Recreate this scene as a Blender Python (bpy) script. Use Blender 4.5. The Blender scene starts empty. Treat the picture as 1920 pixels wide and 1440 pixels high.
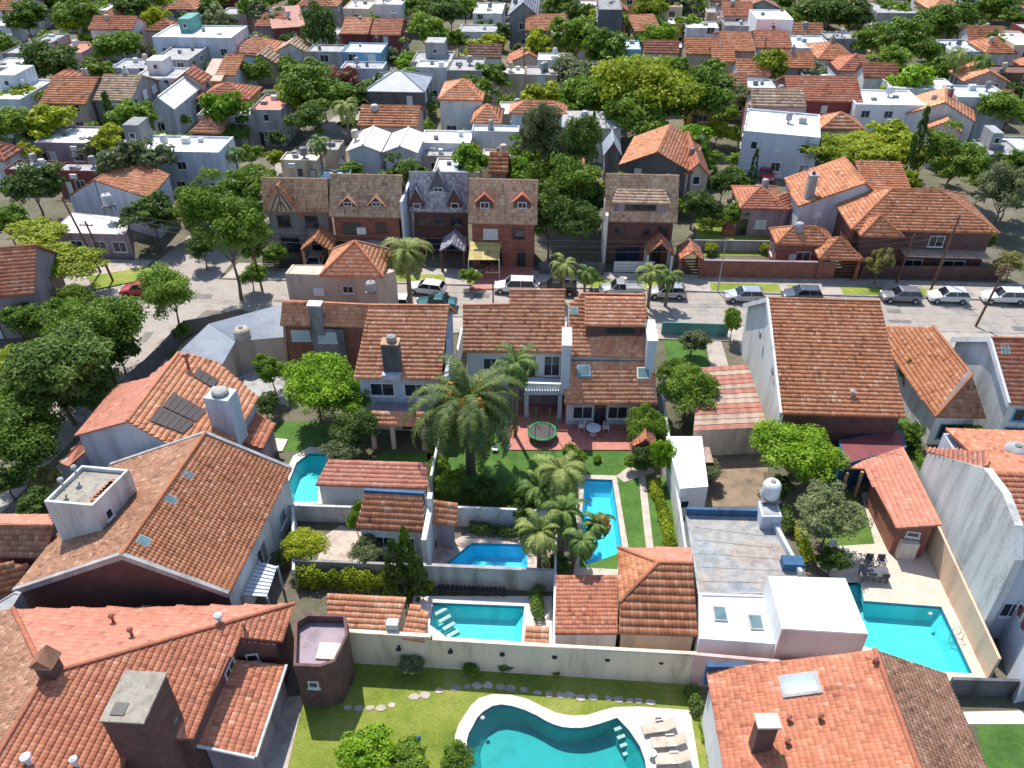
import bpy, bmesh, math, random
import numpy as np
from mathutils import Vector, Matrix, geometry
random.seed(7); rng = np.random.default_rng(7)
C = bpy.context.scene.collection
S = bpy.context.scene
R = math.radians

# ------------------------------------------------------------------ camera, sky, sun, exposure
F = 1540.0; TH = R(36); YAW = R(3.3); CH = 44.0
cam = bpy.data.cameras.new('camera'); camo = bpy.data.objects.new('camera', cam); C.objects.link(camo)
camo.location = (0, 0, CH); camo.rotation_euler = (R(90) - TH, 0, YAW)
cam.sensor_fit = 'HORIZONTAL'; cam.angle = 2 * math.atan(960 / F)
cam.clip_start = 0.5; cam.clip_end = 3000
S.camera = camo
W = bpy.data.worlds.new('World'); S.world = W; W.use_nodes = True
SUN_EL = 60; SUN_AZ = 334          # compass: 0 = +Y, clockwise
nt = W.node_tree
sky = nt.nodes.new('ShaderNodeTexSky'); sky.sky_type = 'NISHITA'; sky.sun_disc = False
sky.sun_elevation = R(SUN_EL); sky.sun_rotation = R(SUN_AZ)
sky.air_density = 1.0; sky.dust_density = 0.6; sky.ozone_density = 1.0
bg = nt.nodes['Background']; nt.links.new(sky.outputs[0], bg.inputs[0]); bg.inputs[1].default_value = 0.15
sl = bpy.data.lights.new('sun', 'SUN'); sl.energy = 4.2; sl.angle = R(0.5); sl.color = (1, 0.945, 0.85)
so = bpy.data.objects.new('sun', sl); C.objects.link(so)
sd = Vector((math.sin(R(SUN_AZ)) * math.cos(R(SUN_EL)), math.cos(R(SUN_AZ)) * math.cos(R(SUN_EL)), math.sin(R(SUN_EL))))
so.rotation_euler = sd.to_track_quat('Z', 'Y').to_euler()
S.view_settings.view_transform = 'Standard'; S.view_settings.look = 'None'
S.view_settings.exposure = 0.56; S.view_settings.gamma = 1
S.render.engine = 'CYCLES'

# ------------------------------------------------------------------ helpers
fw = Vector((-math.sin(YAW) * math.cos(TH), math.cos(YAW) * math.cos(TH), -math.sin(TH)))
rt = Vector((math.cos(YAW), math.sin(YAW), 0)); up = rt.cross(fw)
def ray(px, py): return fw + rt * ((px - 960) / F) - up * ((py - 720) / F)
def at(px, py, z=0.0):
    d = ray(px, py); return d * ((z - CH) / d.z) + Vector((0, 0, CH))
def pxm(px, py, z=0.0):
    p = at(px, py, z) - Vector((0, 0, CH)); return F / p.dot(fw)
def plane3(a, b, c):
    n = (b - a).cross(c - a).normalized()
    if n.z < 0: n = -n
    return n, n.dot(a)
def onp(px, py, pl):
    n, d = pl; r = ray(px, py); o = Vector((0, 0, CH)); return o + r * ((d - n.dot(o)) / n.dot(r))
def zon(pl, x, y):
    n, d = pl; return (d - n.x * x - n.y * y) / n.z
def poly(*pts):
    """roof polygon: first three points carry z, the rest lie on their plane"""
    w = [at(*p) for p in pts[:3]]; pl = plane3(*w)
    for p in pts[3:]:
        w.append(at(*p) if len(p) == 3 else onp(p[0], p[1], pl))
    return w

def tag(o, label=None, cat=None, group=None, kind=None):
    if label: o['label'] = label
    if cat: o['category'] = cat
    if group: o['group'] = group
    if kind: o['kind'] = kind
    return o
def empty(name, loc, label, cat, group=None, rz=0):
    o = bpy.data.objects.new(name, None); C.objects.link(o)
    o.location = loc; o.rotation_euler = (0, 0, rz); o.empty_display_size = 0.3
    return tag(o, label, cat, group)
def link(name, me, mat=None, parent=None, local=False):
    o = bpy.data.objects.new(name, me)
    if mat is not None and len(me.materials) == 0: me.materials.append(mat)
    C.objects.link(o)
    if parent is not None:
        o.parent = parent
        if not local:
            l = Vector((0, 0, 0)); q = parent
            while q is not None: l = l + q.location; q = q.parent
            o.location = -l
    return o
class MB:
    def __init__(s): s.v = []; s.f = []; s.m = []; s.mi = 0; s.marks = []
    def add(s, vs, fs):
        n = len(s.v); s.marks.append((n, len(s.f))); s.v += [tuple(v) for v in vs]
        for f in fs: s.f.append(tuple(i + n for i in f)); s.m.append(s.mi)
    def box(s, x, y, z, sx, sy, sz, rz=0):
        c, n = math.cos(rz), math.sin(rz); vs = []
        for k in (0, 1):
            for a, b in ((-1, -1), (1, -1), (1, 1), (-1, 1)):
                u, w = a * sx / 2, b * sy / 2
                vs.append((x + u * c - w * n, y + u * n + w * c, z + k * sz))
        s.add(vs, [(3, 2, 1, 0), (4, 5, 6, 7), (0, 1, 5, 4), (1, 2, 6, 5), (2, 3, 7, 6), (3, 0, 4, 7)])
    def prism(s, pts, z0, z1=None):
        """pts ccw; z0 / z1 numbers or lists"""
        n = len(pts); g = lambda z, i: z[i] if isinstance(z, (list, tuple)) else z
        vs = [(p[0], p[1], g(z0, i)) for i, p in enumerate(pts)] + [(p[0], p[1], g(z1, i)) for i, p in enumerate(pts)]
        s.add(vs, [tuple(range(n - 1, -1, -1)), tuple(range(n, 2 * n))] + [(i, (i + 1) % n, n + (i + 1) % n, n + i) for i in range(n)])
    def tube(s, p, q, r1, r2=None, n=8, cap=True):
        p = Vector(p); q = Vector(q); r2 = r1 if r2 is None else r2
        d = (q - p).normalized(); a = d.orthogonal().normalized(); b = d.cross(a); vs = []
        for c, r in ((p, r1), (q, r2)):
            for i in range(n):
                t = 2 * math.pi * i / n; vs.append(c + a * (r * math.cos(t)) + b * (r * math.sin(t)))
        fs = [(i, (i + 1) % n, n + (i + 1) % n, n + i) for i in range(n)]
        if cap: fs += [tuple(range(n - 1, -1, -1)), tuple(range(n, 2 * n))]
        s.add(vs, fs)
    def lathe(s, x, y, prof, n=14):
        vs = []; fs = []
        for r, z in prof:
            for i in range(n):
                t = 2 * math.pi * i / n; vs.append((x + r * math.cos(t), y + r * math.sin(t), z))
        for j in range(len(prof) - 1):
            for i in range(n): fs.append((j * n + i, j * n + (i + 1) % n, (j + 1) * n + (i + 1) % n, (j + 1) * n + i))
        fs += [tuple(range(n - 1, -1, -1)), tuple(range((len(prof) - 1) * n, len(prof) * n))]
        s.add(vs, fs)
    def mesh(s, name, mats=None, smooth=False):
        me = bpy.data.meshes.new(name); me.from_pydata(s.v, [], s.f)
        if isinstance(mats, (list, tuple)):
            for m in mats: me.materials.append(m)
            me.polygons.foreach_set('material_index', s.m)
        elif mats: me.materials.append(mats)
        if smooth: me.polygons.foreach_set('use_smooth', [True] * len(s.f))
        me.update(); return me
    def split(s, name, mat, parent=None, smooth=False, local=False):
        ends = s.marks + [(len(s.v), len(s.f))]; o = None
        for (a, c), (b, d) in zip(ends[:-1], ends[1:]):
            m = MB(); m.v = s.v[a:b]; m.f = [tuple(i - a for i in f) for f in s.f[c:d]]; m.m = [0] * len(m.f); o = m.build(name, mat, parent, smooth, local)
        return o
    def build(s, name, mat, parent=None, smooth=False, local=False):
        return link(name, s.mesh(name, mat, smooth), None, parent, local)
def np_mesh(name, V, Q, mat, tint=None, smooth=False):
    me = bpy.data.meshes.new(name)
    V = np.asarray(V, np.float32); Q = np.asarray(Q, np.int32); n = len(Q)
    me.vertices.add(len(V)); me.vertices.foreach_set('co', V.ravel())
    me.loops.add(n * 4); me.loops.foreach_set('vertex_index', Q.ravel())
    me.polygons.add(n); me.polygons.foreach_set('loop_start', np.arange(0, n * 4, 4, dtype=np.int32))
    me.polygons.foreach_set('loop_total', np.full(n, 4, np.int32))
    if tint is not None:
        a = me.attributes.new('tint', 'FLOAT', 'FACE'); a.data.foreach_set('value', np.asarray(tint, np.float32))
    if smooth: me.polygons.foreach_set('use_smooth', np.ones(n, bool))
    me.update(calc_edges=True); me.materials.append(mat); return me

# ------------------------------------------------------------------ materials
def nmat(name):
    m = bpy.data.materials.new(name); m.use_nodes = True; t = m.node_tree
    return m, t, t.nodes['Principled BSDF']
def ramp(t, fac, cols):
    r = t.nodes.new('ShaderNodeValToRGB'); e = r.color_ramp.elements
    while len(e) < len(cols): e.new(0.5)
    for i, c in enumerate(cols):
        if len(c) == 2: e[i].position = c[0]; e[i].color = (*c[1], 1)
        else: e[i].position = i / (len(cols) - 1); e[i].color = (*c, 1)
    t.links.new(fac, r.inputs[0]); return r.outputs[0]
def noise(t, scale, detail=4, rough=.6, vec=None, dist=0):
    n = t.nodes.new('ShaderNodeTexNoise'); n.inputs['Scale'].default_value = scale
    n.inputs['Detail'].default_value = detail; n.inputs['Roughness'].default_value = rough; n.inputs['Distortion'].default_value = dist
    if vec is None:
        g = t.nodes.new('ShaderNodeNewGeometry'); vec = g.outputs['Position']
    t.links.new(vec, n.inputs['Vector']); return n.outputs[0]
def mth(t, op, a, b=None, c=None):
    n = t.nodes.new('ShaderNodeMath'); n.operation = op
    for i, x in enumerate((a, b, c)):
        if x is None: continue
        if isinstance(x, (int, float)): n.inputs[i].default_value = x
        else: t.links.new(x, n.inputs[i])
    return n.outputs[0]
def bump(t, b, h, dist=.02, s=.6):
    n = t.nodes.new('ShaderNodeBump'); n.inputs['Distance'].default_value = dist; n.inputs['Strength'].default_value = s
    t.links.new(h, n.inputs['Height']); t.links.new(n.outputs[0], b.inputs['Normal'])
_mc = {}
def plain(name, c, rough=.7, var=.18, scale=.8, metal=0, dirt=None, bmp=.01):
    """painted / rendered surface: base colour with stains, streaks and fine grain"""
    if name in _mc: return _mc[name]
    m, t, b = nmat(name); c = Vector(c)
    g = t.nodes.new('ShaderNodeNewGeometry'); mp = t.nodes.new('ShaderNodeMapping'); mp.inputs['Scale'].default_value = (1, 1, .2)
    t.links.new(g.outputs['Position'], mp.inputs['Vector'])
    n1 = noise(t, scale, 5, .65, mp.outputs[0]); n2 = noise(t, scale * 9, 3, .6)
    f = mth(t, 'ADD', mth(t, 'MULTIPLY', n1, .75), mth(t, 'MULTIPLY', n2, .25))
    d = Vector(dirt) if dirt else c * (1 - 2.2 * var)
    col = ramp(t, f, [(.32, tuple(d)), (.47, tuple(c)), (.62, tuple(c * (1 + var * .3)))])
    m3 = t.nodes.new('ShaderNodeMapping'); m3.inputs['Scale'].default_value = (.8, .8, .10); t.links.new(g.outputs['Position'], m3.inputs['Vector'])
    k3 = ramp(t, noise(t, 1.0, 6, .7, m3.outputs[0]), [(.38, (1 - .95 * var,) * 3), (.56, (1, 1, 1))]); mx = t.nodes.new('ShaderNodeMixRGB'); mx.blend_type = 'MULTIPLY'; mx.inputs[0].default_value = 1; t.links.new(col, mx.inputs[1]); t.links.new(k3, mx.inputs[2]); col = mx.outputs[0]
    t.links.new(col, b.inputs['Base Color']); b.inputs['Roughness'].default_value = rough; b.inputs['Metallic'].default_value = metal
    if bmp: bump(t, b, n2, bmp)
    _mc[name] = m; return m
def tilemat(name, cols, stain=(.10, .065, .045), moss=.35):
    m, t, b = nmat(name)
    a = t.nodes.new('ShaderNodeAttribute'); a.attribute_name = 'tint'
    oi = t.nodes.new('ShaderNodeObjectInfo')
    n1 = noise(t, .35, 6, .75, dist=.6); n2 = noise(t, 9, 4, .7)
    f = mth(t, 'ADD', mth(t, 'MULTIPLY', a.outputs['Fac'], .6), mth(t, 'MULTIPLY', n1, 1.0))
    f = mth(t, 'ADD', f, mth(t, 'MULTIPLY', n2, .5)); f = mth(t, 'SUBTRACT', f, .55)
    col = ramp(t, f, cols)
    st = noise(t, 1.3, 6, .75); k = ramp(t, st, [(.5, (0, 0, 0)), (.72, (moss,) * 3)])
    mx = t.nodes.new('ShaderNodeMixRGB'); t.links.new(k, mx.inputs[0]); t.links.new(col, mx.inputs[1]); mx.inputs[2].default_value = (*stain, 1)
    t.links.new(mx.outputs[0], b.inputs['Base Color']); b.inputs['Roughness'].default_value = .8
    bump(t, b, n2, .01); return m
def leafmat(name, cols, trans=.0):
    m, t, b = nmat(name)
    a = t.nodes.new('ShaderNodeAttribute'); a.attribute_name = 'tint'
    oi = t.nodes.new('ShaderNodeObjectInfo'); n1 = noise(t, .9, 3, .6)
    f = mth(t, 'ADD', mth(t, 'MULTIPLY', a.outputs['Fac'], .5), mth(t, 'MULTIPLY', n1, .5))
    f = mth(t, 'ADD', f, mth(t, 'MULTIPLY', mth(t, 'SUBTRACT', oi.outputs['Random'], .5), .3))
    col = ramp(t, f, cols); t.links.new(col, b.inputs['Base Color']); b.inputs['Roughness'].default_value = .55
    b.inputs['Specular IOR Level'].default_value = .3
    tr = t.nodes.new('ShaderNodeBsdfTranslucent'); t.links.new(col, tr.inputs[0])
    ms = t.nodes.new('ShaderNodeMixShader'); ms.inputs[0].default_value = .38
    t.links.new(b.outputs[0], ms.inputs[1]); t.links.new(tr.outputs[0], ms.inputs[2])
    t.links.new(ms.outputs[0], t.nodes['Material Output'].inputs[0]); return m
def grassmat(name, a, b_, c, scale=.5):
    m, t, b = nmat(name)
    n1 = noise(t, scale, 5, .7); n2 = noise(t, 7, 5, .75)
    f = mth(t, 'ADD', mth(t, 'MULTIPLY', n1, .6), mth(t, 'MULTIPLY', n2, .45))
    t.links.new(ramp(t, f, [(.38, a), (.52, b_), (.66, c)]), b.inputs['Base Color']); b.inputs['Roughness'].default_value = .9
    bump(t, b, noise(t, 18, 4, .8), .08, 1.0); return m

T_ORANGE = tilemat('orange clay tile', [(.20, .07, .035), (.44, .16, .07), (.56, .24, .12), (.66, .40, .26)])
T_RED = tilemat('red clay tile', [(.22, .07, .04), (.43, .145, .075), (.53, .205, .115), (.61, .33, .22)])
T_BROWN = tilemat('weathered brown tile', [(.12, .06, .035), (.29, .135, .075), (.41, .215, .13), (.52, .33, .23)], moss=.6)
T_TAN = tilemat('sun bleached tan tile', [(.24, .14, .09), (.44, .27, .17), (.60, .43, .29), (.7, .56, .42)], moss=.6)
T_SALMON = tilemat('painted salmon tile', [(.34, .12, .08), (.50, .19, .125), (.56, .23, .155), (.61, .31, .23)], moss=.35)
T_SLATE = tilemat('grey slate tile', [(.10, .10, .13), (.27, .27, .32), (.46, .46, .51), (.64, .64, .68)])
T_BRIGHT = tilemat('new orange tile', [(.34, .11, .05), (.60, .235, .115), (.70, .33, .18), (.76, .47, .32)], moss=.4)
TM = dict(o=T_ORANGE, r=T_RED, b=T_BROWN, t=T_TAN, s=T_SALMON, g=T_SLATE, n=T_BRIGHT)
M = dict(
 white=plain('white painted render', (.62, .63, .63), var=.16, dirt=(.42, .42, .41)),
 bright=plain('fresh white paint', (.74, .74, .745), var=.08, dirt=(.56, .57, .58)),
 stained=plain('stained white render', (.56, .57, .56), var=.3, scale=.6, dirt=(.30, .30, .28), bmp=.02),
 bluew=plain('bluish white render', (.50, .55, .62), var=.2, dirt=(.34, .38, .44)),
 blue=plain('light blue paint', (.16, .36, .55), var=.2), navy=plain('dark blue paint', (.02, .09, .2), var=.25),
 cream=plain('cream render', (.66, .54, .42), var=.14, dirt=(.38, .31, .24)), beige=plain('beige render', (.50, .42, .34), var=.14),
 peach=plain('peach render', (.62, .45, .32), var=.12), pink=plain('pink render', (.60, .40, .38), var=.14),
 grey=plain('grey render', (.23, .23, .235), var=.28), lgrey=plain('light grey concrete', (.34, .34, .345), var=.25, dirt=(.19, .19, .18)),
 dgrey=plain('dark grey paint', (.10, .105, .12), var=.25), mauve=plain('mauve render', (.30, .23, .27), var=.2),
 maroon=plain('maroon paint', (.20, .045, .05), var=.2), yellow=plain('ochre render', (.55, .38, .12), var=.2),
 teal=plain('teal paint', (.10, .28, .27), var=.2), wood=plain('brown wood', (.16, .075, .04), var=.3, scale=3),
 lwood=plain('light wood', (.42, .25, .14), var=.2, scale=3), metal=plain('grey metal', (.4, .42, .45), rough=.4, metal=.6),
 black=plain('black material', (.015, .015, .018), rough=.5), rubber=plain('tyre rubber', (.02, .02, .02), rough=.85),
 deck=plain('pale stone deck', (.56, .48, .40), var=.12, scale=1.2, dirt=(.42, .36, .29)),
 coping=plain('white stone coping', (.60, .54, .49), var=.12, scale=2), path=plain('stone path', (.50, .42, .36), var=.2, scale=2),
 asphalt=plain('pale concrete road', (.32, .28, .245), var=.16, scale=.35, dirt=(.21, .19, .17)),
 walk=plain('pavement concrete', (.38, .33, .285), var=.18, scale=.8, dirt=(.26, .225, .19)),
 earth=plain('bare earth', (.24, .17, .11), var=.35, scale=1, dirt=(.10, .08, .05), bmp=.04),
 terrace=plain('red terrace tile', (.46, .17, .13), var=.14, scale=2), crazy=plain('crazy paving', (.50, .40, .34), var=.3, scale=3, dirt=(.22, .18, .16)),
 poolaqua=plain('aqua pool plaster', (.06, .62, .78), var=.08, scale=.4), poolblue=plain('blue pool plaster', (.09, .55, .76), var=.08, scale=.4), poolturq=plain('turquoise pool plaster', (.10, .62, .64), var=.08, scale=.4),
 poolgreen=plain('green blue pool plaster', (.0, .34, .33), var=.1, scale=.3), trunk=plain('tree bark', (.16, .12, .09), var=.35, scale=4, bmp=.04),
 ptrunk=plain('palm trunk', (.20, .15, .11), var=.3, scale=6, bmp=.04), bougain=plain('pink flowers', (.4, .05, .15), var=.3, scale=5),
 fruit=plain('orange palm fruit', (.62, .24, .03), var=.25, scale=9), gold=plain('yellow canopy sheet', (.48, .38, .12), var=.2),
 salmonflat=plain('salmon roof paint', (.52, .2, .15), var=.12, scale=.5, dirt=(.42, .15, .11)), solar=plain('dark solar mat', (.045, .03, .03), rough=.5, var=.4, scale=4),
)
def brick_mat(name, a, b_, mortar):
    m, t, b = nmat(name); g = t.nodes.new('ShaderNodeNewGeometry'); mp = t.nodes.new('ShaderNodeMapping')
    mp.inputs['Rotation'].default_value = (R(90), 0, R(12)); t.links.new(g.outputs['Position'], mp.inputs[0])
    k = t.nodes.new('ShaderNodeTexBrick'); k.inputs['Scale'].default_value = 4
    for i, c in ((1, a), (2, b_), (3, mortar)): k.inputs[i].default_value = (*c, 1)
    t.links.new(mp.outputs[0], k.inputs[0])
    mx = t.nodes.new('ShaderNodeMixRGB'); mx.blend_type = 'MULTIPLY'; mx.inputs[0].default_value = .7
    t.links.new(k.outputs[0], mx.inputs[1]); t.links.new(ramp(t, noise(t, 1.1, 5, .7), [(.3, (.45, .42, .42)), (.65, (1.1, 1.1, 1.1))]), mx.inputs[2])
    t.links.new(mx.outputs[0], b.inputs['Base Color']); b.inputs['Roughness'].default_value = .85; bump(t, b, k.outputs[1], -.01); return m
M['brick'] = brick_mat('red brick', (.33, .11, .07), (.26, .085, .055), (.3, .2, .16))
M['dbrick'] = brick_mat('dark brick', (.17, .075, .065), (.12, .06, .055), (.14, .1, .09))
M['glass'] = plain('window glass', (.02, .035, .05), rough=.08, var=.2, bmp=0)
M['carglass'] = plain('car glass', (.012, .016, .02), rough=.06, var=.1, bmp=0)
M['frame'] = plain('white window frame', (.7, .7, .7), var=.05)
M['shut'] = plain('pale roller shutter', (.52, .60, .62), var=.08)
def corr(name, cols, s=5.0, ax=0):
    m, t, b = nmat(name); n = noise(t, .5, 4, .7); t.links.new(ramp(t, n, cols), b.inputs['Base Color']); b.inputs['Roughness'].default_value = .55
    return m
M['corr'] = corr('grey corrugated sheet', [(.30, (.20, .23, .27)), (.6, (.30, .34, .39))])
M['rust'] = plain('rusted red sheet', (.36, .13, .085), var=.3, scale=1.0, dirt=(.22, .14, .10), rough=.6)
M['rustl'] = plain('faded pink sheet', (.40, .29, .22), var=.3, scale=1.0, dirt=(.33, .14, .09), rough=.6)
def water():
    m, t, b = nmat('pool water'); t.nodes.remove(b)
    tr = t.nodes.new('ShaderNodeBsdfTransparent'); tr.inputs[0].default_value = (.72, .94, .97, 1)
    gl = t.nodes.new('ShaderNodeBsdfGlossy'); gl.inputs['Roughness'].default_value = .04
    fr = t.nodes.new('ShaderNodeFresnel'); fr.inputs[0].default_value = 1.33
    bp = t.nodes.new('ShaderNodeBump'); bp.inputs['Distance'].default_value = .035; t.links.new(noise(t, 1.4, 2, .4), bp.inputs['Height'])
    t.links.new(bp.outputs[0], gl.inputs['Normal']); t.links.new(bp.outputs[0], fr.inputs['Normal'])
    ms = t.nodes.new('ShaderNodeMixShader'); t.links.new(fr.outputs[0], ms.inputs[0]); t.links.new(tr.outputs[0], ms.inputs[1]); t.links.new(gl.outputs[0], ms.inputs[2])
    t.links.new(ms.outputs[0], t.nodes['Material Output'].inputs[0]); return m
M['water'] = water()
G_LAWN = grassmat('lawn', (.045, .10, .015), (.10, .19, .025), (.20, .27, .05))
G_DRY = grassmat('yellowing lawn', (.10, .16, .015), (.22, .28, .03), (.38, .36, .10), scale=.28)
G_DEEP = grassmat('deep green lawn', (.03, .085, .012), (.07, .17, .022), (.12, .23, .04))
GROUND = grassmat('town ground', (.05, .075, .025), (.13, .12, .075), (.24, .21, .17), scale=.12)
L = dict(
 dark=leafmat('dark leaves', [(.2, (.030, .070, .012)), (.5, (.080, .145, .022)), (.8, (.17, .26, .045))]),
 mid=leafmat('green leaves', [(.2, (.050, .110, .010)), (.5, (.140, .240, .018)), (.8, (.28, .40, .05))]),
 bright=leafmat('bright leaves', [(.2, (.060, .150, .006)), (.5, (.170, .320, .010)), (.8, (.32, .50, .03))]),
 yellow=leafmat('yellow green leaves', [(.2, (.12, .18, .008)), (.5, (.28, .35, .012)), (.8, (.46, .50, .03))]),
 olive=leafmat('olive leaves', [(.2, (.065, .09, .035)), (.5, (.15, .19, .075)), (.8, (.28, .32, .14))]),
 tan=leafmat('straw green leaves', [(.2, (.16, .16, .04)), (.5, (.33, .30, .09)), (.8, (.5, .42, .16))]),
 red=leafmat('pink flowering leaves', [(.2, (.07, .12, .03)), (.5, (.26, .10, .07)), (.8, (.6, .10, .22))]),
 palmd=leafmat('dark palm fronds', [(.2, (.05, .085, .02)), (.5, (.10, .155, .035)), (.8, (.24, .29, .09))]),
 palm=leafmat('palm fronds', [(.2, (0.061, 0.117, 0.029)), (.5, (0.137, 0.234, 0.047)), (.8, (0.273, 0.377, 0.094))]),
 palmy=leafmat('pale palm fronds', [(.2, (0.123, 0.169, 0.041)), (.5, (0.246, 0.312, 0.076)), (.8, (0.423, 0.455, 0.152))]),
)

def patchy():
    m, t, b = nmat('patched roof membrane'); v = t.nodes.new('ShaderNodeTexVoronoi'); v.inputs['Scale'].default_value = .33; g = t.nodes.new('ShaderNodeNewGeometry')
    ad = t.nodes.new('ShaderNodeVectorMath'); ad.operation = 'ADD'; nn = t.nodes.new('ShaderNodeTexNoise'); nn.inputs['Scale'].default_value = .8; nn.inputs['Detail'].default_value = 5; t.links.new(g.outputs['Position'], nn.inputs[0]); t.links.new(g.outputs['Position'], ad.inputs[0]); t.links.new(nn.outputs[1], ad.inputs[1])
    t.links.new(ad.outputs[0], v.inputs['Vector']); c1 = ramp(t, v.outputs['Color'], [(.2, (.27, .31, .36)), (.45, (.36, .35, .33)), (.6, (.30, .34, .37)), (.8, (.38, .33, .29))])
    c2 = ramp(t, noise(t, 1.6, 6, .75), [(.35, (.35, .33, .32)), (.62, (1, 1, 1))]); mx = t.nodes.new('ShaderNodeMixRGB'); mx.blend_type = 'MULTIPLY'; mx.inputs[0].default_value = .65; t.links.new(c1, mx.inputs[1]); t.links.new(c2, mx.inputs[2]); t.links.new(mx.outputs[0], b.inputs['Base Color']); b.inputs['Roughness'].default_value = .7; return m
M['patchy'] = patchy()
M['roadpatch'] = plain('dark road patch', (.17, .155, .145), var=.25, scale=2)
M['weathered'] = plain('weathered concrete', (.30, .27, .22), var=.3, scale=2.5, dirt=(.13, .11, .09), bmp=.03)

# ------------------------------------------------------------------ tiled roofs
PROF_U = [0, .22, .55, .8]; 
def tile_rows(pts, w, c, wave=.03, step=.055, updir=None):
    """clay tiles laid in courses on a planar polygon -> verts, quads, tint, frame list"""
    P = [Vector(p) for p in pts]; n = plane_fit(P)
    if updir is None:
        upv = Vector((-n.x, -n.y, 0)); upv = Vector((0, 1, 0)) if upv.length < .05 else upv
        upv = (upv - n * upv.dot(n)).normalized()
    else: upv = (Vector(updir) - n * Vector(updir).dot(n)).normalized()
    sx = upv.cross(n).normalized(); o = P[0]
    q = [((p - o).dot(sx), (p - o).dot(upv)) for p in P]
    t0 = min(b for a, b in q); t1 = max(b for a, b in q); smin = min(a for a, b in q)
    rows = max(1, int(round((t1 - t0) / c))); cc = (t1 - t0) / rows
    A = []; B = []; T = []
    for r in range(rows):
        tm = t0 + (r + .5) * cc; xs = []
        for i in range(len(q)):
            (a0, b0), (a1, b1) = q[i], q[(i + 1) % len(q)]
            if (b0 <= tm) != (b1 <= tm): xs.append(a0 + (tm - b0) / (b1 - b0) * (a1 - a0))
        xs.sort()
        for j in range(0, len(xs) - 1, 2):
            s0, s1 = xs[j], xs[j + 1]
            k = np.arange(math.floor((s0 - smin) / w), math.ceil((s1 - smin) / w))
            a = np.maximum(smin + k * w, s0); b = np.minimum(smin + (k + 1) * w, s1); ok = (b - a) > .04
            A.append(a[ok]); B.append(b[ok]); T.append(np.full(ok.sum(), t0 + r * cc))
    if not A: return None
    A = np.concatenate(A); B = np.concatenate(B); T = np.concatenate(T)
    return dict(o=np.array(o), sx=np.array(sx), up=np.array(upv), n=np.array(n), A=A, B=B, T=T, c=cc, w=w, wave=wave, step=step)
def plane_fit(P):
    n = Vector((0, 0, 0))
    for i in range(len(P)):
        a, b = P[i], P[(i + 1) % len(P)]
        n += Vector(((a.y - b.y) * (a.z + b.z), (a.z - b.z) * (a.x + b.x), (a.x - b.x) * (a.y + b.y)))
    n.normalize(); return n if n.z > 0 else -n
def tiles_geom(d, sel=None):
    A, B, T = d['A'], d['B'], d['T']
    if sel is not None: A, B, T = A[sel], B[sel], T[sel]
    m = len(A)
    if m == 0: return np.zeros((0, 3)), np.zeros((0, 4), int), np.zeros(0)
    u = np.array([0, .26, .56, .84]); h = np.array([.35, 1, 1, .1]) * d['wave']
    jit = rng.normal(0, .006, m)[:, None]
    s = A[:, None] + (B - A)[:, None] * np.array([0, .3, .62, 1.0])[None]
    base = d['o']; sx, upv, n = d['sx'], d['up'], d['n']
    tf = T[:, None] + rng.normal(0, .008, m)[:, None]
    def pt(s_, t_, h_): return base + s_[..., None] * sx + t_[..., None] * upv + h_[..., None] * n
    ft = pt(s, tf + 0 * s, h[None] + d['step'] + jit); bt = pt(s, tf + d['c'] + .03 + 0 * s, h[None] * .7 + jit * .5 + 0 * s); fb = pt(s, tf + 0 * s, -.02 + 0 * s)
    V = np.concatenate([ft, bt, fb], axis=1).reshape(-1, 3)
    q = np.array([[0, 1, 5, 4], [1, 2, 6, 5], [2, 3, 7, 6], [8, 9, 1, 0], [9, 10, 2, 1], [10, 11, 3, 2]])
    Q = (q[None] + (np.arange(m) * 12)[:, None, None]).reshape(-1, 4)
    tt_ = rng.normal(.5, .2, m); odd = rng.random(m) < .05; tt_ = np.where(odd, rng.choice([-.1, 1.15], m), tt_); tint = np.repeat(np.clip(tt_, -.1, 1.15), 6)
    return V, Q, tint
_ridge_me = {}
def ridge_mesh(mat):
    if mat.name in _ridge_me: return _ridge_me[mat.name]
    mb = MB(); vs = []
    for x, r in ((0, .15), (.42, .12)):
        for k in range(5):
            t = math.pi * k / 4; vs.append((x, r * math.cos(t), r * math.sin(t) * .85))
    mb.add(vs, [(k, k + 1, 6 + k, 5 + k) for k in range(4)] + [(0, 1, 2, 3, 4)]); me = mb.mesh('ridge_tile', mat); _ridge_me[mat.name] = me; return me
def run_ridge(a, b, mat, parent, single=True, pitch=.36, lift=.05, name='ridge_tile'):
    a = Vector(a); b = Vector(b); d = b - a; n = max(1, int(d.length / pitch)); x = d.normalized()
    y = Vector((-x.y, x.x, 0)).normalized(); z = x.cross(y)
    if z.z < 0: z = -z; y = -y
    if single:
        me = ridge_mesh(mat); pl = Vector((0, 0, 0)); q = parent
        while q: pl += q.location; q = q.parent
        for i in range(n):
            p = a + x * (i * d.length / n) + z * lift - pl
            o = bpy.data.objects.new(name, me); C.objects.link(o); o.parent = parent
            xx = (x + z * .06).normalized(); zz = xx.cross(y); zz = zz if zz.z > 0 else -zz
            o.matrix_local = Matrix(((xx.x, y.x, zz.x, p.x), (xx.y, y.y, zz.y, p.y), (xx.z, y.z, zz.z, p.z), (0, 0, 0, 1)))
    else:
        mb = MB(); mb.tube(a + z * lift * .4, b + z * lift * .4, .13, .13, 6); mb.build('ridge_cap', mat, parent)
_tile_me = {}
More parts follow.
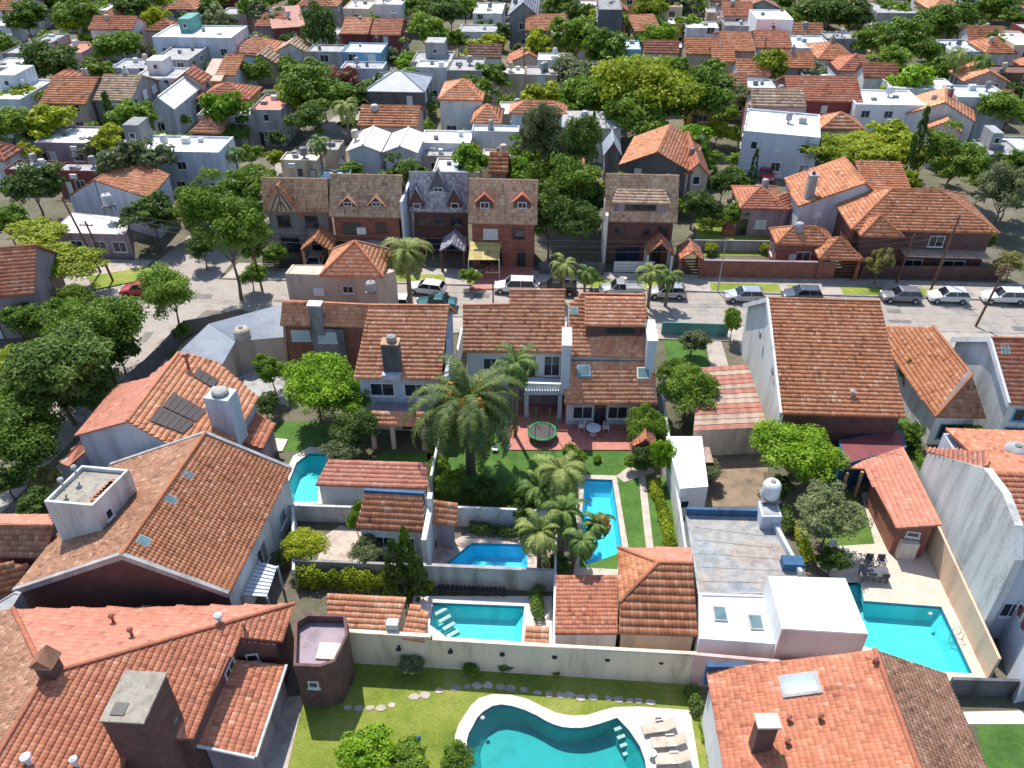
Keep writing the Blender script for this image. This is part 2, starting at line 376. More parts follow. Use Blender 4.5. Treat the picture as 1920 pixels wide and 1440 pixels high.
def single_tiles(d, idx, mat, parent):
    key = (mat.name, round(d['w'], 3), round(d['c'], 3))
    if key not in _tile_me:
        e = dict(d); e['A'] = np.array([0.]); e['B'] = np.array([d['w']]); e['T'] = np.array([0.]); e['o'] = np.zeros(3)
        e['sx'] = np.array([1., 0, 0]); e['up'] = np.array([0, 1., 0]); e['n'] = np.array([0, 0, 1.])
        V, Q, t = tiles_geom(e); _tile_me[key] = [np_mesh('roof_tile', V, Q, mat, np.full(len(t), v)) for v in (.2, .35, .5, .65, .8)]
    pl = Vector((0, 0, 0)); q = parent
    while q: pl += q.location; q = q.parent
    sx, u, n = d['sx'], d['up'], d['n']
    for i in idx:
        p = Vector(d['o'] + d['A'][i] * sx + d['T'][i] * u) - pl
        o = bpy.data.objects.new('roof_tile', random.choice(_tile_me[key])); C.objects.link(o); o.parent = parent
        o.matrix_local = Matrix(((sx[0], u[0], n[0], p.x), (sx[1], u[1], n[1], p.y), (sx[2], u[2], n[2], p.z), (0, 0, 0, 1))) @ Matrix.Rotation(random.gauss(0, .012), 4, 'Z')

class House:
    def __init__(s, label, base, cat='house', group=None, name='house'):
        s.loc = Vector(base[:2] + (0,)) if isinstance(base, tuple) else Vector((base.x, base.y, 0))
        s.e = empty(name, s.loc, label, cat, group); s.planes = []; s.foot = []
    def roof(s, planes, mat='o', w=.22, c=.36, single=0, thick=.13, ridges=(), rsingle=True, tiles=True, name='roof', wave=.032, step=.055, label=None):
        m = TM.get(mat) or M[mat]; mb = MB()
        for P in planes:
            mb.prism(ccw(P), [p.z - thick for p in ccw(P)], [p.z for p in ccw(P)])
        r = mb.build(name, m, s.e); 
        if label: r['label'] = label
        Vs, Qs, Ts, nv = [], [], [], 0; left = single
        if tiles:
            cand = []
            ds = [tile_rows(P, w, c, wave, step) for P in planes]; ds = [d for d in ds if d]
            if single:
                for di, d in enumerate(ds):
                    pos = d['o'] + ((d['A'] + d['B']) / 2)[:, None] * d['sx'] + d['T'][:, None] * d['up']
                    dd = np.linalg.norm(pos - np.array([0, 0, CH]), axis=1); full = (d['B'] - d['A']) > d['w'] * .98
                    v = Vector((0, 0, 0)); rel = pos - np.array([0, 0, CH])
                    dep = rel @ np.array(fw); px = np.abs(rel @ np.array(rt) / dep * F) < 950; py = np.abs(rel @ np.array(up) / dep * F) < 712
                    for i in np.nonzero(full & px & py)[0]: cand.append((dd[i], di, i))
                cand.sort(key=lambda x: x[0]); cand = cand[:single]
            for di, d in enumerate(ds):
                idx = [i for _, k, i in cand if k == di]; sel = np.ones(len(d['A']), bool)
                if idx: sel[idx] = False; single_tiles(d, idx, m, r)
                V, Q, T = tiles_geom(d, sel); Vs.append(V); Qs.append(Q + nv); Ts.append(T); nv += len(V)
            me = np_mesh('roof_tiles', np.concatenate(Vs), np.concatenate(Qs), m, np.concatenate(Ts))
            o = link('roof_tiles', me, None, r); o['kind'] = 'stuff'
        for a, b in ridges: run_ridge(a, b, m, r, rsingle)
        s.r = r; s.planes += planes; return r
    def body(s, mat, planes=None, shrink=.4, z0=0, drop=.16, name='wall'):
        planes = planes or s.planes; allp = [p for P in planes for p in P]
        cx = (min(p.x for p in allp) + max(p.x for p in allp)) / 2; cy = (min(p.y for p in allp) + max(p.y for p in allp)) / 2
        hx = max(.1, max(p.x for p in allp) - cx); hy = max(.1, max(p.y for p in allp) - cy)
        fx, fy = 1 - shrink / hx, 1 - shrink / hy; mb = MB()
        for P in planes:
            Q = ccw(P); a = plane_fit(Q); d = sum(a.dot(p) for p in Q) / len(Q)
            pts = [Vector((cx + (p.x - cx) * fx, cy + (p.y - cy) * fy, 0)) for p in Q]
            mb.prism(pts, z0, [(d - a.x * p.x - a.y * p.y) / a.z - drop for p in pts])
        o = mb.build(name, M[mat], s.e); s.k = (cx, cy, fx, fy); return o
    def sh(s, p):
        cx, cy, fx, fy = s.k; return Vector((cx + (p.x - cx) * fx, cy + (p.y - cy) * fy, 0))
    def win(s, a, b, f, z, w, h, pane='glass', frame='frame', name='window', sill=True):
        window(s.e, a, b, f, z, w, h, pane, frame, name, sill)
    def chimney(s, p, w, d, ztop, mat='white', z0=None, cap='lgrey', rz=0, name='chimney', over=.08, pot=True, parent=None):
        mb = MB(); z0 = z0 if z0 is not None else p.z - 2.5
        mb.box(p.x, p.y, z0, w, d, ztop - .12 - z0, rz); o = mb.build(name, M[mat], parent or s.e)
        m2 = MB(); m2.box(p.x, p.y, ztop - .12, w + 2 * over, d + 2 * over, .12, rz); 
        c = m2.build('cap', M[cap], o)
        if pot: m3 = MB(); m3.tube((p.x, p.y, ztop), (p.x, p.y, ztop + .3), w * .22, w * .2, 8); m3.build('flue', M['black'], o)
        return o
def ccw(P):
    a = sum(P[i].x * P[(i + 1) % len(P)].y - P[(i + 1) % len(P)].x * P[i].y for i in range(len(P)))
    return list(P) if a > 0 else list(P)[::-1]
def window(par, a, b, f, z, w, h, pane='glass', frame='frame', name='window', sill=True):
    """window on the wall a -> b (outward side on the right hand); f = place along it 0..1; z = height of its foot"""
    a = Vector((a.x, a.y, 0)); b = Vector((b.x, b.y, 0)); d = (b - a).normalized(); n = Vector((d.y, -d.x, 0)); c = a + (b - a) * f
    t = .07 if w < 3 else .1
    def bar(mb, u0, u1, z0, z1, o0, o1):
        p = [c + d * u0 + n * o0, c + d * u1 + n * o0, c + d * u1 + n * o1, c + d * u0 + n * o1]; mb.prism(ccw(p), z0, z1)
    m = MB(); bar(m, -w / 2, w / 2, z, z + t, -.03, .08); bar(m, -w / 2, w / 2, z + h - t, z + h, -.03, .08)
    bar(m, -w / 2, -w / 2 + t, z + t, z + h - t, -.03, .08); bar(m, w / 2 - t, w / 2, z + t, z + h - t, -.03, .08)
    if w > .9 and pane == 'glass': bar(m, -t / 3, t / 3, z + t, z + h - t, -.03, .05)
    if sill: bar(m, -w / 2 - .08, w / 2 + .08, z - .07, z - .004, -.03, .14)
    o = m.build(name, M[frame], par); g = MB(); bar(g, -w / 2 + t - .005, w / 2 - t + .005, z + t - .005, z + h - t + .005, -.02, .02)
    g.build('pane' if pane == 'glass' else 'shutter', M[pane], o); return o

def rectq(x0, x1, yt, yb, z, rz=0):
    """axis aligned rectangle whose picture box is about x0..x1, yt..yb at height z"""
    a = at(x0, yb, z); b = at(x1, yb, z); c = at((x0 + x1) / 2, yt, z); y0 = (a.y + b.y) / 2; y1 = c.y
    cx = (a.x + b.x) / 2 - (y1 - y0) * .0; hw = (b.x - a.x) / 2; cy = (y0 + y1) / 2; hd = max((y1 - y0) / 2, 1.2)
    # far edge lies left or right of the near edge in the picture: keep the box centred
    m = at((x0 + x1) / 2, (yt + yb) / 2, z); cx = m.x
    co, si = math.cos(R(rz)), math.sin(R(rz)); out = []
    for u, v in ((-hw, -hd), (hw, -hd), (hw, hd), (-hw, hd)): out.append(Vector((cx + u * co - v * si, cy + u * si + v * co, z)))
    return out
def gable_planes(q, rise, axis='x', t=.5):
    A, B, D, E = q; 
    if axis == 'x': r1 = A.lerp(E, t); r2 = B.lerp(D, t)
    else: r1 = A.lerp(B, t); r2 = E.lerp(D, t)
    r1 = r1 + Vector((0, 0, rise)); r2 = r2 + Vector((0, 0, rise))
    return ([[A, B, r2, r1], [D, E, r1, r2]] if axis == 'x' else [[E, A, r1, r2], [B, D, r2, r1]]), (r1, r2)
def hip_planes(q, rise, axis='x', k=.5):
    A, B, D, E = q; w = (B - A).length; d = (E - A).length; up_ = Vector((0, 0, rise))
    if axis == 'x':
        f = min(.5, k * d / w); m1 = A.lerp(E, .5); m2 = B.lerp(D, .5); r1 = m1.lerp(m2, f) + up_; r2 = m1.lerp(m2, 1 - f) + up_
        return [[A, B, r2, r1], [B, D, r2], [D, E, r1, r2], [E, A, r1]], [(r1, r2), (A, r1), (B, r2), (D, r2), (E, r1)]
    f = min(.5, k * w / d); m1 = A.lerp(B, .5); m2 = E.lerp(D, .5); r1 = m1.lerp(m2, f) + up_; r2 = m1.lerp(m2, 1 - f) + up_
    return [[A, B, r1], [B, D, r2, r1], [D, E, r2], [E, A, r1, r2]], [(r1, r2), (A, r1), (B, r1), (D, r2), (E, r2)]
def auto_windows(h, q, z, mat_side='glass', rows=None, density=3.0, sides='NLR'):
    A, B, D, E = [h.sh(p) for p in q]
    for sname, a, b in (('N', A, B), ('R', B, D), ('L', E, A)):
        if sname not in sides: continue
        w = (b - a).length; n = max(1, int(w / density))
        if w < 2: continue
        floors = [f for f in (1.0, 3.8, 6.6) if f + 1.3 < z + .2] if rows is None else rows
        for fz in floors:
            for i in range(n):
                if random.random() < .15: continue
                window(h.e, a, b, (i + .5) / n, fz, random.choice([.9, 1.3, 1.6]), random.choice([1.1, 1.3]), random.choice(['glass', 'glass', 'shut']))
def tank(p, r=.55, h=1.1, mat='lgrey', label='round water tank', legs=.6, group='rooftop water tanks'):
    e = empty('water_tank', p, label, 'water tank', group)
    mb = MB(); mb.lathe(0, 0, [(r * .95, legs), (r, legs + .1), (r, legs + h * .75), (r * .8, legs + h * .93), (r * .3, legs + h)], 14)
    mb.build('tank_body', M[mat], e, True, True)
    m2 = MB(); m2.lathe(0, 0, [(r * .28, legs + h), (r * .28, legs + h + .08)], 10); m2.build('lid', M['grey'], e, False, True)
    if legs > .1:
        m3 = MB(); m3.box(0, 0, legs - .1, 2 * r, 2 * r, .09)
        for a in (-1, 1):
            for b in (-1, 1): m3.box(a * r * .75, b * r * .75, 0, .12, .12, legs - .1)
        m3.build('stand', M['grey'], e, False, True)
    return e
def simple_house(label, x0, x1, yt, yb, z, typ, wall, roof='o', rise=1.8, axis='x', rz=0, over=.3, w=.5, c=.5, cat='house', wins=True, chim=False, tk=False, t=.5, base=0, sides='NLR', group=None, upper=None, dens=3.0):
    q = rectq(x0, x1, yt, yb, z, rz); h = House(label, (q[0] + q[2]) / 2, cat, group)
    if typ == 'flat':
        mb = MB(); mb.prism(q, base, z - .35); mb.build('wall', M[wall], h.e)
        cx = sum((p.x for p in q)) / 4; cy = sum((p.y for p in q)) / 4
        inn = [Vector((cx + (p.x - cx) * .955, cy + (p.y - cy) * .955, z)) for p in q]; mp = MB()
        for i in range(4):
            j = (i + 1) % 4; mp.prism(ccw([q[i], q[j], inn[j], inn[i]]), z - .35, z)
        mp.build('parapet', M[wall], h.e); mr = MB(); mr.prism(inn, z - .345, z - .26); r = mr.build('roof', M[roof if roof in M else 'lgrey'], h.e)
        h.k = (cx, cy, 1, 1); s_ = pxm((x0 + x1) / 2, (yt + yb) / 2, z)
        # clutter a flat roof carries
        for i in range(random.choice([1, 2, 2])):
            u, v = random.uniform(.2, .8), random.uniform(.3, .8); p = inn[0].lerp(inn[1], u).lerp(inn[3].lerp(inn[2], u), v)
            mv = MB(); sz = random.uniform(.3, .8); mv.box(p.x, p.y, z - .26, sz * 1.3, sz, random.uniform(.3, .8), R(rz)); mv.build('roof_vent', M[random.choice(['lgrey', 'grey', 'white'])], r)
        h.top = z
    else:
        if typ == 'gable': pl, rd = gable_planes(q, rise, axis, t); rd = [rd]
        elif typ == 'hip': pl, rd = hip_planes(q, rise, axis)
        elif typ == 'shed':
            A, B, D, E = q; D = D + Vector((0, 0, rise)); E = E + Vector((0, 0, rise)); pl = [[A, B, D, E]]; rd = []
        h.roof(pl, roof, w, c, ridges=rd, rsingle=False, tiles=roof in TM, wave=.045 if w > .4 else .032, step=.08 if w > .4 else .06)
        h.body(wall, shrink=over)
        if chim:
            p = q[0].lerp(q[2], random.uniform(.35, .65)); h.chimney(p + Vector((0, 0, rise)), .7, .6, z + rise + .9, random.choice(['white', 'brick', 'lgrey']), z0=z - .5)
    if wins: auto_windows(h, q, z, sides=sides, density=dens)
    if wins and random.random() < .6: window(h.e, h.sh(q[0]), h.sh(q[1]), random.uniform(.1, .9), .03, .95, 2.1, random.choice(['glass', 'shut']), 'wood', 'door', False)
    rt_ = [c for c in h.e.children if c.name.startswith('roof')][0]; zz = z - .26 if typ == 'flat' else z + rise * .35
    if random.random() < .45:
        p = q[0].lerp(q[2], random.uniform(.3, .7)) + Vector((random.uniform(-1, 1), random.uniform(-.5, .5), 0)); mt = MB(); r_ = random.uniform(.38, .55); mt.lathe(p.x, p.y, [(r_ * .3, zz), (r_ * .3, zz + .5), (r_, zz + .5), (r_, zz + 1.3), (r_ * .8, zz + 1.5), (r_ * .25, zz + 1.58)], 10); mt.build('water_tank', M[random.choice(['lgrey', 'white', 'grey', 'bluew', 'beige'])], rt_)
    if random.random() < .4:
        p = q[0].lerp(q[2], random.uniform(.3, .7)) + Vector((random.uniform(-1.5, 1.5), 0, 0)); mt = MB(); mt.tube((p.x, p.y, zz), (p.x, p.y, zz + 2.4), .03, .02, 4)
        for k_ in range(4): mt.box(p.x, p.y, zz + 1.7 + k_ * .18, .9 - k_ * .15, .03, .03)
        mt.build('antenna', M['metal'], rt_)
    if random.random() < .35: 
        m_ = MB(); a_, b_ = h.sh(q[0]), h.sh(q[1]); f_ = random.uniform(.2, .8); c_ = a_.lerp(b_, f_); m_.box(c_.x, c_.y - .22, min(z - 1, 2.6), .9, .4, .6); m_.build('air_conditioner', M['frame'], h.e)
    if tk:
        p = q[0].lerp(q[2], .6); tank(Vector((p.x, p.y, (z - .26) if typ == 'flat' else z + rise * .6)), label='water tank on the roof of the ' + label, legs=.5, group=None)
    if upper:
        u0, u1, hh, m = upper; a = q[0].lerp(q[3], .45); b = q[1].lerp(q[2], .45)
        pts = [a.lerp(b, u0), a.lerp(b, u1), q[3].lerp(q[2], u1), q[3].lerp(q[2], u0)]; mu = MB(); mu.prism(pts, z - .26, z + hh); o = mu.build('upper_room', M[m], h.e)
        mw = MB(); window(o, pts[0], pts[1], .5, z + .6, .8, .8)
    h.q = q; return h
def flat_box(label, pts, z0, z1, wall, roof, cat='building', name='building', par=.25, wins=None, base=None):
    """flat-roofed volume on an arbitrary footprint (world xy points), low parapet"""
    P = ccw(pts); cx = sum(p.x for p in P) / len(P); cy = sum(p.y for p in P) / len(P)
    h = House(label, Vector((cx, cy, 0)), cat, name=name); mb = MB(); mb.prism(P, z0, z1 - par); mb.build('wall', M[wall], h.e)
    sz = max((p - P[0]).length for p in P); k = 1 - .42 / sz
    inn = [Vector((cx + (p.x - cx) * k, cy + (p.y - cy) * k, 0)) for p in P]
    mp = MB()
    for i in range(len(P)):
        j = (i + 1) % len(P); mp.prism(ccw([P[i], P[j], inn[j], inn[i]]), z1 - par, z1)
    mp.build('parapet', M[wall], h.e); mr = MB(); mr.prism(inn, z1 - par + .003, z1 - par + .08); h.r = mr.build('roof', M[roof], h.e); h.k = (cx, cy, 1, 1); return h
def sheet(name, pts, z, mat, holes=(), kind='structure', label=None, cat=None, thick=0, parent=None):
    loops = [[Vector((p.x, p.y, 0)) for p in ccw(pts)]] + [[Vector((p.x, p.y, 0)) for p in h] for h in holes]
    tri = geometry.tessellate_polygon(loops); flat = [p for l in loops for p in l]; mb = MB()
    vs = [(p.x, p.y, z) for p in flat]; fs = []
    for a, b, c in tri:
        A, B, D = flat[a], flat[b], flat[c]; cr = (B.x - A.x) * (D.y - A.y) - (B.y - A.y) * (D.x - A.x)
        if abs(cr) < 1e-9: continue
        fs.append((a, b, c) if cr > 0 else (a, c, b))
    mb.add(vs, fs)
    if thick:
        for l in loops:
            n = len(l); mb.add([(p.x, p.y, z) for p in l] + [(p.x, p.y, z - thick) for p in l], [(i, (i + 1) % n, n + (i + 1) % n, n + i) for i in range(n)])
    o = mb.build(name, mat if not isinstance(mat, str) else M[mat], parent); return tag(o, label, cat, None, kind)
def G(*pp): return [at(x, y, 0) for x, y in pp]
def pool(label, pts, depth, mat, steps=None, wl=-.06):
    c = sum(pts, Vector((0, 0, 0))) / len(pts); e = empty('swimming_pool', (c.x, c.y, 0), label, 'swimming pool'); P = ccw(pts); n = len(P)
    mb = MB(); fl = [c + (p - c) * .84 for p in P]
    mb.add([(p.x, p.y, .0) for p in P] + [(p.x, p.y, -.45) for p in P] + [(p.x, p.y, -depth) for p in fl], [(i, n + i, n + (i + 1) % n, (i + 1) % n) for i in range(n)] + [(n + i, 2 * n + i, 2 * n + (i + 1) % n, n + (i + 1) % n) for i in range(n)] + [tuple(range(2 * n, 3 * n))])
    mb.build('basin', M[mat], e)
    tb = MB(); k_ = [c + (p - c) * (1 - .03 / max(.5, (p - c).length)) for p in P]; tb.add([(p.x, p.y, -.015) for p in k_] + [(p.x, p.y, -.24) for p in k_], [(i, n + i, n + (i + 1) % n, (i + 1) % n) for i in range(n)]); tb.build('tile_band', M['tileband'], e)
    w = sheet('water', P, wl, M['water'], kind=None, parent=e)
    return e
def wall_run(pts, h, t, mat, label, cat='wall', z0=0, name='garden_wall', cap=None, holes=None):
    c = sum(pts, Vector((0, 0, 0))) / len(pts); e = empty(name, (c.x, c.y, 0), label, cat); mb = MB(); mc = MB()
    for i in range(len(pts) - 1):
        a, b = pts[i], pts[i + 1]; d = (b - a); d.z = 0; l = d.length; d.normalize(); n = Vector((-d.y, d.x, 0)) * (t / 2)
        a2 = Vector((a.x, a.y, 0)) - d * (t / 2 - .003 * i); b2 = Vector((b.x, b.y, 0)) + d * (t / 2 - .005 * i)
        ha = h[i] if isinstance(h, list) else h; hb = h[i + 1] if isinstance(h, list) else h
        mb.prism(ccw([a2 - n, b2 - n, b2 + n, a2 + n]), z0, [ha, hb, hb, ha] if ccw([a2 - n, b2 - n, b2 + n, a2 + n])[0] == a2 - n else [ha, hb, hb, ha][::-1])
        if cap: n2 = n * 1.25; mc.prism(ccw([a2 - n2, b2 - n2, b2 + n2, a2 + n2]), min(ha, hb) + .002, min(ha, hb) + .07)
    mb.build('wall', M[mat], e)
    if cap: mc.build('coping', M[cap], e)
    return e

# ------------------------------------------------------------------ vegetation
def crown_mesh(name, mat, seed, clumps=70, leaves=80, size=.34, flat=1.0, lump=.26, inner=.25, cone=False, ragged=.16):
    """unit crown (radius about 1): leaf clumps spread over and inside an uneven ellipsoid"""
    g = np.random.default_rng(seed); V = []; N = []; tint = []
    d = g.normal(size=(clumps, 3)); d /= np.linalg.norm(d, axis=1)[:, None]; d[:, 2] = np.where(d[:, 2] < -.35, -d[:, 2] * .6, d[:, 2])
    r = 1 - np.abs(g.normal(0, ragged, clumps)) - inner * (g.random(clumps) < .25)
    if cone:
        zz = g.random(clumps); ang = g.random(clumps) * 2 * np.pi; rr = (1 - zz) ** .8 * (.75 + .25 * g.random(clumps)) + .06
        cen = np.stack([rr * np.cos(ang), rr * np.sin(ang), zz * 2 - 1], 1)
    else:
        nb = 6; ba = g.random(nb) * 6.283; br = g.uniform(.25, .52, nb); bz = g.uniform(-.25, .45, nb) * flat; bs = g.uniform(.42, .68, nb); bs[0] = .74; br[0] = .05; bz[0] = 0
        bc = np.stack([br * np.cos(ba), br * np.sin(ba), bz], 1); w_ = g.integers(0, nb, clumps); cen = bc[w_] + d * (r * bs[w_])[:, None] * np.array([1, 1, flat])
    lr = lump * g.uniform(.65, 1.25, clumps) * (.55 if cone else 1)
    ct = np.clip(g.normal(.5, .2, clumps), 0, 1)
    n = clumps * leaves; k = np.repeat(np.arange(clumps), leaves)
    e = g.normal(size=(n, 3)); e /= np.linalg.norm(e, axis=1)[:, None]; e[:, 2] = np.where(e[:, 2] < -.2, -e[:, 2], e[:, 2])
    p = cen[k] + e * (lr[k] * g.uniform(.55, 1.08, n))[:, None] * np.array([1, 1, .75])
    nor = e + g.normal(0, .55, (n, 3)) + np.array([0, 0, .35]); nor /= np.linalg.norm(nor, axis=1)[:, None]
    a = np.cross(nor, g.normal(size=(n, 3))); a /= np.linalg.norm(a, axis=1)[:, None]; b = np.cross(nor, a)
    s = size * .5 * g.uniform(.6, 1.3, n)[:, None]
    v = np.stack([p - a * s, p - b * s * .55 + nor * s * .1, p + a * s, p + b * s * .55 + nor * s * .1], 1).reshape(-1, 3)
    q = np.arange(n * 4).reshape(-1, 4); tt = np.clip(ct[k] * .75 + g.random(n) * .35 - .05, 0, 1)
    return np_mesh(name, v, q, mat, tt)
_crowns = {}
def crown(kind, fine, var=0, shape='round'):
    key = (kind, fine, var, shape)
    if key not in _crowns:
        sd_ = abs(hash((fine, var, shape, kind))) % 9999 if False else (len(_crowns) * 37 + 11)
        kw = dict(round=dict(flat=.9), flat=dict(flat=.55, lump=.24), cone=dict(cone=True, lump=.3), open=dict(flat=.95, lump=.22, ragged=.25, inner=.4), box=dict(flat=.8, lump=.2, ragged=.05))[shape]
        cl, lv, sz = {0: (60, 46, .2), 1: (95, 85, .125), 2: (150, 120, .082)}[fine]
        if shape == 'open': cl = int(cl * .7)
        if shape == 'cone': sz *= .8
        _crowns[key] = crown_mesh('crown', L[kind], sd_, cl, lv, sz, **kw)
    return _crowns[key]
_trunks = {}
def trunk_mesh(seed, bare=False):
    if seed in _trunks: return _trunks[seed]
    r = random.Random(seed); mb = MB(); x = y = 0; pr = (0, 0, -.02); pts = [(0, 0, -.02)]
    for k in range(3):
        x += r.uniform(-.05, .05); y += r.uniform(-.05, .05); pts.append((x, y, (k + 1) / 3 * .75))
    for k in range(3): mb.tube(pts[k], pts[k + 1], .055 - .012 * k, .055 - .012 * (k + 1), 7, False)
    for i in range(6):
        a = i * 1.05 + r.uniform(-.3, .3); st = Vector(pts[2]).lerp(Vector(pts[3]), r.random()); e1 = st + Vector((math.cos(a) * .22, math.sin(a) * .22, .22)); e2 = e1 + Vector((math.cos(a) * .2, math.sin(a) * .2, .22))
        mb.tube(st, e1, .022, .015, 5, False); mb.tube(e1, e2, .015, .006, 5, False)
    _trunks[seed] = mb.mesh('trunk', M['trunk'], True); return _trunks[seed]
def tree(px, py, rpx, kind, label, zc=None, vr=1.0, shape='round', fine=1, group=None, name='tree', cat='tree', R_=None, zbase=0, noTrunk=False):
    """px,py centre of the crown in the photo, rpx its half width"""
    z = zc if zc else 3.0
    for _ in range(3):
        rad = rpx / pxm(px, py, z)
        if zc is None: z = max(rad * vr * .95 + min(1.3, rad * .5), rad * vr * .9)
    p = at(px, py, z); e = empty(name, (p.x, p.y, zbase), label, cat, group); var = random.randrange(5)
    me = crown(kind, fine, var, shape); o = link('crown', me, None, e, True); o.location = (0, 0, z - zbase); o.scale = (rad * random.uniform(1.12, 1.25), rad * random.uniform(1.12, 1.25), rad * vr * 1.2); o.rotation_euler = (0, 0, random.uniform(0, 6.28))
    if not noTrunk:
        t = link('trunk', trunk_mesh(random.randrange(5)), None, e, True); hh = z - zbase; t.scale = (rad * 1.3 if rad < 2 else rad, rad * 1.3 if rad < 2 else rad, hh * 1.0); t.rotation_euler = (0, 0, random.uniform(0, 6))
    return e
_fr = {}
def frond_mesh(kind, seed, length, droop, leaf=.42, n=44, stiff=.5):
    key = (kind, seed, length, droop)
    if key in _fr: return _fr[key]
    g = random.Random(seed); V = []; Q = []; tint = []; pts = []
    p = Vector((0, 0, 0)); ang = R(g.uniform(48, 62)); ds = length / n
    for i in range(n + 1):
        pts.append((p.copy(), ang)); p = p + Vector((math.cos(ang), 0, math.sin(ang))) * ds; ang -= droop / n * (1 + i / n)
    for i in range(2, n + 1):
        p, a = pts[i]; tn = Vector((math.cos(a), 0, math.sin(a))); nn = Vector((-math.sin(a), 0, math.cos(a)))
        l = leaf * min(length, 4.2) / 3 * (.35 + math.sin(min(1, i / n * 1.05) * math.pi) * .85)
        for s in (-1, 1):
            dr = (Vector((0, s, 0)) + tn * .55 + nn * g.uniform(-.05, .35)).normalized(); e1 = p + dr * l * .55; e2 = p + dr * l - Vector((0, 0, l * g.uniform(.15, .45)))
            w = tn * .034 * max(1, length / 3.4); k = len(V); V += [p - w, p + w, e1 + w * .9, e1 - w * .9, e2]; Q += [(k, k + 1, k + 2, k + 3), (k + 3, k + 2, k + 4, k + 4)]; tt = g.random(); tint += [tt, tt]
    for i in range(n):
        p, a = pts[i]; p2, a2 = pts[i + 1]; w = .035 * (1 - i / n) + .012; k = len(V)
        V += [p + Vector((0, w, 0)), p - Vector((0, w, 0)), p2 - Vector((0, w, 0)), p2 + Vector((0, w, 0))]; Q.append((k, k + 1, k + 2, k + 3)); tint.append(.9)
    me = bpy.data.meshes.new('frond'); me.from_pydata([tuple(v) for v in V], [], [tuple(dict.fromkeys(q)) for q in Q])
    a_ = me.attributes.new('tint', 'FLOAT', 'FACE'); a_.data.foreach_set('value', np.array(tint, np.float32)); me.materials.append(L[kind]); me.update(); _fr[key] = me; return me
def palm(px, py, z, length, label, kind='palm', nf=26, droop=1.9, trunk=None, r=.16, fruit=0, base=None, upmin=-25, seed=1, cat='palm tree', tr_mat='ptrunk'):
    """px,py,z crown centre"""
    c = at(px, py, z); b = Vector((c.x, c.y, 0)) if base is None else at(base[0], base[1], 0)
    e = empty('palm_tree', b, label, cat); rel = c - b; mb = MB(); k = 10; lp = Vector((0, 0, -.05))
    for i in range(k):
        f = (i + 1) / k; q = Vector((rel.x * f ** 1.3, rel.y * f ** 1.3, rel.z * f - .1)); rr = r * (1.25 - .4 * f)
        mb.tube(lp, q, rr * (1.08 if i % 1 == 0 else 1), rr, 9, i == k - 1); lp = q
    mb.build('trunk', M[tr_mat], e, False, True); g = random.Random(seed)
    for i in range(nf):
        me = frond_mesh(kind, 1 + i % 4, length, droop + .25 * (i % 3)); o = link('frond', me, None, e, True); f = (i + .5) / nf
        o.location = rel + Vector((0, 0, .05)); tilt = R(g.uniform(-14, 14) + (-28 + 95 * f ** .9 + (upmin + 25))); o.rotation_euler = (0, tilt, 0)
        o.rotation_euler = Matrix.Rotation(i * 2.39996 + g.uniform(-.2, .2), 4, 'Z').to_euler(); o.rotation_euler = (Matrix.Rotation(i * 2.39996 + g.uniform(-.2, .2), 4, 'Z') @ Matrix.Rotation(tilt, 4, 'Y')).to_euler()
        s_ = g.uniform(.68, 1.15); o.scale = (s_, s_, s_)
    for i in range(fruit):
        a = i * 2 * math.pi / fruit; mb = MB(); st = rel + Vector((0, 0, .5)); d = Vector((math.cos(a), math.sin(a), .75)).normalized(); e1 = st + d * length * .3; mb.tube(st, e1, .04, .03, 5)
        for j in range(40):
            t = g.random(); q = e1 + Vector((d.x * .6 * t, d.y * .6 * t, -.9 * t * t)) + Vector((g.uniform(-.16, .16), g.uniform(-.16, .16), g.uniform(-.1, .1))); mb.tube(q, q + Vector((g.uniform(-.15, .15), g.uniform(-.15, .15), -.28)), .07, .04, 5)
        mb.build('fruit_bunch', M['fruit'], e, False, True)
    return e

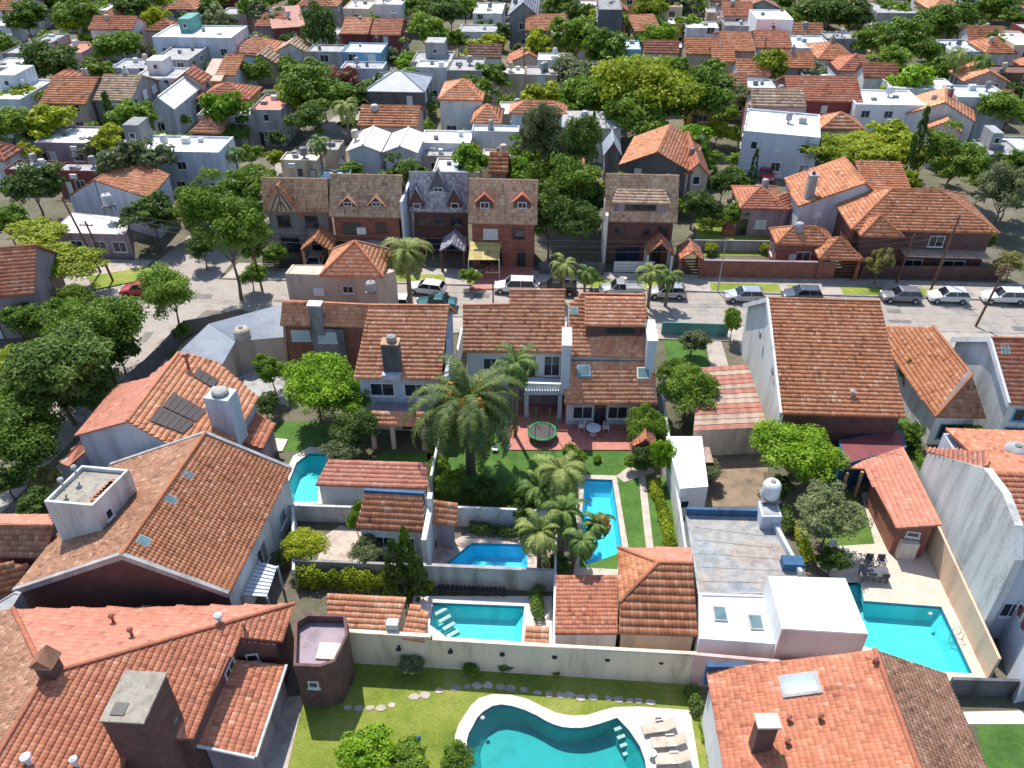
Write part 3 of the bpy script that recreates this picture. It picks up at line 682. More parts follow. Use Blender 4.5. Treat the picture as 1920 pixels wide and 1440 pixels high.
# ------------------------------------------------------------------ cars
CARC = {}
def carpaint(name, c, metal=.3):
    if name in CARC: return CARC[name]
    m, t, b = nmat('car paint ' + name); n = noise(t, 3, 3); t.links.new(ramp(t, n, [(.3, tuple(Vector(c) * .9)), (.7, tuple(c))]), b.inputs['Base Color'])
    b.inputs['Metallic'].default_value = metal; b.inputs['Roughness'].default_value = .32; b.inputs['Coat Weight'].default_value = .6; b.inputs['Coat Roughness'].default_value = .08; CARC[name] = m; return m
def car(px, py, label, paint, typ='hatch', rz=180, L_=4.1, group='cars parked along the street', roofm=None, z=.0):
    p = at(px, py, .7); e = empty('parked_car' if typ != 'pickup' else 'pickup_truck', (p.x, p.y, z), label, 'car' if typ != 'pickup' else 'pickup truck', group, R(rz)); h = L_ / 2; wd = .86
    Hh = dict(hatch=1.46, sedan=1.43, suv=1.66, wagon=1.5, pickup=1.6)[typ]; pm = carpaint(*paint)
    prof = [(-h, .35), (-h + .02, .72), (-h + .12, .92), (-h + .5, .97), (h - 1.15, .93), (h - .35, .78), (h - .05, .62), (h, .35)]
    if typ == 'sedan': prof = [(-h, .35), (-h + .02, .75), (-h + .15, .95), (-h + .8, .98), (h - 1.2, .93), (h - .35, .8), (h - .05, .62), (h, .35)]
    # body shell: sections across the width, narrower at nose, tail and sill
    ws = [(-1, .93), (-.9, 1.0), (0, 1.0), (.9, 1.0), (1, .93)]; mb = MB(); n = len(prof); vs = []
    for yy, zf in ws:
        for i, (x, zz) in enumerate(prof):
            tx = 1 - .10 * (abs(x) / h) ** 4; zz2 = .22 + (zz - .22) * (zf if abs(yy) == 1 else (1 if abs(yy) < .95 else zf)); vs.append((x * (.975 if abs(yy) == 1 else 1), yy * wd * tx, zz2 + (.03 if yy == 0 else 0)))
        # underside
    fs = []
    for j in range(len(ws) - 1):
        for i in range(n - 1): fs.append((j * n + i, j * n + i + 1, (j + 1) * n + i + 1, (j + 1) * n + i))
        fs.append((j * n + n - 1, j * n, (j + 1) * n, (j + 1) * n + n - 1))
    fs += [tuple(range(n - 1, -1, -1)), tuple(range((len(ws) - 1) * n, len(ws) * n))]; mb.add(vs, fs)
    body = mb.build('body', pm, e, False, True)
    # cabin
    xr0, xr1, xb0, xb1 = dict(hatch=(-h + .45, .25, -h + .12, .95), sedan=(-.75, .2, -1.45, .95), suv=(-h + .4, .45, -h + .1, 1.1), wagon=(-h + .45, .2, -h + .1, .95), pickup=(-.35, .55, -.5, 1.15))[typ]
    g = MB(); zb = .9; zr = Hh; wb, wr = wd * .93, wd * .74
    V = [(xb0, -wb, zb), (xb1, -wb, zb), (xb1, wb, zb), (xb0, wb, zb), (xr0, -wr, zr - .06), (xr1, -wr, zr - .06), (xr1, wr, zr - .06), (xr0, wr, zr - .06)]
    g.add(V, [(3, 2, 1, 0), (4, 5, 6, 7), (0, 1, 5, 4), (1, 2, 6, 5), (2, 3, 7, 6), (3, 0, 4, 7)]); g.build('window_glass', M['carglass'], e, False, True)
    rm = MB(); k = 1.02; rm.add([(xr0 - .03, -wr * k, zr - .07), (xr1 + .02, -wr * k, zr - .07), (xr1 + .02, wr * k, zr - .07), (xr0 - .03, wr * k, zr - .07), (xr0 + .12, -wr * .8, zr), (xr1 - .15, -wr * .8, zr), (xr1 - .15, wr * .8, zr), (xr0 + .12, wr * .8, zr)], [(3, 2, 1, 0), (4, 5, 6, 7), (0, 1, 5, 4), (1, 2, 6, 5), (2, 3, 7, 6), (3, 0, 4, 7)])
    for sy in (-1, 1):
        for (xa, xc) in ((xb1, xr1), (xb0, xr0)): rm.tube((xa, sy * wb * 1.01, zb), (xc, sy * wr * 1.02, zr - .06), .045, .04, 5)
        xm = (xb0 + xb1) / 2 - .05; rm.tube((xm, sy * wb * 1.01, zb), (xm, sy * wr * 1.02, zr - .06), .04, .035, 5)
    rm.build('car_roof', roofm or pm, e, False, True)
    if typ == 'pickup':
        b = MB(); 
        for a in ((-h + .1, 0, .06, wd * 1.8), (-.62, 0, .06, wd * 1.8)): b.box(a[0], 0, .9, .06, wd * 1.85, .25)
        for sy in (-1, 1): b.box((-h - .5) / 2, sy * wd * .92, .9, h - .6, .06, .25)
        b.build('cargo_bed', pm, e, False, True)
    for sx in (-1, 1):
        for sy in (-1, 1):
            cx = sx * (h - .75); w = MB(); w.tube((cx, sy * (wd - .2), .31), (cx, sy * (wd + .015), .31), .31, .31, 16); wo = w.build('wheel', M['rubber'], e, False, True)
            ri = MB(); ri.tube((cx, sy * (wd + .0), .31), (cx, sy * (wd + .03), .31), .19, .17, 12); ro = ri.build('rim', M['metal'], wo, False, True)
    for sy in (-1, 1):
        a = MB(); a.box(h - .12, sy * wd * .66, .62, .14, .36, .13); a.build('headlight', M['frame'], e, False, True)
        a = MB(); a.box(-h + .06, sy * wd * .7, .72, .10, .24, .16); a.build('tail_light', M['maroon'], e, False, True)
        a = MB(); a.box(xb1 - .2, sy * (wd + .06), .93, .16, .14, .12); a.build('mirror', pm, e, False, True)
    return e
def pole(bpx, bpy_, h, label, lean=(0, 0), r=.13, arms=1, mat='wood', group='street poles'):
    b = at(bpx, bpy_, 0); e = empty('utility_pole', b, label, 'utility pole', None); t = Vector((lean[0], lean[1], h)); mb = MB(); mb.tube((0, 0, -.1), t, r, r * .7, 9); mb.build('post', M[mat], e, False, True)
    for k in range(arms):
        a = MB(); a.box(t.x, t.y - .0, h - .5 - k * .7, 1.5, .09, .1); o = a.build('crossarm', M['wood'], e, False, True)
        for s_ in (-.6, -.2, .2, .6):
            i_ = MB(); i_.tube((t.x + s_, t.y, h - .4 - k * .7), (t.x + s_, t.y, h - .25 - k * .7), .04, .03, 6); i_.build('insulator', M['lgrey'], o, False, True)
    return b + t
def cable(a, b, sag, label, r=.022, n=12, group=None):
    mb = MB(); p = None
    for i in range(n + 1):
        f = i / n; q = a.lerp(b, f) - Vector((0, 0, sag * 4 * f * (1 - f)))
        if p is not None: mb.tube(p, q, r, r, 4, False)
        p = q
    o = mb.build('overhead_cable', M['black']); tag(o, label, 'cable', group); return o
M['tileband'] = plain('blue waterline tiles', (.03, .22, .36), var=.2, scale=6)

# ================================================================== THE SETTING
V3 = lambda x, y, z=0: Vector((x, y, z))
PB = G((838, 1055), (884, 1018), (990, 1021), (989, 1073), (836, 1066))
PC = G((806, 1172), (812, 1130), (983, 1137), (976, 1209), (840, 1197))
PA = G((541, 905), (556, 868), (580, 850), (610, 851), (612, 872), (598, 908), (596, 940), (545, 942))
PD = G((1096, 898), (1148, 900), (1157, 960), (1166, 1024), (1158, 1068), (1086, 1064), (1090, 980))
PE_ = G((1570, 1093), (1613, 1093), (1620, 1127), (1765, 1138), (1823, 1263), (1765, 1260), (1600, 1205))
kid = [(877, 1413), (875, 1390), (879, 1375), (887, 1361), (894, 1347), (905, 1335), (923, 1324), (940, 1321), (960, 1324), (983, 1331), (1007, 1342), (1022, 1351), (1037, 1358), (1053, 1363), (1070, 1365), (1090, 1365), (1107, 1362), (1125, 1357), (1140, 1352), (1157, 1346), (1180, 1370), (1200, 1400), (1209, 1425), (1213, 1455), (1200, 1495), (1130, 1520), (1000, 1525), (905, 1500), (885, 1455)]
PK = G(*kid)
pools = [PB, PC, PA, PD, PE_, PK]
sheet('ground', [V3(-900, -300), V3(900, -300), V3(900, 1400), V3(-900, 1400)], 0.0, GROUND, pools)
sheet('street', [V3(-120, 71.6), V3(150, 71.9), V3(150, 78.6), V3(-28, 78.3), V3(-120, 77.5)], .006, 'asphalt')
sheet('side_street', [V3(-36, 71.7), V3(-37.6, 66), V3(-38.6, 60), V3(-39.6, 50), V3(-41, 40), V3(-46, 10), V3(-54, 10), V3(-49, 44), V3(-47.5, 60), V3(-47, 71.6)], .010, 'asphalt')
sheet('side_street', [V3(-46, 78), V3(-37, 78), V3(-36, 98), V3(-30, 140), V3(-36, 140), V3(-43, 98)], .010, 'asphalt')
sheet('pavement', [V3(-36.6, 78.3), V3(150, 78.7), V3(150, 82.4), V3(-36, 82.0)], .12, 'walk', thick=.12)
sheet('pavement', [V3(-35, 68.0), V3(-31, 71.5), V3(150, 71.9), V3(150, 68.9), V3(12, 68.7), V3(-29, 68.6), V3(-36.2, 60), V3(-37, 50), V3(-38, 40), V3(-39.8, 40), V3(-38.9, 50), V3(-37.9, 60)], .12, 'walk', thick=.12)
sheet('pavement', [V3(-120, 77.6), V3(-46.4, 78.2), V3(-46, 82), V3(-120, 81.5)], .12, 'walk', thick=.12)
# street joints: bitumen seams between the concrete slabs
mb = MB()
for x in range(-28, 60, 5): mb.box(x, 75.2, .007, .07, 6.2, .006)
for y in (73.7, 75.2, 76.8): mb.box(16, y, .0075, 90, .06, .006)
tag(mb.build('street_joint', M['grey']), kind='structure')
verge = [(-26, -12), (-9.5, -6), (3.8, 6.5), (8, 12.5), (17, 24.5), (25.4, 28.6), (31, 35.5), (38, 44), (46, 60)]
for a, b in verge: sheet('verge', [V3(a, 78.6), V3(b, 78.65), V3(b, 80.5), V3(a, 80.4)], .125, G_DRY)
sheet('verge', G((165, 520), (285, 500), (290, 522), (175, 545)), .125, G_DRY)
sheet('verge', G((300, 660), (335, 610), (365, 600), (320, 680)), .125, G_LAWN)
# kerbs, road patches and drain covers
for (x0, x1, y) in ((-36, 140, 78.35), (-30, 140, 71.78)):
    mb = MB(); mb.box((x0 + x1) / 2, y + (0 if y < 72 else .12), 0, x1 - x0, .16, .15); tag(mb.build('kerb', M['lgrey']), kind='structure')
random.seed(4)
for i in range(26):
    x, y = random.uniform(-45, 60), random.uniform(72.4, 77.6); w_, d_ = random.uniform(.8, 3.5), random.uniform(.4, 1.1); mb = MB(); mb.box(x, y, .0125, w_, d_, .004 + .0004 * i); tag(mb.build('road_patch', M['roadpatch']), kind='structure')
for i in range(14):
    x, y = random.uniform(-45.5, -39.5), random.uniform(45, 68); mb = MB(); mb.box(x, y, .0145, random.uniform(.4, 1.6), random.uniform(.6, 2.5), .004 + .0004 * i); tag(mb.build('road_patch', M['roadpatch']), kind='structure')
# lots
sheet('lawn', G((535, 1445), (560, 1330), (640, 1240), (1300, 1280), (1300, 1345), (1360, 1345), (1390, 1560), (500, 1560)), .012, G_DRY, [PK])
def deck(name, pts, holes, m='deck', z=.03): return sheet(name, pts, z, M[m], holes, thick=z)
deck('pool_deck', G((853, 1400), (853, 1380), (860, 1358), (873, 1338), (884, 1322), (898, 1309), (923, 1302), (957, 1303), (987, 1310), (1013, 1323), (1040, 1336), (1070, 1342), (1100, 1341), (1130, 1332), (1153, 1326), (1200, 1325), (1294, 1332), (1312, 1445), (1320, 1540), (1000, 1550), (880, 1500)), [PK], 'coping')
sheet('lawn', G((800, 850), (860, 770), (920, 770), (940, 838), (1180, 840), (1180, 895), (1275, 895), (1305, 1030), (1180, 1030), (1100, 1060), (1050, 960), (810, 935)), .012, G_DEEP, [PD])
deck('pool_edge', G((1083, 890), (1156, 892), (1166, 955), (1178, 1025), (1170, 1080), (1075, 1078), (1080, 980)), [PD], 'path')
deck('terrace', G((955, 845), (958, 760), (1200, 760), (1200, 845)), [], 'terrace', .10)
deck('garden_path', G((1155, 893), (1180, 875), (1215, 868), (1228, 885), (1205, 893), (1170, 905)), [], 'path', .05)
deck('garden_path', G((1197, 893), (1210, 893), (1226, 1035), (1212, 1035)), [], 'path', .045)
deck('patio', G((800, 1080), (810, 1030), (880, 1000), (1035, 1000), (1035, 1078)), [PB], 'crazy')
deck('patio', G((770, 1210), (775, 1118), (1035, 1118), (1035, 1215)), [PC], 'coping')
deck('patio', G((595, 1060), (600, 1010), (640, 985), (690, 1000), (690, 1060)), [], 'crazy')
deck('patio', G((530, 945), (530, 895), (550, 855), (580, 838), (625, 842), (620, 945)), [PA], 'coping')
sheet('lawn', G((500, 850), (520, 790), (660, 790), (660, 840)), .012, G_DEEP, [])
sheet('lawn', G((700, 870), (705, 850), (820, 850), (815, 870)), .012, G_DEEP)
deck('pool_deck', G((1530, 1060), (1560, 1025), (1640, 1020), (1615, 925), (1640, 920), (1690, 1035), (1752, 1030), (1765, 1080), (1853, 1270), (1850, 1285), (1770, 1282), (1600, 1240), (1580, 1100)), [PE_], 'deck')
sheet('lawn', G((1520, 930), (1600, 920), (1652, 1025), (1545, 1025)), .012, G_LAWN)
sheet('lawn', G((1680, 790), (1700, 780), (1745, 880), (1740, 900), (1700, 850)), .012, G_DEEP)
sheet('lawn', G((1845, 1440), (1830, 1360), (1960, 1350), (1960, 1560), (1850, 1560)), .012, G_DEEP)
sheet('lawn', G((1255, 700), (1243, 632), (1318, 632), (1335, 700)), .012, G_DEEP)
deck('driveway', G((1335, 700), (1320, 632), (1350, 632), (1370, 700)), [], 'walk', .04)
sheet('lawn', G((1310, 480), (1300, 395), (1450, 395), (1465, 480)), .02, G_DRY)
sheet('dirt_yard', G((1320, 950), (1330, 885), (1430, 885), (1440, 950)), .012, M['earth'])
sheet('dirt_yard', G((1290, 845), (1440, 835), (1440, 885), (1320, 885)), .010, M['earth'])
sheet('dirt_yard', G((400, 740), (410, 650), (530, 650), (540, 760)), .012, M['lgrey'])
sheet('walkway', G((520, 1310), (571, 1303), (535, 1460), (470, 1460)), .03, M['walk'], thick=.03)
deck('driveway', G((880, 545), (925, 480), (1000, 480), (1000, 540)), [], 'terrace', .13)

# pools
pool('large turquoise kidney shaped pool with a pale stone rim on the front lawn', PK, 1.4, 'poolgreen')
pool('blue pool with one slanted corner in the small crazy paved patio', PB, 1.2, 'poolblue')
pool('pale turquoise rectangular pool just behind the long cream wall', PC, 1.25, 'poolturq')
pool('curved turquoise pool beside the low salmon roofed shed', PA, 1.2, 'poolturq')
pool('long narrow blue pool overhung by feathery palms', PD, 1.2, 'poolaqua')
pool('large turquoise L shaped pool on the pale deck at the right', PE_, 1.3, 'poolturq')
# underwater steps
def pool_steps(pool_label, a, b, n, w, z0=-.3, dz=.25):
    e = [o for o in C.objects if o.get('label') == pool_label][0]
    for i in range(n):
        p = a.lerp(b, i / max(1, n - 1)); mb = MB(); d = (b - a).normalized(); mb.box(p.x, p.y, z0 - dz * i - .12, w, (b - a).length / n * .7, .12, math.atan2(d.y, d.x) - R(90)); mb.build('pool_step', M['coping'], e)
pool_steps('large turquoise kidney shaped pool with a pale stone rim on the front lawn', at(1160, 1360, 0), at(1178, 1393, 0), 4, .5)
pool_steps('pale turquoise rectangular pool just behind the long cream wall', at(826, 1140, 0), at(848, 1168, 0), 4, .9)

def ladder(pool_label, x, y, rz):
    e = [o for o in C.objects if o.get('label') == pool_label][0]; p = at(x, y, 0); c, s_ = math.cos(rz), math.sin(rz); mb = MB()
    for o_ in (-.22, .22):
        b = V3(p.x - s_ * o_, p.y + c * o_); pr = None
        for u, z in ((-.35, .03), (-.35, .55), (-.1, .8), (.15, .55), (.15, -.6)):
            q = b + V3(c * u, s_ * u, z)
            if pr is not None: mb.tube(pr, q, .022, .022, 6)
            pr = q
    mb.build('ladder', M['metal'], e)
ladder('large turquoise L shaped pool on the pale deck at the right', 1790, 1195, math.pi)
ladder('blue pool with one slanted corner in the small crazy paved patio', 988, 1045, math.pi)
for lab_, pts_ in (('large turquoise kidney shaped pool with a pale stone rim on the front lawn', [(905, 1345), (1010, 1500)]), ('large turquoise L shaped pool on the pale deck at the right', [(1745, 1150)])):
    e_ = [o for o in C.objects if o.get('label') == lab_][0]
    for x, y in pts_: p = at(x, y, 0); mb = MB(); mb.lathe(p.x, p.y, [(.13, -.058), (.13, -.03), (.09, .02)], 12); mb.build('floating_dispenser', M['white'], e_)

# ================================================================== FOREGROUND HOUSES
# bottom left red roof
h = House('big red hip roofed house with two brick chimneys at the bottom left', at(200, 1420))
pk = (85, 1266, 7.6)
main = poly(pk, (551, 1133, 3.9), (-53, 1500, 7.6), (-53, 1500), )[:2]
plm = plane3(at(*pk), at(551, 1133, 3.9), at(-53, 1500, 7.6))
main = [at(*pk), at(551, 1133, 3.9)] + [onp(x, y, plm) for x, y in ((530, 1203), (447, 1195), (360, 1385), (250, 1387), (205, 1500))] + [at(-53, 1500, 7.6)]
far = [at(*pk), at(25, 1142, 5.2), at(551, 1133, 3.9)]
left = poly((-53, 1500, 7.6), (85, 1266, 7.6), (25, 1142, 5.2), (-150, 1170), (-330, 1500))
h.roof([main], 'r', .2, .33, single=300, wave=.024, step=.06, ridges=[(main[0], main[1]), (main[0], main[-1]), (far[0], far[1])])
h.roof([left], 'b', .2, .33)
h.roof([far], 's', .3, .4, wave=.015, step=.012)
h.body('dbrick', shrink=.35)
pf = main[3]; pg = main[4]
porch = poly((368, 1397, 3.3), (478, 1420, 2.6), (536, 1247, 2.6), (432, 1236))
h.roof([porch], 'r', .25, .37, name='porch_roof'); 
mb = MB(); mb.tube(porch[1] + V3(.05, 0, .02), porch[2] + V3(.05, 0, .02), .09, .09, 8); mb.tube(porch[0] - V3(0, .05, -.02), porch[1] - V3(0, .05, -.02), .09, .09, 8); mb.build('gutter', M['white'], h.e)
mb = MB(); P = ccw(porch); k = sum(P, V3(0, 0)) / 4; mb.prism([p.lerp(k, .12) for p in P], 0, [p.z - .16 for p in P]); mb.build('porch_wall', M['mauve'], h.e)
h.chimney(at(251, 1305, 9.0), 2.0, 2.6, 9.0, 'dbrick', z0=2.5, cap='weathered', over=.06, pot=False)
ch = [o for o in h.e.children if o.name.startswith('chimney')][0]; c_ = at(224, 1330, 9.0)
mb = MB(); mb.box(c_.x, c_.y, 9.0, .65, .65, .05); mb.build('flue_opening', M['black'], ch)
c1 = at(76, 1222, 9.2); o = h.chimney(c1, .85, .8, 8.5, 'dbrick', z0=6.2, pot=False)
mb = MB(); hw = .62
mb.add([(c1.x - hw, c1.y - .5, 8.5), (c1.x + hw, c1.y - .5, 8.5), (c1.x + hw, c1.y + .5, 8.5), (c1.x - hw, c1.y + .5, 8.5), (c1.x, c1.y - .5, 9.1), (c1.x, c1.y + .5, 9.1)], [(3, 2, 1, 0), (0, 1, 4), (2, 3, 5), (1, 2, 5, 4), (3, 0, 4, 5)]); mb.build('chimney_hood', T_BROWN, o)
for x, y, s_ in ((213, 1166, .14), (248, 1192, .14), (412, 1166, .2), (55, 1432, .2), (144, 1436, .16), (460, 1182, .12)):
    pl_ = plane3(*[at(*p) for p in (pk, (25, 1142, 5.2), (551, 1133, 3.9))]) if y < 1195 and x < 400 else plm
    p = onp(x, y, pl_); mb = MB(); mb.tube(p - V3(0, 0, .2), p + V3(0, 0, .45), s_ * .6, s_ * .6, 8); mb.lathe(p.x, p.y, [(s_ * .6, p.z + .45), (s_ * 1.3, p.z + .5), (s_ * 1.2, p.z + .62), (s_ * .4, p.z + .72)], 10); mb.build('vent_pipe', M['white' if s_ > .15 else 'rust'], h.r)
a, b = h.sh(main[4]), h.sh(main[3]); window(h.e, a, b, .82, 2.9, 1.2, 1.0)
a, b = h.sh(main[3]), h.sh(main[2]); window(h.e, a, b, .35, 2.6, .7, .7)
# drain pipe by the big chimney
mb = MB(); mb.tube(at(331, 1345, 6.0), at(296, 1425, 5.0), .07, .07, 8); mb.build('drain_pipe', M['blue'], h.e)

# brick bay with roof terrace
hb = flat_box('octagonal brick bay with a walled roof terrace beside the red roofed house', [at(x, y, 4.0) for x, y in ((553, 1163), (575, 1150), (648, 1152), (652, 1190), (628, 1240), (600, 1250), (550, 1248))], 0, 4.0, 'dbrick', 'mauve', name='brick_bay', par=.7)
window(hb.e, at(550, 1248, 4.0), at(600, 1250, 4.0), .6, 2.0, .6, .6)
mb = MB(); p = at(617, 1222, 3.4); mb.box(p.x, p.y, 3.385, 1.3, 1.1, .12); mb.build('concrete_slab', M['cream'], hb.e)

# gabled house with skylights
h = House('tall gabled house with a long brown tiled roof and four skylights', at(300, 1000))
ra, rb = at(385, 812, 7.5), at(228, 1040, 7.5)
pr = [rb, at(430, 1113, 4.2), at(545, 878, 4.2), ra]; plr = plane3(pr[0], pr[1], pr[2])
plL = plane3(ra, rb, at(25, 1107, 4.3)); pL = [ra, onp(207, 872, plL), at(25, 1107, 4.3), rb]
h.roof([pr], 'o', .23, .32, single=300, ridges=[(ra, rb)], wave=.055, step=.05); rr_ = h.r
h.roof([pL], 'b', .2, .3); h.body('dbrick', shrink=.25)
mb = MB(); 
for a, b in ((pr[0], pr[1]), (pL[3], pL[2]), (ra, pr[2]), (ra, pL[1])):
    a2 = a.copy(); b2 = b.copy(); d = (b2 - a2); n = V3(-d.y, d.x).normalized() * .13; n = n
    mb.prism(ccw([a2 - n, b2 - n, b2 + n, a2 + n]), [0] * 4, [0] * 4) if False else None
    P = ccw([a2 - n, b2 - n, b2 + n, a2 + n]); zz = [(a.z if (p - a2).length < (p - b2).length else b.z) for p in P]; mb.prism(P, [z - .3 for z in zz], [z + .14 for z in zz])
mb.split('verge_coping', M['lgrey'], h.e)
q1, q2 = h.sh(pr[1]), h.sh(pr[2]); mb = MB(); d = (q2 - q1).normalized(); n = V3(d.y, -d.x) * .02
P = ccw([q1 - n * .5, q2 - n * .5, q2 + n, q1 + n]); mb.prism(P, 0, 3.9); mb.build('side_wall', M['white'], h.e)
window(h.e, q1, q2, .45, .8, 1.6, 2.1); window(h.e, q1, q2, .8, 1.0, 1.2, 1.3)
def skylight(parent, pl, x, y, w, d, lift=.1, rz=0, frame='lgrey'):
    p = onp(x, y, pl); n = pl[0]; u = V3(-n.x, -n.y); u = (u - n * u.dot(n)).normalized() if u.length > .03 else V3(0, 1); s_ = u.cross(n).normalized(); e = MB()
    c = [p + s_ * (a * w / 2) + u * (b * d / 2) for a, b in ((-1, -1), (1, -1), (1, 1), (-1, 1))]; vs = [v - n * .05 for v in c] + [v + n * lift for v in c]
    e.add(vs, [(0, 1, 5, 4), (1, 2, 6, 5), (2, 3, 7, 6), (3, 0, 4, 7), (4, 5, 6, 7), (3, 2, 1, 0)]); o = e.build('skylight', M[frame], parent); g = MB()
    c2 = [p + n * (lift + .004) + (v - p) * .82 for v in c]; g.add(c2 + [v + n * .012 for v in c2], [(4, 5, 6, 7), (0, 1, 5, 4), (1, 2, 6, 5), (2, 3, 7, 6), (3, 0, 4, 7)]); g.build('pane', M['skyglass'], o)
M['skyglass'] = plain('skylight glass', (.12, .20, .22), rough=.12, var=.2, bmp=0)
for x, y in ((397, 828), (352, 891), (320, 938), (269, 1015)): skylight(rr_, plr, x, y, .65, .75)
# white stucco tower on the left slope
tw = [at(82, 940, 8.3), at(173, 948, 8.3), at(242, 880, 8.3), at(153, 872, 8.3)]
mb = MB(); mb.prism(ccw(tw), 4.0, 7.95); t_ = mb.build('tower', M['stained'], h.e)
k = sum(tw, V3(0, 0, 0)) / 4; inn = [p.lerp(k, .1) for p in tw]; mb = MB()
for i in range(4): mb.prism(ccw([tw[i], tw[(i + 1) % 4], inn[(i + 1) % 4], inn[i]]), 7.95, 8.3)
mb.build('parapet', M['stained'], t_); mb = MB(); mb.prism(ccw(inn), 7.953, 8.03); mb.build('flat_roof', M['weathered'], t_)
mb = MB(); p = inn[1].lerp(inn[2], .45); 
for i in range(7): q = inn[1].lerp(inn[2], .12 + i * .11).lerp(k, .22); mb.box(q.x, q.y, 8.03, .5, .34, .1, R(20 + i * 7))
mb.build('loose_tiles', T_ORANGE, t_)
for f, g_ in ((.2, .3), (.75, .2)):
    q = inn[0].lerp(inn[3], f).lerp(k, .3); mb = MB(); mb.tube(q + V3(0, 0, .0), q + V3(0, 0, .9), .06, .06, 8); mb.lathe(q.x, q.y, [(.06, q.z + .8), (.2, q.z + .85), (.17, q.z + 1), (.05, q.z + 1.08)], 10); mb.build('vent_pipe', M['lgrey'], t_)
window(t_, tw[1], tw[2], .25, 6.4, .6, .8)
# small lean-to in the side yard
mb = MB(); P = ccw([at(455, 1115, 2.4), at(485, 1050, 2.4), at(520, 1060, 2.4), at(500, 1118, 2.4)])
for i in range(9):
    f0, f1 = i / 9, (i + .72) / 9; a = P[0].lerp(P[1], f0), P[0].lerp(P[1], f1), P[3].lerp(P[2], f1), P[3].lerp(P[2], f0); m2 = MB(); m2.prism(ccw(list(a)), 2.3, 2.38)
    if i == 0: pg_ = empty('pergola', (P[0].x, P[0].y, 0), 'pale slatted pergola beside the white side wall of the skylight house', 'pergola')
    m2.build('slat', M['bluew'], pg_)
mb = MB()
for p in P: mb.box(p.x, p.y, 0, .12, .12, 2.29)
mb.split('post', M['bluew'], pg_)

# salmon gabled house with solar mats
h = House('orange tiled gable house with dark solar mats and a square tank tower', at(300, 790))
pA, pB_ = at(239, 790, 7.2), at(335, 662, 7.2); plq = plane3(pA, pB_, at(443, 818, 4.4))
right = [pA, onp(407, 884, plq), onp(483, 744, plq), onp(409, 679, plq), onp(354, 663, plq), pB_]
plw = plane3(pA, pB_, at(140, 817, 4.6)); lft = [pA, pB_, onp(277, 708, plw), onp(220, 722, plw), at(140, 817, 4.6)]
h.roof([right], 'n', .26, .42, step=.07, ridges=[(pA, pB_)]); r1 = h.r
h.roof([lft], 's', .3, .42, wave=.03, step=.02); h.body('bluew', shrink=.25)
def slab(parent, pl, pts, lift, th, mat, name):
    mb = MB(); n = pl[0]; P = [onp(x, y, pl) + n * lift for x, y in pts]; k = len(P)
    if (P[1] - P[0]).cross(P[2] - P[1]).dot(n) < 0: P = P[::-1]
    mb.add(P + [p + n * th for p in P], [tuple(range(k - 1, -1, -1)), tuple(range(k, 2 * k))] + [(i, (i + 1) % k, k + (i + 1) % k, k + i) for i in range(k)]); return mb.build(name, M[mat], parent)
def subdiv(parent, pl, q, nx, ny, gap, lift, mat, name):
    for i in range(nx):
        for j in range(ny):
            def P(u, v): 
                a = (q[0][0] + (q[1][0] - q[0][0]) * u, q[0][1] + (q[1][1] - q[0][1]) * u); b = (q[3][0] + (q[2][0] - q[3][0]) * u, q[3][1] + (q[2][1] - q[3][1]) * u); return (a[0] + (b[0] - a[0]) * v, a[1] + (b[1] - a[1]) * v)
            u0, u1, v0, v1 = (i + gap) / nx, (i + 1 - gap) / nx, (j + gap) / ny, (j + 1 - gap) / ny
            slab(parent, pl, [P(u0, v0), P(u1, v0), P(u1, v1), P(u0, v1)], lift, .05, mat, name)
subdiv(r1, plq, [(325, 737), (388, 772), (342, 816), (279, 792)], 6, 2, .04, .12, 'solar', 'solar_mat')
subdiv(r1, plq, [(371, 691), (411, 715), (398, 730), (361, 708)], 3, 1, .04, .12, 'solar', 'solar_mat')
p = at(413, 738, 7.9); mb = MB(); mb.box(p.x, p.y, 3.5, 1.9, 1.5, 4.4, R(-8)); o = mb.build('tank_tower', M['bluew'], h.e)
mb = MB(); mb.lathe(p.x, p.y, [(.62, 7.9), (.62, 8.15), (.5, 8.25), (.15, 8.28)], 18); mb.build('tank_lid', M['lgrey'], o)
p = onp(354, 690, plq); mb = MB(); mb.tube(p, p + V3(0, 0, 1.1), .12, .12, 8); mb.lathe(p.x, p.y, [(.12, p.z + 1.1), (.3, p.z + 1.15), (.2, p.z + 1.4)], 8); mb.build('vent_pipe', M['rust'], r1)
h2 = House('low dark red annex roof in the shade of the solar mat house', at(480, 810), 'annex', name='annex')
an = poly((475, 768, 3.2), (517, 795, 2.6), (493, 842, 2.6), (445, 826)); h2.roof([an], 'r', .26, .4); h2.body('mauve', shrink=.25)
h2 = House('small grey shed with a tiled lean-to left of the solar mat house', at(130, 860), 'shed', name='shed')
an = poly((112, 868, 2.8), (128, 874, 2.8), (172, 835, 2.8), (150, 828, 3.4)); h2.roof([an[:4]], 's', .26, .4); h2.body('bluew', shrink=.1)
mb = MB(); P = G((495, 822), (540, 826), (530, 848), (488, 848)); tag(sheet('concrete_slab', P, .14, M['coping'], kind='structure', thick=.14))

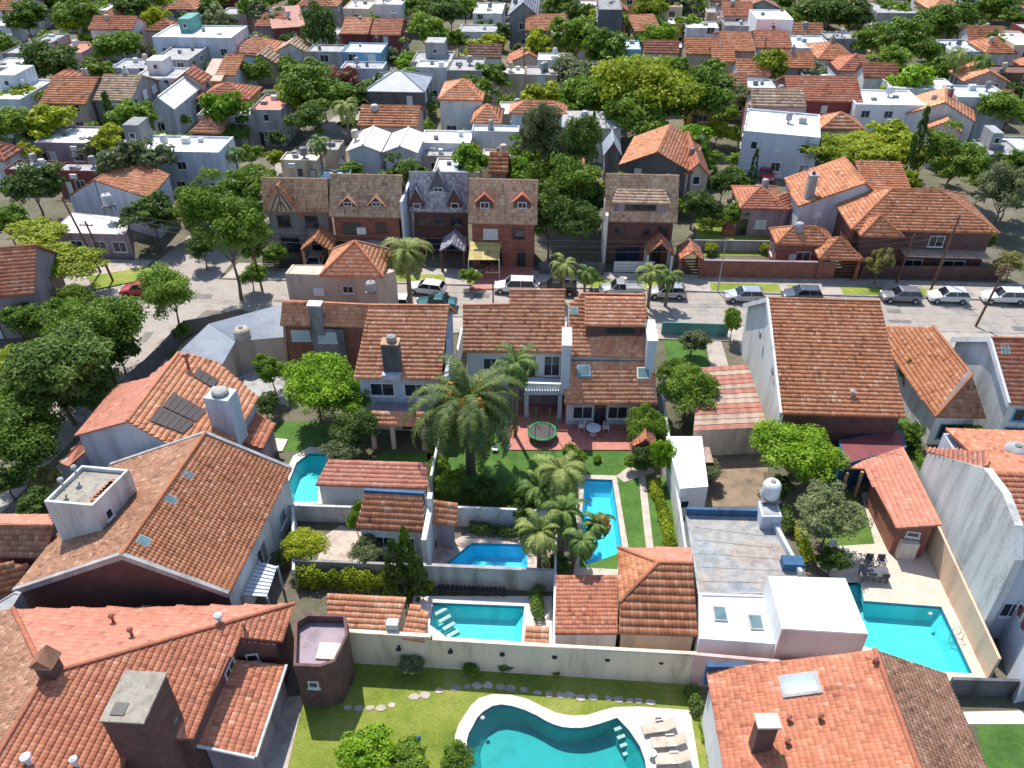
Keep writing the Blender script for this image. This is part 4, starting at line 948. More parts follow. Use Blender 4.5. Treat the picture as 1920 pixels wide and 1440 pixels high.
# left edge lower tiled house
h = House('low brown tiled house at the left edge below the white tower', at(40, 1050))
pn = poly((-60, 1042, 3.8), (86, 1045, 3.8), (-50, 985, 5.2), (-50, 985))[:3]; pl1 = plane3(*pn)
h.roof([[at(-60, 1042, 3.8), at(86, 1045, 3.8), onp(100, 984, pl1), onp(-45, 984, pl1)]], 'b', .25, .37); A_, B_ = onp(100, 984, pl1), onp(-45, 984, pl1)
h.roof([[A_, at(92, 968, A_.z - .5), at(-40, 964, A_.z - .5), B_]], 's', .3, .4, wave=.02, step=.02); h.body('maroon', shrink=.3)
h.planes = []; low = poly((-80, 1135, 2.4), (30, 1105, 2.4), (55, 1058, 3.3), (-60, 1052)); h.roof([low], 'o', .25, .37, name='lower_roof'); h.body('mauve', planes=[low], shrink=.2, name='lower_wall')
h = flat_box('light grey concrete strip roof at the left edge beside the red hip roof', [at(x, y, 4.8) for x, y in ((-30, 1180), (22, 1140), (40, 1110), (30, 1108), (-40, 1150))], 0, 4.8, 'lgrey', 'lgrey', par=.15)

# bottom right house
h = House('red tiled gable house with a flat skylight and a pale chimney at the bottom right', at(1500, 1400))
ra, rb = at(1640, 1218, 7.3), at(1737, 1480, 7.3); pl4 = plane3(ra, rb, at(1324, 1257, 4.7)); lp = [ra, at(1324, 1257, 4.7), onp(1368, 1490, pl4), rb]
pl5 = plane3(ra, rb, at(1772, 1262, 5.0)); rp = [ra, rb, onp(1875, 1480, pl5), onp(1850, 1440, pl5), onp(1802, 1330, pl5), at(1772, 1262, 5.0)]
h.roof([lp], 'r', .2, .3, single=300, wave=.022, step=.05, ridges=[(ra, rb)]); r4 = h.r
h.roof([rp], 'b', .2, .3, wave=.025, step=.03); h.body('white', shrink=.3)
skylight(r4, pl4, 1500, 1285, 1.3, 2.0, .14); 
c_ = onp(1424, 1400, pl4); h.chimney(c_, .95, .6, c_.z + 2.3, 'dbrick', z0=c_.z - .6, cap='coping', over=.1, pot=False, rz=R(4), parent=r4)
for x, y in ((1477, 1352), (1536, 1350), (1474, 1395), (1638, 1243)):
    p = onp(x, y, pl4); mb = MB(); mb.tube(p - V3(0, 0, .2), p + V3(0, 0, .4), .09, .09, 8); mb.lathe(p.x, p.y, [(.09, p.z + .4), (.18, p.z + .43), (.05, p.z + .55)], 8); mb.build('vent_pipe', M['rust' if x < 1600 else 'olive'] if 'olive' in M else M['rust'], r4)
mb = MB(); a, b = at(1324, 1250, 5.0), at(1400, 1243, 5.35); n = V3(0, .15); mb.prism(ccw([a - n, b - n, b + n, a + n]), 3.5, 5.2); mb.build('fascia', M['navy'], h.e)

# the long cream wall
wl = wall_run([V3(-11.6, 30.55), V3(-6.7, 30.5), V3(-6.65, 30.5), V3(9.0, 30.25)], [3.1, 3.0, 2.75, 2.95], .22, 'cream', 'long cream rendered wall with a row of dark wall lamps behind the kidney pool', cap='cream')
for i, (x, y) in enumerate(((748, 1214), (845, 1218), (942, 1224), (1040, 1230), (1139, 1236), (1240, 1245))):
    p = at(x, y, 1.95); e = empty('wall_lamp', (p.x, 30.3, p.z), 'dark wall lamp on the cream wall, number %s from the left above the lawn' % ['one', 'two', 'three', 'four', 'five', 'six'][i] if False else ['dark wall lamp at the left end of the cream wall', 'dark wall lamp on the cream wall below the pale turquoise pool', 'dark wall lamp on the cream wall above the kidney pool curve', 'dark wall lamp on the cream wall below the flat terrace tiles', 'dark wall lamp on the cream wall below the hipped pavilion', 'dark wall lamp nearest the right end of the cream wall'][i], 'wall lamp', 'dark wall lamps along the cream wall')
    mb = MB(); mb.box(0, .08, -.1, .1, .06, .25); mb.build('bracket', M['black'], e, False, True)
    mb = MB(); mb.lathe(0, -.08, [(.17, -.02), (.13, .04), (.04, .08)], 12); mb.build('lamp_shade', M['black'], e, False, True)
# wall of the right neighbour lots continues pink
wall_run([V3(9.1, 30.2), V3(14.2, 30.0), V3(20.8, 29.6)], [2.95, 2.9, 2.8], .2, 'pink', 'pinkish wall under the white flat roofs behind the bottom right house')

# ================================================================== MIDDLE LOTS
h = House('long orange tiled lean-to roof behind the cream wall at its left end', at(690, 1170), 'outbuilding', name='outbuilding')
h.roof([poly((615, 1176, 3.0), (745, 1183, 3.0), (762, 1121, 3.7), (613, 1114))], 'n', .25, .37); h.body('cream', shrink=.15)
p = at(735, 1163, 3.7); mb = MB(); mb.box(p.x, p.y, 3.0, .7, .5, .55); mb.build('skylight_box', M['white'], h.e)
h = House('small orange tiled roof beside the pale turquoise pool steps', at(780, 1190), 'outbuilding', name='outbuilding')
h.roof([poly((752, 1197, 2.75), (795, 1203, 2.75), (804, 1147, 3.3), (769, 1133))], 'n', .25, .37); h.body('white', shrink=.12)
h = House('tiny orange tiled roof at the right corner of the pale turquoise pool', at(1005, 1200), 'outbuilding', name='outbuilding')
h.roof([poly((982, 1207, 2.7), (1029, 1209, 2.7), (1030, 1176, 3.0), (986, 1174))], 'n', .25, .37); h.body('white', shrink=.1)
wall_run([at(560, 1085, 0), at(690, 1090, 0), at(800, 1095, 0)], 1.9, .2, 'grey', 'low grey wall behind the clipped hedge left of the cypresses')
wall_run([V3(-8.0, 36.85), V3(.6, 36.85)], 2.0, .2, 'lgrey', 'pale grey wall between the slanted corner pool and the pale turquoise pool', cap='lgrey')
mb = MB(); bn = empty('bench', (-5, 37.0, 0), 'long dark slatted bench against the grey wall above the pale turquoise pool', 'bench')
for i in range(16): m2 = MB(); m2.box(-7 + i * .29, 36.3, .42, .22, .5, .05); m2.build('slat', M['black'], bn)
for i in range(5): m2 = MB(); m2.box(-7 + i * 1.08, 36.3, 0, .08, .4, .415); m2.build('leg', M['black'], bn)
h = House('white garden house with a brown and orange tiled roof beside the slanted corner pool', at(735, 1020), 'garden house', name='garden_house')
h.roof([poly((667, 990, 2.9), (797, 997, 2.9), (793, 930, 4.3), (684, 925))], 'o', .26, .38); rr = h.r; h.body('white', shrink=.25)
q = h.planes[0]; window(h.e, h.sh(q[0]), h.sh(q[1]), .35, .9, 1.4, 1.1); window(h.e, h.sh(q[0]), h.sh(q[1]), .75, .9, 1.0, 1.1)
mb = MB(); a, b = at(683, 921, 4.35), at(795, 927, 4.35); n = V3(0, .12); mb.prism(ccw([a - n, b - n, b + n, a + n]), 3.4, 4.55); mb.build('ridge_wall', M['navy'], h.e)
mb = MB(); p = at(800, 960, 4.4); mb.box(p.x, p.y, 0, .35, 3.6, 3.6); mb.box(p.x, p.y + 1.5, 3.6, .35, .6, .9); mb.build('end_wall', M['white'], h.e)
h = House('small striped orange tiled porch joined to the white garden house', at(830, 990), 'porch', name='porch')
h.roof([poly((807, 979, 2.7), (856, 986, 2.7), (858, 944, 3.6), (812, 942))], 'o', .26, .38); h.body('mauve', shrink=.3)
h = House('low white shed with a long salmon tiled roof beside the curved pool', at(700, 930), 'shed', name='shed')
h.roof([poly((591, 909, 2.8), (801, 916, 2.8), (803, 869, 3.3), (616, 862))], 's', .26, .4, wave=.02, step=.015); h.body('white', shrink=.2)
wall_run([at(545, 975, 0), at(690, 980, 0)], 1.6, .2, 'stained', 'stained white wall below the curved turquoise pool')
wall_run([at(860, 985, 0), at(1035, 992, 0)], 1.9, .2, 'stained', 'stained white wall behind the planting of the slanted corner pool')
wall_run([at(558, 1100, 0), at(556, 985, 0)], 1.8, .18, 'white', 'short white wall along the side yard of the skylight house')
wall_run([V3(-8.7, 45.4), V3(-8.6, 66)], 2.3, .18, 'white', 'white side wall between the big date palm garden and its left neighbour')
wall_run([V3(.75, 31.2), V3(.75, 44)], 2.0, .16, 'white', 'white wall running along the left side of the long narrow pool')
wall_run([V3(9.6, 31.2), V3(9.6, 58)], 2.1, .18, 'white', 'white side wall behind the flower bed of the long narrow pool lawn')
# hipped pavilion and flat tiled roof
h = House('hip roofed pavilion with weathered orange tiles behind the cream wall', at(1230, 1150), 'pavilion', name='pavilion')
a, b = at(1234, 1055, 4.8), at(1299, 1057, 4.8); pn = plane3(a, b, at(1160, 1187, 2.9)); l1 = onp(1163, 1128, pn)
nr = [a, l1, at(1160, 1187, 2.9), onp(1308, 1192, pn), b]; fr_ = poly((1234, 1055, 4.8), (1299, 1057, 4.8), (1296, 1027, 3.7), (1158, 1027)); ll = [a, fr_[3], l1]
h.roof([nr], 'o', .25, .5, single=120, step=.1, ridges=[(a, b), (a, l1), (a, fr_[3])]); h.roof([ll], 'o', .25, .36); h.roof([fr_], 's', .3, .4, wave=.02, step=.015); h.body('cream', shrink=.2)
h = House('flat red tiled terrace roof between the pavilion and the wall of the long narrow pool', at(1100, 1150), 'outbuilding', name='outbuilding')
h.roof([poly((1040, 1188, 2.75), (1158, 1188, 2.75), (1158, 1082, 3.1), (1043, 1079))], 'r', .22, .3, wave=.03, step=.02); h.body('white', shrink=.05)

# right side boxes
h = flat_box('plain white shed with a flat roof right of the flower bed', [at(x, y, 3.0) for x, y in ((1249, 818), (1316, 818), (1328, 912), (1275, 916))], 0, 3.0, 'bright', 'bright', name='shed', cat='shed', par=.08)
window(h.e, at(1275, 916, 3), at(1328, 912, 3), .25, 1.0, .7, .8)
h = House('tiny corrugated porch roof on the white flat shed', at(1325, 860), 'porch', name='porch'); pp_ = poly((1318, 867, 2.4), (1338, 867, 2.2), (1330, 838, 2.2), (1312, 838)); h.roof([pp_], 'rustl', tiles=False, thick=.05); mb = MB()
for p in pp_: mb.box(p.x, p.y, 0, .08, .08, 2.18)
mb.split('post', M['wood'], h.e)
tp = [at(x, y, 3.3) for x, y in ((1286, 964), (1440, 968), (1500, 1080), (1512, 1113), (1308, 1113))]
h = flat_box('large grey flat roof terrace with a navy parapet', tp, 0, 3.3, 'lgrey', 'patchy', par=.12); P = ccw(tp)
for a, b in ((tp[0], tp[1]), (tp[1], tp[2])):
    d = (b - a); n = V3(-d.y, d.x).normalized() * .12; mb = MB(); mb.prism(ccw([a - n, b - n, b + n, a + n]), 3.31, 3.9 if a is tp[0] else 3.75); mb.build('parapet', M['navy' if a is tp[0] else 'bluew'], h.e)
for i in range(5):
    q = tp[4].lerp(tp[0], .15 + .17 * i); q2 = tp[3].lerp(tp[1], .12 + .15 * i); mb = MB(); mb.tube(V3(q.x + .5, q.y, 3.265), V3(q2.x - .7, q2.y, 3.265), .02, .02, 4); mb.build('roof_seam', M['grey'], h.e)
mb = MB(); p = at(1487, 1050, 3.9); mb.box(p.x, p.y, 3.2, 1.3, .8, .7); mb.build('roof_box', M['navy'], h.e)
h = flat_box('navy and white tank tower behind the grey roof terrace', [at(x, y, 4.6) for x, y in ((1422, 935), (1458, 935), (1468, 965), (1430, 965))], 0, 4.4, 'bluew', 'lgrey', name='tank_tower', cat='tower', par=.1)
tank(at(1442, 935, 4.4), .62, 1.3, 'white', 'white water tank on the navy tower behind the grey roof terrace', .3, None)
h = flat_box('low white flat roof with two skylights behind the cream wall', [at(x, y, 3.4) for x, y in ((1310, 1112), (1450, 1116), (1463, 1208), (1311, 1197))], 0, 3.4, 'bright', 'bright', par=.2)
pf_ = (V3(0, 0, 1), 3.28)
for x, y in ((1350, 1152), (1417, 1168)): skylight(h.r, pf_, x, y, .8, 1.1, .12)
h = flat_box('tall plain white box building with a flat roof beside the L shaped pool', [at(x, y, 5.2) for x, y in ((1440, 1080), (1585, 1084), (1628, 1188), (1466, 1178))], 0, 5.2, 'bright', 'bright', par=.1)
for y0, m_ in ((0, 'pink'),):
    q = [at(1466, 1178, 5.2), at(1628, 1188, 5.2)]; n = V3(0, .02); mb = MB(); mb.prism(ccw([q[0] - n * 2, q[1] - n * 2, q[1] + n * .5, q[0] + n * .5]), .0, 5.15); mb.build('front_render', M['pink'], h.e)
# rusty sheet roof
h = House('long shed roof of rusty red and faded pink corrugated sheets', at(1360, 780), 'shed', name='shed')
qa = [at(1300, 808, 2.8), at(1441, 802, 2.8), at(1402, 684, 3.6), at(1312, 690, 3.6)]; n_ = 13; pls = []
for i in range(n_):
    f0, f1 = i / n_, (i + 1.08) / n_; P = [qa[0].lerp(qa[3], f0), qa[1].lerp(qa[2], f0), qa[1].lerp(qa[2], f1), qa[0].lerp(qa[3], f1)]
    P[0].z += .04; P[1].z += .04; mb = MB(); ns = 12
    for j in range(ns):
        u0, u1 = j / ns, (j + 1) / ns; zz = .03 * (j % 2); a = P[0].lerp(P[1], u0); b = P[0].lerp(P[1], u1); c = P[3].lerp(P[2], u1); d = P[3].lerp(P[2], u0)
        z0_, z1_ = .035 * (j % 2), .035 * ((j + 1) % 2); mb.add([a + V3(0, 0, z0_), b + V3(0, 0, z1_), c + V3(0, 0, z1_), d + V3(0, 0, z0_)], [(0, 1, 2, 3)])
    mb.build('roof_sheet', M[['rust', 'rustl', 'rustl', 'rust', 'rust', 'rustl', 'rustl', 'rust', 'rustl', 'rust', 'rust', 'rustl', 'rust'][i]], h.e)
h.planes = [qa]; h.body('cream', shrink=.15, drop=.06)
# big brown roof with white gable wall
h = House('tall house with a very large brown tiled roof and a blank white gable wall', at(1560, 800))
e1, e2 = at(1465, 776, 4.7), at(1698, 782, 4.7); r1_, r2_ = at(1440, 560, 8.8), at(1650, 566, 8.8)
f1 = V3(r1_.x - .4, r1_.y + 5.6, 4.9); f2 = V3(r2_.x, r2_.y + 5.6, 4.9)
h.roof([[e1, e2, r2_, r1_]], 'o', .24, .38, step=.08, ridges=[(r1_, r2_)]); rr = h.r; h.roof([[f2, f1, r1_, r2_]], 'b', .26, .38); h.body('white', shrink=.3)
q1, q2 = h.sh(e1), h.sh(e2); mb = MB(); n = V3(0, .03); mb.prism(ccw([q1 - n, q2 - n, q2 + n * .5, q1 + n * .5]), .01, 4.4); mb.build('rear_wall', M['dbrick'], h.e)
mb = MB(); g0 = r1_.copy(); 
for a, b in ((e1, r1_), (f1, r1_)):
    n = V3(-.14, 0); P = ccw([a + n, b + n, b - n * .4, a - n * .4]); zz = [(a.z if (V3(p.x, p.y) - V3(a.x, a.y)).length < (V3(p.x, p.y) - V3(b.x, b.y)).length else b.z) for p in P]; mb.prism(P, [z - .35 for z in zz], [z + .12 for z in zz])
mb.split('verge_coping', M['white'], h.e)
for f in (.35, .7): mb = MB(); p = h.sh(f1).lerp(h.sh(e1), f); mb.box(p.x - .02, p.y, 5.0, .12, .5, .6); mb.build('vent_grille', M['grey'], h.e)
plb = plane3(e1, e2, r2_); p = onp(1597, 742, plb); mb = MB(); mb.tube(p, p + V3(0, 0, .45), .12, .12, 8); mb.lathe(p.x, p.y, [(.12, p.z + .45), (.25, p.z + .5), (.05, p.z + .65)], 8); mb.build('vent_pipe', M['lgrey'], rr)
# hipped house right of it
h = House('single storey hip roofed house with mottled brown tiles beside the stained white gable', at(1760, 780))
a = at(1822, 705, 6.0); b = at(1750, 613, 6.0); plx = plane3(a, b, at(1754, 781, 3.3)); lft = [a, b, onp(1655, 612, plx), onp(1672, 668, plx), onp(1712, 722, plx), at(1754, 781, 3.3)]; fr_ = [a, at(1754, 781, 3.3), at(1849, 783, 3.3)]
h.roof([lft], 'o', .22, .34, wave=.03, step=.03, ridges=[(a, lft[-1]), (a, b)]); h.roof([fr_], 'b', .26, .38, step=.06); h.body('white', shrink=.5)
q = [h.sh(p) for p in (lft[-1], fr_[2], lft[2])]; window(h.e, q[0], q[1], .6, .7, 2.6, 1.5, frame='teal'); window(h.e, q[2], q[0], .8, .8, 2.4, 1.3)
# far right tall house
h = House('tall house at the right edge with a stained white gable wall and red tiled roof', at(1900, 780))
e1, e2 = at(1893, 757, 5.4), at(2090, 765, 5.4); r1_, r2_ = at(1857, 634, 8.6), at(2030, 638, 8.6); f1 = V3(r1_.x - .3, r1_.y + 4.6, 5.6); f2 = V3(r2_.x, r2_.y + 4.6, 5.6)
h.roof([[e1, e2, r2_, r1_]], 'r', .26, .38, step=.06, ridges=[(r1_, r2_)]); r_ = h.r; h.roof([[f2, f1, r1_, r2_]], 'r', .26, .38); h.body('stained', shrink=.25)
skylight(r_, plane3(e1, e2, r2_), 1884, 656, .7, .8)
window(h.e, h.sh(e1), h.sh(e2), .2, 1.0, 2.2, 2.0, frame='blue'); window(h.e, h.sh(e1), h.sh(e2), .2, 3.6, 1.8, 1.2, frame='blue')
mb = MB(); 
for a, b in ((e1, r1_), (f1, r1_)):
    n = V3(-.14, 0); P = ccw([a + n, b + n, b - n * .4, a - n * .4]); zz = [(a.z if (V3(p.x, p.y) - V3(a.x, a.y)).length < (V3(p.x, p.y) - V3(b.x, b.y)).length else b.z) for p in P]; mb.prism(P, [z - .35 for z in zz], [z + .14 for z in zz])
mb.split('verge_coping', M['bright'], h.e)
# salmon L roof of the barbecue house
h = House('brick barbecue house with an L shaped salmon tiled roof beside the pale deck', at(1700, 990), 'garden house', name='garden_house')
pl_ = plane3(at(1682, 990, 2.8), at(1766, 984, 3.6), at(1693, 838, 3.6)); P = [at(1682, 990, 2.8), at(1766, 984, 3.6), at(1693, 838, 3.6), onp(1580, 877, pl_), onp(1622, 879, pl_)]
h.roof([P], 's', .24, .36, wave=.03, step=.03); q = [P[0], P[1], P[2], onp(1640, 868, pl_), onp(1630, 890, pl_)]; h.body('brick', planes=[q], shrink=.3)
mb = MB()
for x, y in ((1590, 884), (1618, 882)): p = onp(x, y, pl_); mb.box(p.x, p.y, 0, .2, .2, p.z - .14)
mb.split('post', M['lwood'], h.e); a, b = h.sh(P[0]), h.sh(P[1])
mb = MB(); p = a.lerp(b, .45); mb.box(p.x, p.y - .2, 0, 1.2, .5, 1.6); mb.build('barbecue_door', M['coping'], h.e)
window(h.e, a, b, .5, 1.9, .9, .5)
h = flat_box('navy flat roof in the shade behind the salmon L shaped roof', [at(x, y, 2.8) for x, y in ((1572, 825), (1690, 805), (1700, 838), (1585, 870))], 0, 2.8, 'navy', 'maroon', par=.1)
# tall party wall on the right: plane through the foot of the peach wall
ba, bb = at(1763, 1080, 0), at(1853, 1267, 0); d = (ba - bb).normalized(); nv = V3(1, 0) if abs(d.x) < 1e-6 else V3(d.y, -d.x); nv = nv if nv.x > 0 else -nv; vp = (nv, nv.dot(ba))
def onv(x, y): r_ = ray(x, y); o_ = V3(0, 0, CH); return o_ + r_ * ((vp[1] - nv.dot(o_)) / nv.dot(r_))
top = [onv(*p) for p in ((1738, 850), (1790, 862), (1845, 878), (1880, 925), (1903, 985), (1903, 1050), (1872, 1105))]
h = House('tall windowless white party wall house beside the pale deck', at(1850, 1000))
mb = MB(); th = nv * .5
for i in range(len(top) - 1):
    a, b = top[i].copy(), top[i + 1].copy(); fa = a.dot(-d); fb = b.dot(-d)
    if fb - fa < .15: b = Vector((a.x, a.y, b.z)) - d * .15; top[i + 1] = b
    P = ccw([V3(a.x, a.y), V3(b.x, b.y), V3(b.x, b.y) + th, V3(a.x, a.y) + th]); z = [(a.z if abs((p - V3(a.x, a.y)).dot(d)) < abs((p - V3(b.x, b.y)).dot(d)) else b.z) for p in P]; mb.prism(P, 0, z)
mb.build('wall', M['stained'], h.e)
y0, y1 = min(p.y for p in top), max(p.y for p in top); xw = top[3].x + .5; zt = top[3].z
mb = MB(); mb.prism([V3(xw, y0 + .5), V3(xw + 9, y0 + .5), V3(xw + 9, y1), V3(xw, y1)], 0, zt - 2.6); mb.build('house_wall', M['bluew'], h.e)
rp_ = [V3(xw + .02, y0 + .2, zt - 2.2), V3(xw + 9.3, y0 + .2, zt - 2.2), V3(xw + 9.3, (y0 + y1) / 2, zt - .6), V3(xw + .02, (y0 + y1) / 2, zt - .6)]; h.roof([rp_], 'r', .26, .38, step=.06)
rp2 = [rp_[3], rp_[2], V3(xw + 9.3, y1, zt - 2.2), V3(xw + .02, y1, zt - 2.2)]; h.roof([rp2], 'r', .26, .38)
window(h.e, V3(xw, y0 + .5), V3(xw + 9, y0 + .5), .12, 2.2, 1.2, 1.3)
tank(at(1893, 870, 7.2), .75, 1.3, 'lgrey', 'big round water tank on the party wall house at the right edge', .3, None)
h = House('salmon tiled lean-to strip behind the tall white party wall', at(1790, 860), 'lean-to', name='lean_to'); h.roof([[at(1848, 880, top[2].z - .1), at(1856, 848, top[2].z), at(1738, 840, top[0].z), at(1742, 850, top[0].z - .1)]], 's', .26, .38); h.body('stained', shrink=.1)
pk0 = onv(1815, 1082); pk1 = onv(1903, 1282); off = nv * -.12; c0 = V3(ba.x, ba.y) + d * 4.2 + off; c1 = V3(bb.x, bb.y) - d * .2 + off
wall_run([c0, c1], [pk0.z, pk1.z], .16, 'peach', 'long peach painted wall along the right side of the pale pool deck')
# right edge neighbour below
h = flat_box('pale blue house corner with a red balustrade at the right edge', [at(x, y, 3.0) for x, y in ((1895, 1110), (1960, 1095), (2040, 1240), (1935, 1262))], 0, 3.0, 'bluew', 'terrace', par=.1)
for i in range(12): p = at(1899, 1118, 3.0).lerp(at(1937, 1255, 3.0), i / 11); mb = MB(); mb.box(p.x, p.y, 2.98, .1, .1, .8); mb.build('baluster', M['maroon' if i % 2 else 'white'], h.e)
wall_run([at(1775, 1300, 0), at(1950, 1305, 0)], 1.5, .2, 'dgrey', 'dark grey wall below the L shaped pool at the bottom right')
deck('patio', G((1795, 1335), (1950, 1332), (1950, 1358), (1800, 1358)), [], 'coping')

# ================================================================== MAIN HOUSE AND STREET SIDE
h = House('white double house with stepped orange tiled roofs, balcony and dark brick dormer in the centre', at(1050, 760))
p1 = plane3(at(868, 659, 5.6), at(1058, 661, 5.6), at(868, 578, 7.7))
LB = [at(868, 659, 5.6), at(1058, 661, 5.6), onp(1060, 545, p1), onp(955, 545, p1), onp(955, 572, p1), onp(868, 573, p1)]
p2 = plane3(at(1070, 667, 5.5), at(1228, 671, 5.5), at(1068, 585, 7.6))
RB = [at(1070, 667, 5.5), at(1228, 671, 5.5), onp(1214, 585, p2), onp(1207, 554, p2), onp(1088, 552, p2), onp(1066, 570, p2)]
h.roof([LB, RB], 'n', .25, .37, step=.07); rr = h.r
rk = [V3(p.x, p.y, p.z) for p in (LB[3], LB[2])]; bk = []
for a, b in ((LB[5], LB[4]), (LB[3], LB[2]), (RB[4], RB[3])):
    dz = a.z - 5.0; bk.append([b, a, V3(a.x, a.y + dz / .7, 5.0), V3(b.x, b.y + dz / .7, 5.0)]); run_ridge(a, b, T_BRIGHT, rr)
h.roof(bk, 'n', .25, .37); h.body('white', shrink=.3); h.k = h.k
A, B, Cc, D = LB[0], LB[1], RB[0], RB[1]
wy = h.sh(A).y; w1, w2, w3, w4 = h.sh(A), h.sh(B), h.sh(Cc), h.sh(D)
window(h.e, w1, w2, .62, 3.0, 1.5, 2.0, 'glass', 'wood'); window(h.e, w1, w2, .88, 3.0, 1.4, 2.1); window(h.e, w1, w2, .25, 3.6, 1.4, 1.2)
# white party pillars between the two roofs
for x, y, sx, sy, zt, zb in ((1063, 632, .7, 2.6, 7.9, 3), (1221, 620, .75, 3.2, 7.6, 3)):
    p = at(x, y, zt); mb = MB(); mb.box(p.x, p.y, zb, sx, sy, zt - zb); o = mb.build('party_wall', M['bluew'], h.e); mb = MB(); mb.box(p.x, p.y, zt, sx + .12, sy + .12, .08); mb.build('coping', M['white'], o)
# brick dormer on the right roof
dl, dr = onp(1098, 632, p2), onp(1204, 632, p2); zt = dl.z + 1.45; mb = MB(); P = [dl, dr, dr + V3(0, 3.2, 0), dl + V3(0, 3.2, 0)]; mb.prism(ccw([V3(p.x, p.y) for p in P]), dl.z - .3, zt); do = mb.build('dormer', M['dbrick'], h.e)
q = [dl + V3(-.15, -.45, zt - dl.z), dr + V3(.15, -.45, zt - dr.z)]; q += [q[1] + V3(0, 2.6, 1.25), q[0] + V3(0, 2.6, 1.25)]
h.planes = []; h.roof([q], 'n', .25, .37, step=.07, name='dormer_roof'); window(do, dl, dr, .6, dl.z + .35, 2.6, .75, 'glass', 'wood', sill=False)
skylight(rr, p2, 1076, 583, .7, .7)
# lower rear roof on the right
lo = poly((1058, 757, 2.9), (1233, 757, 2.9), (1226, 678, 5.0), (1062, 678)); h.roof([lo], 'n', .25, .37, step=.07, name='lower_roof'); lr = h.r; pll = plane3(lo[0], lo[1], lo[2])
sk = M['skyglass']
for x, y, f in ((1094, 697, 'blue'), (1206, 701, 'white')): skylight(lr, pll, x, y, 1.1, 1.0, .3, frame=f)
mb = MB(); q1, q2 = lo[0] + V3(.2, .75, 0), lo[1] + V3(-.5, .75, 0); P = [q1, q2, q2 + V3(0, 2.6), q1 + V3(0, 2.6)]; mb.prism(ccw([V3(p.x, p.y) for p in P]), 0, [2.95, 2.95, 3.9, 3.9]); mb.build('rear_wall', M['bluew'], h.e)
for f, w in ((.2, 1.7), (.62, 1.7)): window(h.e, q1, q2, f, .75, w, 1.35)
window(h.e, q1, q2, .41, .02, 1.0, 2.2, 'glass', 'wood', 'door', False)
# balcony
bl, br = at(984, 738, 2.7), at(1054, 738, 2.7); mb = MB(); P = [bl, br, V3(br.x, wy - .02), V3(bl.x, wy - .02)]; mb.prism(ccw([V3(p.x, p.y) for p in P]), 2.55, 2.95); bo = mb.build('balcony', M['bluew'], h.e)
n = 14
for i in range(n + 1):
    p = bl.lerp(br, i / n); mb = MB(); mb.lathe(p.x, p.y + .12, [(.05, 2.95), (.1, 3.1), (.11, 3.25), (.05, 3.45), (.07, 3.62)], 8); mb.build('baluster', M['frame'], bo)
mb = MB(); p = bl.lerp(br, .5); mb.box(p.x, p.y + .12, 3.62, (br - bl).length + .2, .2, .1); mb.build('handrail', M['frame'], bo)
for x in (bl.x + .15, br.x - .15): mb = MB(); mb.box(x, bl.y + .2, .1, .35, .35, 2.448); mb.split('column', M['bluew'], h.e)
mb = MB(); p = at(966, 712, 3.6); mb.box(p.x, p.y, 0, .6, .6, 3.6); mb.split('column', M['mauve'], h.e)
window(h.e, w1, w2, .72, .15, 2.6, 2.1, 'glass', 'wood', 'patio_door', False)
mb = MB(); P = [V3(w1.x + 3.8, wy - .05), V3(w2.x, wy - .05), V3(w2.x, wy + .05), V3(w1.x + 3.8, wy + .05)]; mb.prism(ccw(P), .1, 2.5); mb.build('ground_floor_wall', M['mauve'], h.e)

# left neighbour with big chimney
h = House('house with a large orange tiled roof and a grey chimney left of the date palm', at(750, 780))
e1, e2 = at(663, 708, 5.6), at(827, 712, 5.6); r1_, r2_ = at(692, 573, 8.9), at(842, 574, 8.9)
h.roof([[e1, e2, r2_, r1_]], 'n', .25, .37, step=.07, ridges=[(r1_, r2_)]); rr = h.r
h.roof([[V3(r2_.x, r2_.y + 4.6, 5.6), V3(r1_.x, r1_.y + 4.6, 5.6), r1_, r2_]], 'n', .25, .37); h.body('bluew', shrink=.35)
pc = plane3(e1, e2, r2_); c_ = onp(737, 690, pc); h.chimney(c_, 1.35, 1.0, c_.z + 2.6, 'dgrey', z0=c_.z - .6, cap='lwood', over=.05, pot=False, parent=rr); mb = MB(); mb.lathe(c_.x + .1, c_.y, [(.3, c_.z + 2.6), (.42, c_.z + 2.75), (.36, c_.z + 3.05), (.1, c_.z + 3.2)], 12); mb.build('chimney_cowl', M['lgrey'], rr)
mb = MB(); mb.box(c_.x, c_.y - .75, c_.z - .5, 1.5, .5, .45); mb.build('chimney_flashing', M['bluew'], rr)
q1, q2 = h.sh(e1), h.sh(e2); window(h.e, q1, q2, .28, 3.6, 2.0, 1.3); window(h.e, q1, q2, .72, 3.6, 2.0, 1.3); window(h.e, q1, q2, .3, .8, 1.6, 1.3); window(h.e, q1, q2, .65, .05, 2.2, 2.1, name='patio_door', sill=False)
h.planes = []; h.roof([poly((690, 797, 2.7), (797, 799, 2.7), (795, 773, 3.3), (696, 771))], 'n', .25, .37, name='porch_roof'); pr_ = h.planes[0]
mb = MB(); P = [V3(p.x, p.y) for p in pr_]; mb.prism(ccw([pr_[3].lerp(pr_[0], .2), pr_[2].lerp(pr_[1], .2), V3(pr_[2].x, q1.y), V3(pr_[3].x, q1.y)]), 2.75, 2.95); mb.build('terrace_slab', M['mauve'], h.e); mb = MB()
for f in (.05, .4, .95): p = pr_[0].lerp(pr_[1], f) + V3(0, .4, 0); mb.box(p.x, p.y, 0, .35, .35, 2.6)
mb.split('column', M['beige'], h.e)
wall_run([at(843, 575, 7.6), at(838, 715, 5.0)], [7.4, 5.6], .35, 'bluew', 'tall bluish white party wall between the two street houses behind the palm')
h = House('brick and grey rendered house with a narrow tiled roof and two shuttered windows', at(600, 640))
